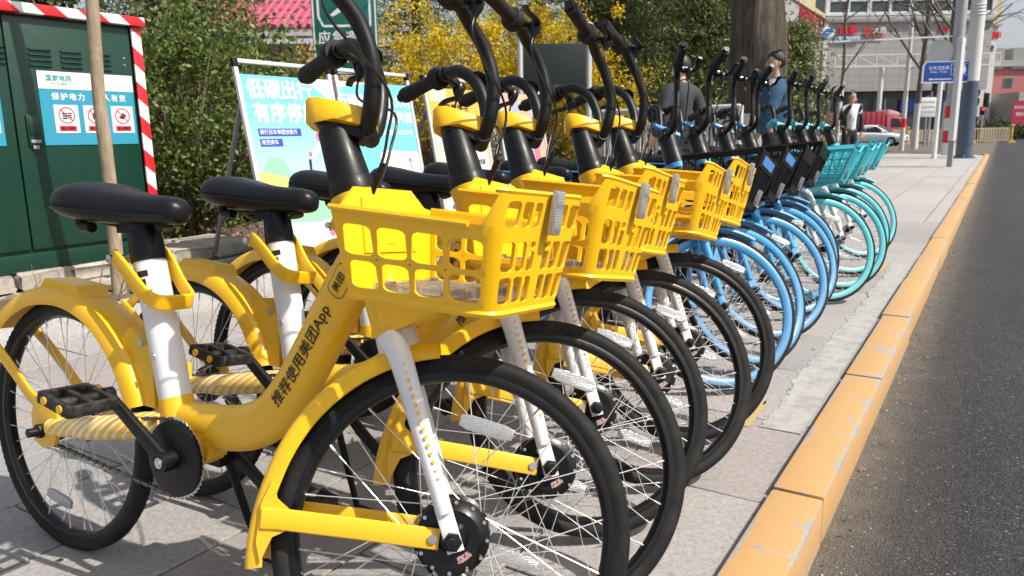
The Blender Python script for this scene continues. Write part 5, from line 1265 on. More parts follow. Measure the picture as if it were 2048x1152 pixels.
def f3(lay, tx, W_, H):
    lay([(0.03, H - 0.09), (W_ - 0.03, H - 0.09), (W_ - 0.03, H - 0.34), (0.03, H - 0.36)], PC['orange'], 0.0045)
    lay([(0.06, H - 0.10), (0.30, H - 0.10), (0.27, H - 0.20), (0.06, H - 0.20)], PC['cream'], 0.0047)
    tx('温馨提示', 0.085, M['ink'], W_ / 2, H - 0.265, 0.02, 'CENTER')
    lay([(0.03, 0.08), (0.05, 0.08), (0.05, H - 0.36), (0.03, H - 0.36)], PC['orange'], 0.0046); lay([(W_ - 0.05, 0.08), (W_ - 0.03, 0.08), (W_ - 0.03, H - 0.34), (W_ - 0.05, H - 0.34)], PC['orange'], 0.0046)
    for k, s in enumerate(('有序停放车辆', '不占盲道绿地', '规范骑行线路', '文明礼让行人')):
        h = H - 0.47 - 0.125 * k; lay([(0.10, h - 0.025), (0.24, h - 0.025), (0.24, h + 0.025), (0.10, h + 0.025)], PC['cream'], 0.0048); tx(s, 0.052, PC['grey'] if False else M['ink'], 0.40, h, 0.008)
def f4(lay, tx, W_, H):
    lay([(0.03, 0.6), (0.25, 0.72), (0.27, H - 0.3), (0.12, H - 0.2), (0.03, H - 0.25)], PC['grey'], 0.0046); lay([(0.30, 0.3), (0.42, 0.35), (0.40, 0.75), (0.30, 0.8)], PC['orange'], 0.0047)
    lay([(0.38, H - 0.5), (0.62, H - 0.42), (0.70, 0.50), (0.60, 0.42), (0.55, 0.72)], PC['pink'], 0.0048); lay(circ(0.50, H - 0.32, 0.08), PC['skin'], 0.0049); lay([(0.08, 0.2), (0.24, 0.25), (0.22, 0.6), (0.1, 0.55)], PC['pale'], 0.0048)
notice_board(3.15, 'leaning sky-blue notice board with four huge white characters above a green hill', M['poster1'], f1)
notice_board(3.99, 'leaning turquoise notice board, second in the row, with three lines of white text', M['poster2'], f2)
notice_board(4.97, 'leaning white notice board with orange border and black text lines', M['poster3'], f3, 0.82)
notice_board(6.00, 'leaning collage notice board in pink and orange, farthest of the row', M['poster4'], f4, 0.82)

# ---- dark notice panel between two steel posts
b = thing('information_board', 'dark blank information board between two steel posts with ball tops', 'board', (-4.87, 8.75, 0.1)); A = Vector((-0.365, -0.24, 0)); B = Vector((0.365, 0.24, 0)); ux = (B - A).normalized()
for q in (A, B): g = G(); g.cyl(q, q + Vector((0, 0, 2.08)), 0.036, n=14); g.cyl(q + Vector((0, 0, 2.08)), q + Vector((0, 0, 2.12)), 0.05, 0.03, 14); g.ball(q + Vector((0, 0, 2.18)), 0.066, 14, 10); g.obj('post', M['alu'], b)
g = G(); board(g, (A + B) / 2 + Vector((0, 0, 1.69)), ux, (0, 0, 1), 0.79, 0.60, 0.05); g.obj('panel', flat('panel_dark_green', (0.012, 0.02, 0.018), 0.45, 0, 0.2), b, bevel=0.006)

# ---- green emergency shelter sign
b = thing('shelter_sign', 'green emergency shelter sign with white pictogram and characters', 'sign', (-6.38, 6.60, 0.1)); ux = Vector((0.844, 0.537, 0)); fwd = Vector((0.537, -0.844, 0)) ; uz = Vector((0, 0, 1))
g = G(); board(g, (0, 0, 2.22), ux, uz, 0.74, 1.30, 0.035); p = g.obj('panel', M['signgreen'], b, bevel=0.006)
def edge(pts, w_, mat, nm, z0=0.0):
    g = G(); F = [ux * a + uz * h + fwd * 0.0185 for a, h in pts]
    for i in range(len(F)): g.beam(F[i], F[(i + 1) % len(F)], 0.002, w_, up=uz if abs((F[(i + 1) % len(F)] - F[i]).z) < 1e-3 else ux)
    g.obj(nm, mat, p, merge=False)
edge([(-0.35, 1.59), (0.35, 1.59), (0.35, 2.85), (-0.35, 2.85)], 0.018, M['signwhite'], 'border')
edge([(-0.24, 2.10), (0.29, 2.10), (0.29, 2.78), (-0.29, 2.78), (-0.29, 2.20)], 0.026, M['signwhite'], 'picture_frame')
g = G(); g.prism([(-0.16, 2.22), (-0.13, 2.20), (0.01, 2.27), (0.04, 2.31), (0.05, 2.48), (0.19, 2.38), (0.22, 2.42), (0.05, 2.56), (-0.03, 2.55), (-0.14, 2.48), (-0.12, 2.44), (-0.03, 2.48), (-0.02, 2.33)], fwd * 0.0185, ux, uz, 0.002); g.prism(circ(0.10, 2.63, 0.05), fwd * 0.0185, ux, uz, 0.002); g.obj('pictogram', M['signwhite'], p)
text('应急避难', 0.150, M['signwhite'], p, fwd * 0.0185 + uz * 1.965, ux, uz, 0.02, spacing=1.08); text('场所', 0.150, M['signwhite'], p, fwd * 0.0185 + uz * 1.76, ux, uz, 0.02, spacing=1.08)
for a in (-0.25, 0.25): g = G(); g.cyl(ux * a - fwd * 0.045, ux * a - fwd * 0.045 + uz * 2.8, 0.03, n=12); g.obj('post', M['greymetal'], b)

# ---- white slat fence near the big trunk
fa, fb = Vector((-4.55, 9.42, 0.0)), Vector((-2.55, 8.92, 0.0)); b = thing('slat_fence', 'low pale slat fence with round top rail in front of the conifers', 'fence', fa); ux = (fb - fa).normalized(); L = (fb - fa).length
M['fencewhite'] = flat('fence_white', (0.52, 0.52, 0.50), 0.5, 0, 0.15, 10)
g = G(); g.cyl((0, 0, 1.24), ux * L + Vector((0, 0, 1.24)), 0.038, n=12); g.obj('top_rail', M['fencewhite'], b)
for z in (0.22, 1.05): g = G(); g.beam(Vector((0, 0, z)), ux * L + Vector((0, 0, z)), 0.03, 0.04); g.obj('rail', M['fencewhite'], b)
g = G(); g.beam(Vector((0, 0, 0.64)), Vector((0, 0, 0.64)) + ux * 0.062, 0.016, 0.96); sm = g.mesh('slat', M['fencewhite'], bevel=0.003, seg=1)
for k in range(int(L / 0.098)): link('slat', sm, b, Matrix.Translation(ux * (0.03 + 0.098 * k) + Vector((0.006, -0.024, random.uniform(-.006, .006)))))
for k in (0, 1): g = G(); g.cyl(ux * L * k, ux * L * k + Vector((0, 0, 1.26)), 0.045, n=12); g.obj('post', M['fencewhite'], b)

# ---- pink-roofed house in the park
def far(r, d, z=0.0): return Vector((0.844 * r - 0.537 * d, 0.537 * r + 0.844 * d, z))
RH, FH = Vector((0.844, 0.537, 0)), Vector((-0.537, 0.844, 0)); RZ = math.atan2(0.537, 0.844)
def place(o, r, d, z=0.0, rz=0.0): o.matrix_world = Matrix.Translation(far(r, d, z)) @ Matrix.Rotation(RZ + rz, 4, 'Z')
h = thing('pink_house', 'low pink house with pink corrugated roof behind the green sign', 'house'); place(h, -6.5, 18.0, 0.05)
g = G(); g.box((0, 2.3, 1.55), (3.6, 3.6, 3.1)); g.obj('wall', flat('pink_plaster', (0.50, 0.27, 0.26), 0.8, 0, 0.15, 3), h)
g = G(); g.box((0, 0.06, 3.33), (4.4, 0.10, 0.17)); g.box((0, 0.25, 3.225), (4.3, 0.5, 0.03)); g.obj('fascia', M['fencewhite'], h)
M['pinkroof'] = flat('pink_roof_tile', (0.40, 0.085, 0.14), 0.6, 0, 0.25, 5)
g = G(); g.add([(-2.25, 0.0, 3.40), (2.25, 0.0, 3.40), (2.25, 4.6, 5.60), (-2.25, 4.6, 5.60), (-2.25, 0, 3.36), (2.25, 0, 3.36), (2.25, 4.6, 5.56), (-2.25, 4.6, 5.56)], [(0, 1, 2, 3), (7, 6, 5, 4), (0, 4, 5, 1), (1, 5, 6, 2), (2, 6, 7, 3), (3, 7, 4, 0)]); rf = g.obj('roof', M['pinkroof'], h)
g = G(); g.tube([(0, -0.03, 0.0), (0, 4.6, 2.21)], 0.055, 8); rib = g.mesh('roof_rib', M['pinkroof'])
for k in range(23): link('roof_rib', rib, rf, Matrix.Translation((-2.2 + 0.2 * k, 0, 3.415)))
g = G(); g.box((0, 0, 0), (4.5, 0.02, 0.03)); crs = g.mesh('tile_course', M['pinkroof'])
for k in range(8): link('tile_course', crs, rf, Matrix.Translation((0, 0.5 + 0.55 * k, 3.42 + 2.2 * (0.5 + 0.55 * k) / 4.6 + 0.02)) @ Matrix.Rotation(0.45, 4, 'X'))
for a in (-0.9, 0.8):
    g = G(); g.box((a, 0.49, 1.75), (1.1, 0.06, 1.2)); wd = g.obj('window', M['fencewhite'], h); g = G(); g.box((a, 0.47, 1.75), (0.98, 0.06, 1.08)); g.obj('pane', flat('dark_glass', (0.02, 0.03, 0.035), 0.08, 0, 0), wd)

# ------------------------------------------------------------------ people
def skin_mesh(name, V, E, mat, sub=2, root=0):
    me = bpy.data.meshes.new(name); me.from_pydata([v_[0] for v_ in V], E, []); ob = bpy.data.objects.new(name, me); COL.objects.link(ob)
    ob.modifiers.new('s', 'SKIN'); ob.modifiers.new('d', 'SUBSURF').levels = sub
    for i, v_ in enumerate(V):
        r = v_[1]; me.skin_vertices[0].data[i].radius = r if isinstance(r, tuple) else (r, r); me.skin_vertices[0].data[i].use_root = (i == root)
    dg = bpy.context.evaluated_depsgraph_get(); out_ = bpy.data.meshes.new_from_object(ob.evaluated_get(dg), depsgraph=dg)
    bpy.data.objects.remove(ob); bpy.data.meshes.remove(me); out_.materials.clear(); out_.materials.append(mat); out_.name = name
    out_.polygons.foreach_set('use_smooth', [True] * len(out_.polygons)); return out_
M['skin'] = flat('skin', (0.52, 0.30, 0.21), 0.55, 0, 0.08, 20); M['hair'] = flat('hair', (0.010, 0.009, 0.009), 0.5, 0, 0.3, 60)
def cloth(name, c): 
    t = Nt(name, c, 0.85); v = t.coord(); t.bump(t.noise(v, 9, 5, 0.6), 0.6, 0.02); f = t.noise(v, 14, 4); t.col(t.mix(f, tuple(x * 0.8 for x in c), tuple(x * 1.15 for x in c))); return t.m
def chain(V, E, pts, parent=None):
    last = parent
    for p in pts:
        V.append(p); i = len(V) - 1
        if last is not None: E.append((last, i))
        last = i
    return last
def hand(V, E, wrist_i, w_, d, side, curl=0.4):
    """palm, four unequal bent fingers and a thumb off the side of the palm"""
    d = Vector(d).normalized(); s_, u = basis(d); k = chain(V, E, [(w_ + d * 0.045, (0.036, 0.020)), (w_ + d * 0.085, (0.038, 0.017))], wrist_i)
    for f, (off, L) in enumerate(((-0.030, 0.062), (-0.010, 0.072), (0.010, 0.068), (0.029, 0.052))):
        b = w_ + d * 0.098 + s_ * off; chain(V, E, [(b, 0.0085), (b + (d - u * curl * 0.5).normalized() * L * 0.5, 0.0080), (b + (d - u * curl).normalized() * L * 0.62 - u * L * 0.3 * curl, 0.0068)], k)
    b = w_ + d * 0.04 - s_ * 0.034 * side; chain(V, E, [(b, 0.0105), (b - s_ * 0.022 * side + d * 0.028, 0.0092), (b - s_ * 0.024 * side + d * 0.052, 0.0075)], k - 1)
def person(label, loc, rz, h, arms, stride, top, trousers, jacket=None, hem=None, look=0.0, hairlen=0.0, detail=True, glasses=False):
    """faces +X in its own space; arms: [(elbow, wrist, hand dir)] for right (y<0) then left"""
    k = h / 1.75; o = thing('person', label, 'person', loc, rz); S = Matrix.Scale(k, 4)
    fr, fl = stride; hips = {-1: Vector((0, -0.09, 0.90)), 1: Vector((0, 0.09, 0.90))}
    ank = {-1: Vector((fr, -0.10, 0.09 + (0.05 if fr < -0.1 else 0))), 1: Vector((fl, 0.10, 0.09 + (0.05 if fl < -0.1 else 0)))}
    knee = {s_: hips[s_].lerp(ank[s_], 0.5) + Vector((0.05, 0, 0)) for s_ in (-1, 1)}
    def torso(V, E, e=0.0, low=0.92):
        return chain(V, E, [(Vector((0, 0, low)), (0.128 + e, 0.110 + e)), (Vector((0.0, 0, 1.08)), (0.122 + e, 0.104 + e)), (Vector((0.005, 0, 1.25)), (0.134 + e, 0.114 + e)), (Vector((0.0, 0, 1.38)), (0.132 + e, 0.108 + e)), (Vector((0.0, 0, 1.465)), (0.078 + e, 0.066 + e))] + ([(Vector((0.008, 0, 1.515)), (0.050 + e * 0.7, 0.048 + e * 0.7))] if e > 0 else []))
    V, E = [], []; torso(V, E, -0.020)
    nk = chain(V, E, [(Vector((0.01, 0, 1.52)), 0.052)], 4)
    hd = Matrix.Rotation(look, 3, 'Z'); H = lambda x, y, z: Vector((0.01, 0, 0)) + hd @ Vector((x, y, 0)) + Vector((0, 0, z))
    chain(V, E, [(H(0.02, 0, 1.575), (0.058, 0.068)), (H(0.015, 0, 1.64), (0.072, 0.086)), (H(0.0, 0, 1.70), (0.066, 0.078)), (H(-0.005, 0, 1.735), (0.03, 0.035))], nk)
    for s_, (el, wr, hdir) in zip((-1, 1), arms):
        e_, w_ = Vector(el), Vector(wr)
        i = chain(V, E, [(Vector((0, s_ * 0.165, 1.40)), 0.055), (Vector((0, s_ * 0.165, 1.40)).lerp(e_, 0.5), 0.046), (e_, 0.040), (e_.lerp(w_, 0.4), 0.039), (w_, 0.027)], 3)
        hand(V, E, i, w_, hdir, s_)
    for s_ in (-1, 1):
        i = chain(V, E, [(hips[s_], 0.088), (hips[s_].lerp(knee[s_], 0.5), 0.074), (knee[s_], 0.056), (knee[s_].lerp(ank[s_], 0.35), 0.054), (ank[s_], 0.036), (ank[s_] + Vector((0.06, 0, -0.045)), (0.042, 0.034)), (ank[s_] + Vector((0.15, 0, -0.06)), (0.038, 0.022))], 0)
    me = skin_mesh('body', V, E, M['skin'], 1 if not detail else 2); me.transform(S); bd = link('body', me, o)
    def wear(name, V, E, mat, root=0): m_ = skin_mesh(name, V, E, mat, 2); m_.transform(S); return link(name, m_, o)
    V, E = [], []; c = chain(V, E, [(Vector((0, 0, 1.03)), (0.150, 0.114)), (Vector((0, 0, 0.90)), (0.155, 0.118))])
    for s_ in (-1, 1): chain(V, E, [(hips[s_] + Vector((0, 0, -0.05)), 0.100), (hips[s_].lerp(knee[s_], 0.55), 0.088), (knee[s_], 0.075), (knee[s_].lerp(ank[s_], 0.5), 0.070), (ank[s_] + Vector((0, 0, 0.0)), 0.060)], c)
    wear('trousers', V, E, trousers)
    for s_ in (-1, 1):
        V, E = [], []; a = ank[s_]; chain(V, E, [(a + Vector((-0.03, 0, -0.035)), (0.045, 0.045)), (a + Vector((0.06, 0, -0.045)), (0.050, 0.040)), (a + Vector((0.165, 0, -0.06)), (0.042, 0.026))]); wear('shoe', V, E, M['ink'])
    def upper(name, mat, e, sleeves, low, frontopen=False):
        V, E = [], []; torso(V, E, e, low)
        for s_, (el, wr, hdir) in zip((-1, 1), arms):
            e_, w_ = Vector(el), Vector(wr); sh = Vector((0, s_ * 0.165, 1.40)); pts = [(sh + Vector((0, -s_ * 0.02, 0.012)), 0.080 + e), (sh.lerp(e_, 0.18), 0.066 + e), (sh.lerp(e_, 0.5), 0.056 + e)]
            if sleeves: pts += [(e_.lerp(sh, 0.12), 0.056 + e), (e_.lerp(w_, 0.10), 0.055 + e), (e_.lerp(w_, 0.5), 0.047 + e), (e_.lerp(w_, 1.0), 0.038 + e)]
            chain(V, E, pts, 3)
        return wear(name, V, E, mat)
    if hem: upper('shirt', hem, 0.018, False, 0.82)
    upper('shirt' if jacket is None or not hem else 'shirt', top, 0.022 if jacket is None else 0.012, jacket is None and not hem and True, 0.84) if jacket is None or hem is None else None
    if jacket is not None and hem is not None: upper('jacket', jacket, 0.028, True, 0.94)
    elif jacket is not None:                                           # open jacket: two halves that leave the chest free
        for s_ in (-1, 1):
            el, wr, _ = arms[0 if s_ < 0 else 1]; e_, w_ = Vector(el), Vector(wr); V, E = [], []
            chain(V, E, [(Vector((-0.02, s_ * 0.115, 0.93)), (0.075, 0.118)), (Vector((-0.02, s_ * 0.112, 1.10)), (0.072, 0.112)), (Vector((-0.02, s_ * 0.118, 1.28)), (0.070, 0.116)), (Vector((-0.015, s_ * 0.135, 1.40)), (0.075, 0.09)), (Vector((0, s_ * 0.17, 1.40)), 0.068), (Vector((0, s_ * 0.17, 1.40)).lerp(e_, 0.5), 0.062), (e_, 0.058), (e_.lerp(w_, 0.5), 0.052), (e_.lerp(w_, 0.92), 0.044)]); wear('jacket', V, E, jacket)
    V, E = [], []; chain(V, E, [(H(-0.050, 0, 1.585), (0.070, 0.050)), (H(-0.040, 0, 1.65), (0.096, 0.078)), (H(-0.018, 0, 1.71), (0.098, 0.096)), (H(0.0, 0, 1.755), (0.07, 0.07))]); chain(V, E, [(H(0.060, 0, 1.728), (0.055, 0.028))], 2)
    if hairlen: chain(V, E, [(H(-0.065, 0, 1.60), (0.07, 0.04)), (H(-0.07, 0, 1.6 - hairlen), (0.055, 0.03))], 0)
    wear('hair', V, E, M['hair'])
    if detail:
        g = G()
        for s_ in (-1, 1): g.ball(H(0.092, s_ * 0.031, 1.652), 0.0070, 8, 6)
        for s_ in (-1, 1): g.beam(H(0.090, s_ * 0.016, 1.672), H(0.080, s_ * 0.046, 1.671), 0.004, 0.005)
        q = g.mesh('eyes', M['ink'], merge=False); q.transform(S); link('eye_pair', q, bd)
        g = G(); g.tube([H(0.080, 0, 1.665), H(0.099, 0, 1.625), H(0.088, 0, 1.612)], [0.007, 0.011, 0.008], 8)
        for s_ in (-1, 1): g.ball(H(0.000, s_ * 0.078, 1.635), 0.017, 8, 6, (0.7, 0.4, 1.35))
        q = g.mesh('nose_ears', M['skin']); q.transform(S); link('nose_and_ears', q, bd)
        g = G(); g.ball(H(0.086, 0, 1.592), 0.02, 8, 6, (0.4, 1, 0.28)); q = g.mesh('mouth', flat('lips', (0.42, 0.16, 0.13), 0.5, 0, 0)); q.transform(S); link('mouth', q, bd)
        g = G(); 
    return o
CB, CG, CW = cloth('black_cloth', (0.014, 0.014, 0.016)), cloth('charcoal_cloth', (0.035, 0.036, 0.042)), cloth('white_cotton', (0.62, 0.62, 0.66))
away = math.atan2(0.95, -0.3)
person('person in charcoal jacket seen from behind beyond the blue bicycles', (-2.72, 7.45, 0), away + 0.75, 1.70, [((-0.06, -0.26, 1.14), (0.02, -0.25, 0.92), (0.25, 0.1, -1)), ((-0.04, 0.27, 1.13), (0.10, 0.24, 0.95), (0.6, -0.2, -0.7))], (0.12, -0.16), CG, CB, look=0.2)
person('person in blue jacket over a pale shirt walking past the big trunk', (-1.98, 8.15, 0), math.atan2(-0.537, -0.844) - 0.25, 1.74, [((-0.10, -0.27, 1.14), (-0.02, -0.26, 0.90), (0.2, 0, -1)), ((0.06, 0.27, 1.14), (0.16, 0.24, 0.94), (0.4, 0, -1))], (-0.18, 0.16), CW, CB, jacket=cloth('blue_jacket', (0.014, 0.062, 0.125)), hem=cloth('pale_shirt', (0.38, 0.30, 0.285)), look=0.5)
face = math.atan2(-0.844, 0.537) 
person('person in white T-shirt and open black jacket holding one hand to the mouth', (-2.82, 18.36, 0), face + 0.15, 1.80, [((0.08, -0.27, 1.16), (0.19, -0.10, 1.50), (-0.15, 0.55, 0.8)), ((-0.04, 0.28, 1.13), (0.02, 0.27, 0.88), (0.1, 0, -1))], (0.06, -0.10), CW, CB, jacket=CB)
# ------------------------------------------------------------------ street furniture at the far corner
def up_thing(name, label, cat, r, d, z=0.0, rz=0.0, group=None): t_ = thing(name, label, cat, group=group); place(t_, r, d, z, rz); return t_
M['polewhite'] = flat('pole_grey_white', (0.60, 0.61, 0.60), 0.45, 0, 0.1, 2); M['poleblue'] = flat('pole_slate_blue', (0.075, 0.10, 0.15), 0.4, 0, 0.12, 3)
M['galv'] = flat('galvanised', (0.42, 0.43, 0.44), 0.4, 0.5, 0.2, 4); M['redband'] = flat('red_band', (0.70, 0.02, 0.03), 0.4, 0, 0.05)
p = up_thing('traffic_pole', 'thick street pole, slate blue below and pale grey above', 'pole', 15.36, 26.0)
g = G(); g.cyl((0, 0, 0.0), (0, 0, 0.04), 0.36, n=28); g.cyl((0, 0, 0.03), (0, 0, 2.52), 0.245, 0.235, 28); g.obj('pole_foot', M['poleblue'], p)
for k in range(6): g = G(); a = k * PI / 3; g.cyl((0.31 * math.cos(a), 0.31 * math.sin(a), 0.03), (0.31 * math.cos(a), 0.31 * math.sin(a), 0.10), 0.025, n=6); g.obj('anchor_bolt', M['greymetal'], p)
g = G(); g.cyl((0, 0, 2.52), (0, 0, 9.0), 0.236, 0.19, 28); 
for z in (4.62, 4.72, 4.82, 4.92): g.lathe([(0.225, -0.02), (0.24, 0), (0.225, 0.02)], (0, 0, z), (0, 0, 1), 28)
g.obj('pole_shaft', M['polewhite'], p)
g = G(); g.lathe([(0.243, -0.025), (0.252, -0.025), (0.252, 0.025), (0.243, 0.025)], (0, 0, 0.50), (0, 0, 1), 28, closed=True); g.obj('clamp_ring', M['poleblue'], p)
p = up_thing('street_pole', 'galvanised street pole with red and white bands at its foot', 'pole', 15.72, 27.6)
g = G(); g.cyl((0, 0, 1.78), (0, 0, 9), 0.20, 0.16, 20); g.obj('pole_shaft', M['galv'], p)
for k in range(4): g = G(); g.cyl((0, 0, 0.06 + 0.43 * k), (0, 0, 0.06 + 0.43 * (k + 1)), 0.212, n=20); g.obj('painted_band', M['redband'] if k % 2 else M['signwhite'], p)
g = G(); g.beam((-0.2, 0, 4.15), (-5.6, -0.3, 3.95), 0.05, 0.05); g.obj('span_bar', M['polewhite'], p)
g = G(); g.lathe([(0.0, 0.02), (0.42, 0.02), (0.44, 0), (0.42, -0.02), (0.0, -0.02)], (-0.55, 0.1, 3.62), (0.35, 1, 0), 30); g.obj('mirror_back', M['polewhite'], p)
p = up_thing('panel_sign', 'tall narrow white sign panel on a grey post, seen nearly edge-on', 'sign', 11.47, 20.0, 0, rad(52))
g = G(); g.box((0, 0, 0.35), (0.16, 0.12, 0.72)); g.obj('post', M['greymetal'], p)
g = G(); g.box((0.0, 0, 1.95), (0.50, 0.13, 2.56)); g.obj('panel', M['polewhite'], p, bevel=0.02); g = G(); g.box((0.0, -0.0665, 1.95), (0.42, 0.004, 2.4)); g.obj('panel_face', flat('panel_pale', (0.55, 0.55, 0.58), 0.4, 0, 0.06), p)
p = up_thing('toilet_sign', 'blue public toilet direction sign with white arrow on a white post', 'sign', 14.35, 26.0, 0, rad(-6))
g = G(); g.cyl((0, 0, 0), (0, 0, 2.52), 0.075, n=16); g.obj('post', M['signwhite'], p)
ux, uy, fz = Vector((1, 0, 0)), Vector((0, 0, 1)), -0.047
g = G(); g.prism([(-0.62, 2.48), (1.15, 2.48), (1.15, 3.17), (-0.52, 3.17), (-0.62, 3.04)], (0, -0.01, 0), ux, uy, 0.06); pn = g.obj('panel', M['signwhite'], p)
g = G(); g.prism([(-0.575, 2.525), (1.12, 2.525), (1.12, 3.145), (-0.505, 3.145), (-0.575, 3.03)], (0, -0.041, 0), ux, uy, 0.006); g.obj('panel_face', M['signblue'], pn)
text('公共卫生间', 0.125, M['signwhite'], pn, (-0.115, fz, 2.955), ux, uy, 0.015, spacing=1.08); text('Public  Toilet', 0.10, M['signwhite'], pn, (-0.115, fz, 2.835), ux, uy, 0.0)
g = G(); g.prism([(-0.42, 2.60), (-0.33, 2.645), (-0.33, 2.615), (0.3, 2.615), (0.3, 2.585), (-0.33, 2.585), (-0.33, 2.555)], (0, fz, 0), ux, uy, 0.002); g.obj('arrow', M['signwhite'], pn)
for a in (0.40, 0.68):
    g = G(); g.prism(circ(a, 3.015, 0.032), (0, fz, 0), ux, uy, 0.002); g.prism([(a - 0.05, 2.975), (a + 0.05, 2.975), (a + (0.035 if a < .5 else 0.07), 2.86), (a + 0.03, 2.77), (a - 0.03, 2.77), (a - (0.035 if a < .5 else 0.07), 2.86)], (0, fz, 0), ux, uy, 0.002); g.obj('pictogram', M['signwhite'], pn)
for F4 in ([(0.27, 2.735), (0.82, 2.735)], [(0.27, 3.08), (0.82, 3.08)], [(0.27, 2.735), (0.27, 3.08)], [(0.54, 2.735), (0.54, 3.08)], [(0.82, 2.735), (0.82, 3.08)]):
    g = G(); g.beam((F4[0][0], fz, F4[0][1]), (F4[1][0], fz, F4[1][1]), 0.012, 0.003, up=(0, 1, 0)); g.obj('picture_frame', M['signwhite'], pn)
p = up_thing('street_pole', 'pale pole with one red band at its foot behind the white car', 'pole', 20.6, 40.5)
g = G(); g.cyl((0, 0, 1.55), (0, 0, 6.6), 0.12, 0.10, 18); g.obj('pole_shaft', M['polewhite'], p); g = G(); g.cyl((0, 0, 1.1), (0, 0, 1.55), 0.128, n=18); g.obj('painted_band', M['redband'], p); g = G(); g.cyl((0, 0, -0.1), (0, 0, 1.1), 0.124, n=18); g.obj('pole_foot', M['polewhite'], p)

def rail(label, r0, d0, r1, d1, h, n, z=-0.1, solid=False, group='pale yellow traffic barriers'):
    b = thing('traffic_barrier', label, 'barrier', group=group); place(b, r0, d0, z); L = r1 - r0; dd = d1 - d0
    a, e = Vector((0, 0, 0)), Vector((L, dd, 0)); u = (e - a).normalized(); Lt = (e - a).length
    M.setdefault('barrier', flat('barrier_cream', (0.46, 0.40, 0.27), 0.5, 0, 0.15, 4)); M.setdefault('barriergold', flat('barrier_gold', (0.42, 0.29, 0.07), 0.5, 0, 0.3, 8))
    for z_ in (0.22, h - 0.08): g = G(); g.beam(a + Vector((0, 0, z_)), e + Vector((0, 0, z_)), 0.06, 0.08); g.obj('rail', M['barrier'], b)
    if solid:
        g = G(); g.beam(a + Vector((0, 0, (h + 0.1) / 2)), e + Vector((0, 0, (h + 0.1) / 2)), 0.03, h - 0.3); g.obj('infill_panel', M['barrier'], b)
    g = G(); g.box((0, 0, h / 2 + 0.07), (0.05, 0.04, h - 0.3)); sm = g.mesh('bar', M['barrier'])
    m = int(Lt / 0.19)
    for k in range(1, m): link('bar', sm, b, Matrix.Translation(u * (Lt * k / m) + Vector((0, -0.03, 0))))
    for k in range(n + 1):
        g = G(); c = u * (Lt * k / n); g.box(c + Vector((0, 0, h / 2 + 0.06)), (0.17, 0.17, h)); g.box(c + Vector((0, 0, h + 0.1)), (0.24, 0.24, 0.12)); g.prism([(-0.36, 0), (0.36, 0), (0.15, 0.20), (-0.15, 0.20)], c, (1, 0, 0), (0, 0, 1), 0.36); g.obj('barrier_post', M['barriergold'], b, bevel=0.02)
    return b
rail('pale yellow barrier across the road behind the slate blue pole', 34.75, 58, 37.7, 58, 1.18, 1)
rail('pale yellow barrier end doubling back at the right edge of the road', 38.0, 58.5, 38.45, 66, 1.25, 1)
rail('pale yellow barrier with closed panels between the white-footed trees and the car', 22.0, 57.5, 33.4, 57.5, 1.12, 3, -0.1, True)

# ---- white saloon and red lorry
M['carwhite'] = paint('car_white', (0.70, 0.71, 0.72), 0.25, 0.6, 0.08, (0.4, 0.38, 0.35), 2); M['glass'] = flat('car_glass', (0.02, 0.028, 0.032), 0.06, 0, 0); M['lorryred'] = paint('lorry_red', (0.28, 0.012, 0.035), 0.4, 0.2, 0.2, (0.2, 0.1, 0.1), 2)
M['lamp'] = flat('lamp_glass', (0.7, 0.7, 0.68), 0.1, 0, 0)
def hull(g, secs):
    """secs: (x, half width, z low, z high, roundness) -> closed lofted body"""
    vs = []; n = 16
    for x, hw, z0, z1, e in secs:
        for j in range(n):
            a = 2 * PI * (j + 0.5) / n; c, s_ = math.cos(a), math.sin(a)
            vs.append((x, math.copysign(abs(c) ** e, c) * hw, (z0 + z1) / 2 + math.copysign(abs(s_) ** e, s_) * (z1 - z0) / 2))
    k = len(secs); g.add(vs, [(i * n + j, i * n + (j + 1) % n, (i + 1) * n + (j + 1) % n, (i + 1) * n + j) for i in range(k - 1) for j in range(n)] + [tuple(range(n))[::-1], tuple((k - 1) * n + j for j in range(n))])
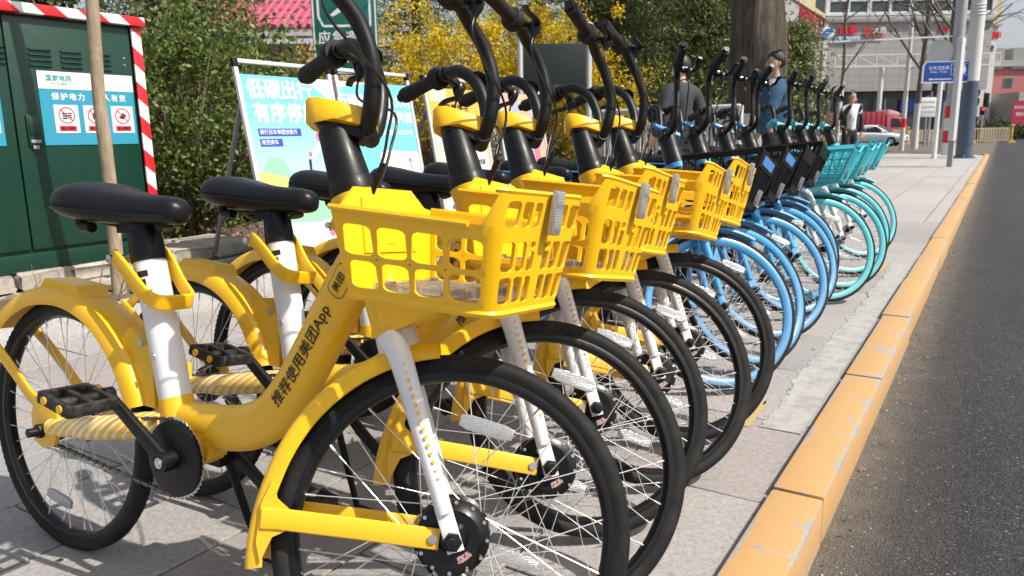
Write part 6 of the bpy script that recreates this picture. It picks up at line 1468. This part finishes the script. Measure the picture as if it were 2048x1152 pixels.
def car(label, r, d, rz, paint_, name='parked_car', cat='car', s=1.0):
    c = thing(name, label, cat); place(c, r, d, -0.1, rz); c.scale = (s, s, s)
    g = G(); hull(g, [(-2.2, 0.68, 0.38, 0.82, 0.5), (-2.1, 0.82, 0.26, 0.95, 0.4), (-1.3, 0.88, 0.22, 0.98, 0.38), (0.2, 0.89, 0.22, 0.96, 0.38), (1.2, 0.88, 0.22, 0.90, 0.38), (2.0, 0.80, 0.24, 0.78, 0.42), (2.2, 0.66, 0.34, 0.66, 0.5)]); g.obj('body', paint_, c, ang=50)
    g = G(); hull(g, [(-1.75, 0.62, 0.85, 0.97, 0.5), (-1.15, 0.66, 0.85, 1.36, 0.5), (-0.4, 0.68, 0.85, 1.47, 0.5), (0.3, 0.66, 0.85, 1.44, 0.5), (0.75, 0.68, 0.85, 1.22, 0.5), (1.15, 0.72, 0.82, 0.94, 0.5)]); rf = g.obj('cabin', paint_, c, ang=60)
    for s_ in (-1, 1):
        for pl in ([(-1.25, 0.98), (-0.42, 0.98), (-0.42, 1.38), (-0.95, 1.36)], [(-0.34, 0.98), (0.82, 0.96), (0.34, 1.34), (-0.34, 1.38)]):
            g = G(); g.add([(x, s_ * (0.735 - 0.10 * (z - 0.97) / 0.4), z) for x, z in pl] + [(x, s_ * (0.70 - 0.10 * (z - 0.97) / 0.4), z) for x, z in pl], [(0, 1, 2, 3), (7, 6, 5, 4), (0, 4, 5, 1), (1, 5, 6, 2), (2, 6, 7, 3), (3, 7, 4, 0)]); g.obj('side_window', M['glass'], c)
        g = G(); g.ball((0.78, s_ * 0.98, 1.0), 0.11, 10, 8, (0.7, 1, 0.7)); g.obj('wing_mirror', paint_, c)
        g = G(); g.ball((2.06, s_ * 0.60, 0.66), 0.15, 12, 8, (0.8, 1.1, 0.55)); g.obj('headlight', M['lamp'], c)
        for x in (-1.35, 1.35):
            g = G(); g.lathe([(0.0, -0.1), (0.20, -0.1), (0.31, -0.09), (0.32, 0), (0.31, 0.09), (0.20, 0.1), (0, 0.1)], (x, s_ * 0.80, 0.32), (0, 1, 0), 24); w_ = g.obj('wheel', M['tyre'], c); g = G(); g.lathe([(0.0, 0.105), (0.19, 0.102), (0.19, 0.09)], (x, s_ * 0.80, 0.32), (0, s_, 0), 20); g.obj('rim', M['galv'], w_)
    for x0, z0, x1, z1, wd, wu in ((1.16, 0.955, 0.42, 1.40, 0.66, 0.54), (-1.72, 1.0, -1.2, 1.35, 0.58, 0.5)):
        g = G(); o_ = 0.03 if x0 > 0 else -0.03; g.add([(x0 + o_, -wd, z0), (x0 + o_, wd, z0), (x1 + o_, wu, z1 + 0.02), (x1 + o_, -wu, z1 + 0.02), (x0 - o_, -wd, z0 - .03), (x0 - o_, wd, z0 - .03), (x1 - o_, wu, z1 - .03), (x1 - o_, -wu, z1 - .03)], [(0, 1, 2, 3), (7, 6, 5, 4), (0, 4, 5, 1), (1, 5, 6, 2), (2, 6, 7, 3), (3, 7, 4, 0)]); g.obj('windscreen' if x0 > 0 else 'rear_window', M['glass'], c)
    g = G(); g.box((2.17, 0, 0.60), (0.06, 0.75, 0.10)); g.obj('grille', M['black'], c, bevel=0.01); g = G(); g.box((2.215, 0, 0.47), (0.03, 0.46, 0.15)); g.obj('number_plate', M['signblue'] if False else flat('plate_blue', (0.10, 0.25, 0.62), 0.4, 0, 0), c, bevel=0.005)
    g = G(); g.box((2.14, 0, 0.30), (0.1, 1.1, 0.10)); g.obj('air_intake', M['black'], c, bevel=0.01)
    return c
car('white saloon car waiting behind the man in the white T-shirt', 25.9, 55.0, rad(-38), M['carwhite'])
car('dark car parked behind the pale yellow barrier near the toilet sign', 32.6, 64.0, rad(-20), paint('car_dark', (0.03, 0.035, 0.04), 0.25, 0.6, 0.05))
l = thing('lorry', 'red box lorry with pale pink cab behind the white car', 'lorry'); place(l, 28.0, 62.5, -0.1)
g = G(); g.box((-0.1, 0, 1.65), (3.9, 1.9, 1.75)); g.obj('cargo_box', M['lorryred'], l, bevel=0.03)
for k in range(9): g = G(); g.box((-1.85 + 0.43 * k, -0.965, 1.65), (0.05, 0.03, 1.7)); g.obj('box_rib', M['lorryred'], l)
g = G(); g.prism([(2.0, 0.45), (3.75, 0.45), (3.75, 1.2), (3.35, 2.0), (2.9, 2.25), (2.0, 2.25)], (0, 0, 0), (1, 0, 0), (0, 0, 1), 1.8); cb = g.obj('cab', paint('lorry_pink', (0.48, 0.10, 0.13), 0.35, 0.3, 0.1), l, bevel=0.06)
for pl in ([(2.35, 1.35), (3.25, 1.3), (2.98, 1.98), (2.35, 2.02)],): g = G(); g.prism(pl, (0, -0.905, 0), (1, 0, 0), (0, 0, 1), 0.03); g.obj('side_window', M['glass'], cb)
g = G(); g.beam((3.72, 0, 1.24), (3.40, 0, 1.92), 1.6, 0.05); g.obj('windscreen', M['glass'], cb)
g = G(); g.prism([(2.0, 2.26), (3.2, 2.26), (2.9, 2.5), (2.1, 2.72)], (0, 0, 0), (1, 0, 0), (0, 0, 1), 1.7); g.obj('air_deflector', flat('pink_white', (0.62, 0.36, 0.38), 0.4), cb, bevel=0.05)
for y in (-0.7, 0.7): g = G(); g.box((3.77, y, 0.85), (0.05, 0.28, 0.18)); g.obj('headlight', M['lamp'], cb)
for x in (-1.3, -0.4, 2.75):
    for y in (-0.85, 0.85): g = G(); g.lathe([(0, -0.12), (0.25, -0.12), (0.39, -0.1), (0.40, 0), (0.39, 0.1), (0.25, 0.12), (0, 0.12)], (x, y, 0.40), (0, 1, 0), 24); g.obj('wheel', M['tyre'], l)
g = G(); g.box((0.7, 0, 0.6), (5.6, 0.8, 0.2)); g.obj('chassis', M['black'], l)

# ---- traffic lights, small signs, hedge, people waiting to cross
for r, d, lab, sz in ((36.6, 60, 'traffic light showing red beyond the pale yellow barrier', 1), (28.2, 52.0, 'dark traffic light in front of the mall, left of the toilet sign', 0)):
    b = up_thing('traffic_light', lab, 'traffic light', r, d, -0.1)
    g = G(); g.cyl((0, 0, 0), (0, 0, 3.9), 0.07, 0.06, 10); g.obj('pole', M['galv'], b)
    g = G(); g.box((0.1, -0.1, 3.25 if sz else 4.1), (0.34, 0.22, 1.05)); hd = g.obj('signal_head', M['black'], b, bevel=0.03)
    g = G(); g.box((-0.12, -0.1, 2.45), (0.30, 0.22, 0.62)); g.obj('signal_head', M['black'], b, bevel=0.03)
    for k in range(3): g = G(); g.cyl((0.1, -0.21, (2.93 if sz else 3.78) + 0.32 * k), (0.1, -0.23, (2.93 if sz else 3.78) + 0.32 * k), 0.11, n=16); g.obj('lens', flat('dark_lens', (0.02, 0.02, 0.02), 0.2, 0, 0), hd)
    if sz:
        t = Nt('red_lamp', (0.6, 0.02, 0.03), 0.3); t.b.inputs['Emission Color'].default_value = (1, 0.02, 0.06, 1); t.b.inputs['Emission Strength'].default_value = 1.2
        g = G(); g.cyl((-0.12, -0.21, 2.58), (-0.12, -0.235, 2.58), 0.12, n=16); g.obj('red_lens', t.m, b)
b = up_thing('notice_sign', 'white notice sign on a thin dark post in front of the mall', 'sign', 24.2, 45.0, 0); g = G(); g.cyl((0, 0.05, 0), (0, 0.05, 2.9), 0.06, n=10); g.obj('post', M['greymetal'], b); g = G(); g.box((0, 0, 2.25), (1.0, 0.05, 1.1)); g.obj('panel', M['signwhite'], b, bevel=0.01)
for k in range(3): g = G(); g.box((0, -0.03, 2.55 - 0.28 * k), (0.8, 0.006, 0.1)); g.obj('print_line', PC['grey'], b)
hc = np.stack([RNG.uniform(38, 62, 12000), RNG.uniform(74, 76.5, 12000), RNG.uniform(0.0, 1.9, 12000)], 1); hc[:, 2] *= 0.8 + 0.3 * np.sin(hc[:, 0] * 1.3) * np.sin(hc[:, 0] * 0.37)
hw = np.stack([0.844 * hc[:, 0] - 0.537 * hc[:, 1], 0.537 * hc[:, 0] + 0.844 * hc[:, 1], hc[:, 2]], 1)
tag(leaf_cloud('hedge', hw, 0.13, M['leaf_dark']), 'dark clipped hedge beyond the crossing at the right edge', 'hedge')
for i, (r, d) in enumerate(((37.75, 62.5), (38.55, 63.0), (36.2, 63.5))):
    person(('person in dark clothes waiting at the crossing, middle of three', 'person in dark clothes waiting at the crossing, rightmost of three', 'person in dark clothes waiting at the crossing, leftmost of three')[i], far(r, d, -0.1), face + i, 1.72, [((0.0, -0.26, 1.14), (0.06, -0.24, 0.9), (0.1, 0, -1)), ((0.02, 0.26, 1.14), (0.08, 0.24, 0.9), (0.1, 0, -1))], (0.05, -0.05), CB, CB, detail=False)

# ------------------------------------------------------------------ buildings
def clad(name, base, w_, h_, gap=0.012, dark=0.6):
    t = Nt(name, base, 0.55); tc = t.node('ShaderNodeTexCoord'); sx = t.node('ShaderNodeSeparateXYZ'); t.l.new(tc.outputs['Object'], sx.inputs[0]); cb = t.node('ShaderNodeCombineXYZ')
    t.l.new(sx.outputs['X'], cb.inputs[0]); t.l.new(sx.outputs['Z'], cb.inputs[1]); br = t.node('ShaderNodeTexBrick'); br.offset = 0; t.l.new(cb.outputs[0], br.inputs['Vector'])
    br.inputs['Scale'].default_value = 1; br.inputs['Brick Width'].default_value = w_; br.inputs['Row Height'].default_value = h_; br.inputs['Mortar Size'].default_value = gap; br.inputs['Mortar Smooth'].default_value = 0
    br.inputs['Color1'].default_value = (*base, 1); br.inputs['Color2'].default_value = (*[x * 0.9 for x in base], 1); br.inputs['Mortar'].default_value = (*[x * dark for x in base], 1)
    t.col(t.mix(0.35, br.outputs['Color'], t.mix(t.noise(tc.outputs['Object'], 0.4, 6), tuple(x * 0.75 for x in base), tuple(min(1, x * 1.15) for x in base)))); return t.m
M['clad'] = clad('grey_cladding', (0.36, 0.35, 0.34), 1.15, 0.58, 0.03); M['clad2'] = clad('ochre_cladding', (0.46, 0.40, 0.25), 1.6, 0.8, 0.03); M['winglass'] = flat('window_glass', (0.05, 0.075, 0.085), 0.12, 0, 0.3, 0.8)
m_ = up_thing('shopping_mall', 'big grey shopping mall with red and blue signs across the junction', 'building', 28.0, 70.0, 0)
def mb(name, c, d, mat, par=None, **k): g = G(); g.box(c, d); return g.obj(name, mat, par or m_, **k)
wl_ = mb('wall', (7.4, 8, 7.4), (14.8, 16, 5.9), M['clad'])
mb('ground_floor', (7.4, 8.6, 2.2), (14.6, 15.4, 4.4), flat('dark_shopfront', (0.035, 0.04, 0.042), 0.25, 0, 0.6, 0.6))
mb('cornice', (7.4, 7.95, 10.55), (15.2, 16.5, 0.5), M['clad'], bevel=0.05); mb('ledge', (7.4, 7.95, 10.95), (15.0, 16.3, 0.14), M['polewhite'])
gl = mb('glass_band', (7.4, 8.1, 12.3), (14.6, 15.8, 2.7), M['winglass'])
for k in range(9): mb('mullion', (0.15 + 1.83 * k, 0.15, 12.3), (0.22 if k % 2 else 0.36, 0.22, 2.8), M['polewhite'], gl)
for z in (11.15, 12.2, 13.2): mb('transom', (7.4, 0.17, z), (14.7, 0.14, 0.14), M['polewhite'], gl)
for k in range(7): mb('fascia_block', (0.9 + 2.1 * k, 0.14, 13.5), (1.8, 0.16, 0.5), M['clad2'], gl)
mb('upper_storey', (9.5, 9.5, 16.5), (10.5, 14, 6), M['clad2'])
for k in range(5):
    for z in (15, 17.5): mb('window', (5.4 + 2 * k, 2.47, z), (1.0, 0.1, 1.5), M['winglass'])
mb('corner_post', (0.0, -0.05, 7.3), (0.35, 0.35, 6.2), M['polewhite'])
for x in (1.2, 4.6, 11.0): g = G(); g.cyl((x, -1.4, 0), (x, -1.4, 6.4), 0.2, n=18); g.obj('column', M['polewhite'], m_)
for x0, x1 in ((0.3, 14.6),):
    cp = mb('canopy', ((x0 + x1) / 2, -1.85, 6.45), (x1 - x0, 0.14, 0.14), M['polewhite']); mb('canopy_edge', ((x0 + x1) / 2, -1.85, 7.4), (x1 - x0, 0.1, 0.1), M['polewhite'], cp)
    for k in range(9):
        x = x0 + (x1 - x0) * k / 8; g = G(); g.beam((x, -1.85, 6.5), (x, -1.85, 7.4), 0.07, 0.07)
        if k < 8: g.beam((x, -1.85, 7.38), (x + (x1 - x0) / 8, -1.85, 6.52), 0.05, 0.05)
        g.obj('truss_bar', M['polewhite'], cp)
for x, w_ in ((1.1, 1.9), (3.6, 2.0), (6.2, 2.2), (9.0, 2.4), (11.8, 2.0)):
    q = mb('shop_window', (x, 0.86, 2.1), (w_, 0.1, 3.4), M['winglass']); mb('window_bar', (x, 0.79, 2.1), (0.08, 0.06, 3.4), M['polewhite'], q)
mb('shop_banner', (9.6, 0.7, 3.2), (4.2, 0.2, 1.0), M['signblue']); mb('shop_banner', (3.2, 0.7, 1.75), (3.2, 0.2, 0.7), flat('pink_banner', (0.5, 0.12, 0.16), 0.5, 0, 0.5, 1.5))
ux, uy = Vector((1, 0, 0)), Vector((0, 0, 1))
g = G(); g.lathe([(0, 0.06), (0.40, 0.06), (0.46, 0.0), (0, 0)], (0.05, -0.28, 9.47), (0, -1, 0), 32); g.v = [(0.05 + (x - 0.05) * 1.55, y, z) for x, y, z in g.v]; lg = g.obj('logo', M['signwhite'], m_)
for sgn in (1, -1):
    g = G(); g.prism([(0.05 + sgn * a, 9.47 + sgn * b) for a, b in ((-0.60, -0.10), (-0.30, 0.02), (0.05, 0.06), (0.32, 0.02), (0.55, 0.10), (0.50, 0.24), (0.25, 0.36), (-0.05, 0.38), (-0.18, 0.22), (-0.35, 0.08))], (0, -0.345, 0), ux, uy, 0.02); g.obj('logo_wave', flat('logo_blue', (0.02, 0.16, 0.55), 0.4, 0, 0), lg)
text('扬麦', 0.85, M['redband'], m_, (1.98, -0.16, 9.62), (1.25, 0, 0), uy, 0.02, thick=0.06); mb('sign_strip', (1.98, -0.14, 8.98), (2.3, 0.12, 0.36), flat('sign_sky', (0.16, 0.34, 0.55), 0.4, 0, 0.05)); text('WTMARK', 0.42, M['signwhite'], m_, (1.98, -0.21, 8.98), ux, uy, 0.02, thick=0.02, spacing=1.2)
g = G(); g.lathe([(0.24, 0), (0.38, 0), (0.38, 0.06), (0.24, 0.06)], (3.72, -0.16, 9.5), (0, -1, 0), 28, closed=True); g.box((3.72, -0.18, 9.5), (0.10, 0.05, 0.5)); g.obj('logo_ring', M['redband'], m_); text('大商', 0.62, M['signwhite'], m_, (4.75, -0.16, 9.62), ux, uy, 0.015, thick=0.04); text('DASHANG', 0.24, M['redband'], m_, (4.75, -0.16, 9.12), ux, uy, 0.0, thick=0.02); text('百货', 0.5, M['redband'], m_, (10.4, -0.06, 9.6), ux, uy, 0.01, thick=0.04)
wg = up_thing('mall_wing', 'shaded wing of the mall with dark red characters, left of the corner', 'building', 27.9, 70.2, 0, rad(58))
def wb(name, c, d, mat): g = G(); g.box(c, d); return g.obj(name, mat, wg)
wb('wall', (-9, 4, 5.4), (18, 8, 10.6), M['clad']); wb('cornice', (-9, 4, 10.85), (18.2, 8.3, 0.4), M['clad2']); wb('upper_storey', (-9.2, 4.4, 14), (17.6, 7.4, 6), M['clad2'])
for k in range(6): wb('window', (-2 - 2.6 * k, 0.66, 14), (1.4, 0.1, 2.6), M['winglass'])
text('时代购物广场', 1.55, flat('dark_red_letters', (0.30, 0.01, 0.03), 0.5, 0, 0), wg, (-5.6, -0.05, 9.75), ux, uy, 0.02, thick=0.05, spacing=1.0); text('SHOPPING PLAZA', 0.5, bpy.data.materials['dark_red_letters'], wg, (-3.6, -0.05, 8.75), ux, uy, 0.01, thick=0.04)
t2 = up_thing('white_tower', 'tall white building with ochre top and small windows at the right', 'building', 53.5, 96.0, 0, rad(2)); 
def tb(par, name, c, d, mat): g = G(); g.box(c, d); return g.obj(name, mat, par)
M['towerwhite'] = flat('tower_white', (0.62, 0.60, 0.58), 0.7, 0, 0.06, 0.5)
tb(t2, 'wall', (3.0, 6, 6.6), (6.0, 12, 13.2), M['towerwhite']); tb(t2, 'upper_wall', (3.15, 5.9, 18.2), (6.3, 11.4, 9.6), flat('tower_ochre', (0.58, 0.48, 0.27), 0.7, 0, 0.06, 0.5)); tb(t2, 'ledge', (3.05, 5.9, 13.3), (6.5, 12.4, 0.25), M['clad'])
for k, (a, z) in enumerate([(a, z) for z in (2.2, 4.4, 5.5, 7.3, 8.4, 10.6, 11.6) for a in (3.5, 4.35)] + [(a, z) for z in (15.5, 18.0, 20.5) for a in (3.4, 4.7)]):
    big = z > 13; w_ = tb(t2, 'window', (a, 0.02 if not big else 0.2, z), (0.55 if not big else 0.6, 0.16, 0.78 if not big else 1.9), M['towerwhite']); tb(w_, 'pane', (a, -0.05 if not big else 0.13, z), (0.42, 0.08, 0.62 if not big else 1.7), M['winglass'])
for z in (3.2, 6.2, 9.3, 12.3): w_ = tb(t2, 'window', (1.25, 0.02, z), (0.5, 0.1, 2.4), M['winglass'])
text('建材超市', 0.85, M['redband'], t2, (4.75, -0.05, 12.1), ux, uy, 0.03, thick=0.08); text('建设', 0.7, M['signblue'], t2, (5.0, -0.05, 10.6), ux, uy, 0.02, thick=0.05)
pk = up_thing('pink_building', 'pink building with grey roof boxes and a red banner at the right edge', 'building', 62.3, 101.0, 0)
M['pinkwall'] = flat('pink_wall', (0.40, 0.15, 0.15), 0.8, 0, 0.1, 0.6)
tb(pk, 'wall', (7.0, 6, 4.4), (14, 12, 8.8), M['pinkwall']); tb(pk, 'parapet', (7.0, 5.9, 9.2), (14.4, 12.6, 0.8), M['clad'])
for a in (0.2, 3.2, 7.5): tb(pk, 'roof_box', (a, 1.2, 9.8), (1.9, 3, 2.6), M['greymetal'])
for a in (2.2, 5.2, 8.4):
    for z in (4.9, 6.9): w_ = tb(pk, 'window', (a, 0.0, z), (1.1, 0.2, 1.1), M['greymetal']); tb(w_, 'pane', (a, -0.09, z), (0.94, 0.08, 0.94), M['winglass'])
an = up_thing('annex_building', 'low grey glass annex with a red banner below the pink building', 'building', 60.2, 92.0, 0); tb(an, 'wall', (3.0, 3, 2.6), (6, 6, 5.2), M['clad']); bn = tb(an, 'banner', (-1.35 + 1.6, -0.06, 2.7), (1.9, 0.1, 3.0), flat('banner_red', (0.36, 0.02, 0.06), 0.5, 0, 0.05))
text('欢迎光临', 0.38, M['signwhite'], bn, (0.25, -0.125, 3.4), ux, uy, 0.01, thick=0.01); text('特价', 0.5, M['signwhite'], bn, (0.25, -0.125, 2.6), ux, uy, 0.01, thick=0.01)
for k in range(6): tb(an, 'glass_panel', (1.7 + 0.75 * k, -0.05, 2.6), (0.62, 0.08, 4.8), M['winglass'] if k % 2 else flat('pale_panel', (0.55, 0.58, 0.56), 0.4))
fb_ = up_thing('far_block', 'long pale apartment block far behind the park conifers', 'building', -20, 110, 0); tb(fb_, 'wall', (10, 6, 7), (60, 12, 14), M['towerwhite'])
for k in range(14):
    for z in (2.5, 5.5, 8.5, 11.5): tb(fb_, 'window', (-18 + 4.2 * k, -0.02, z), (1.8, 0.12, 1.5), M['winglass'])
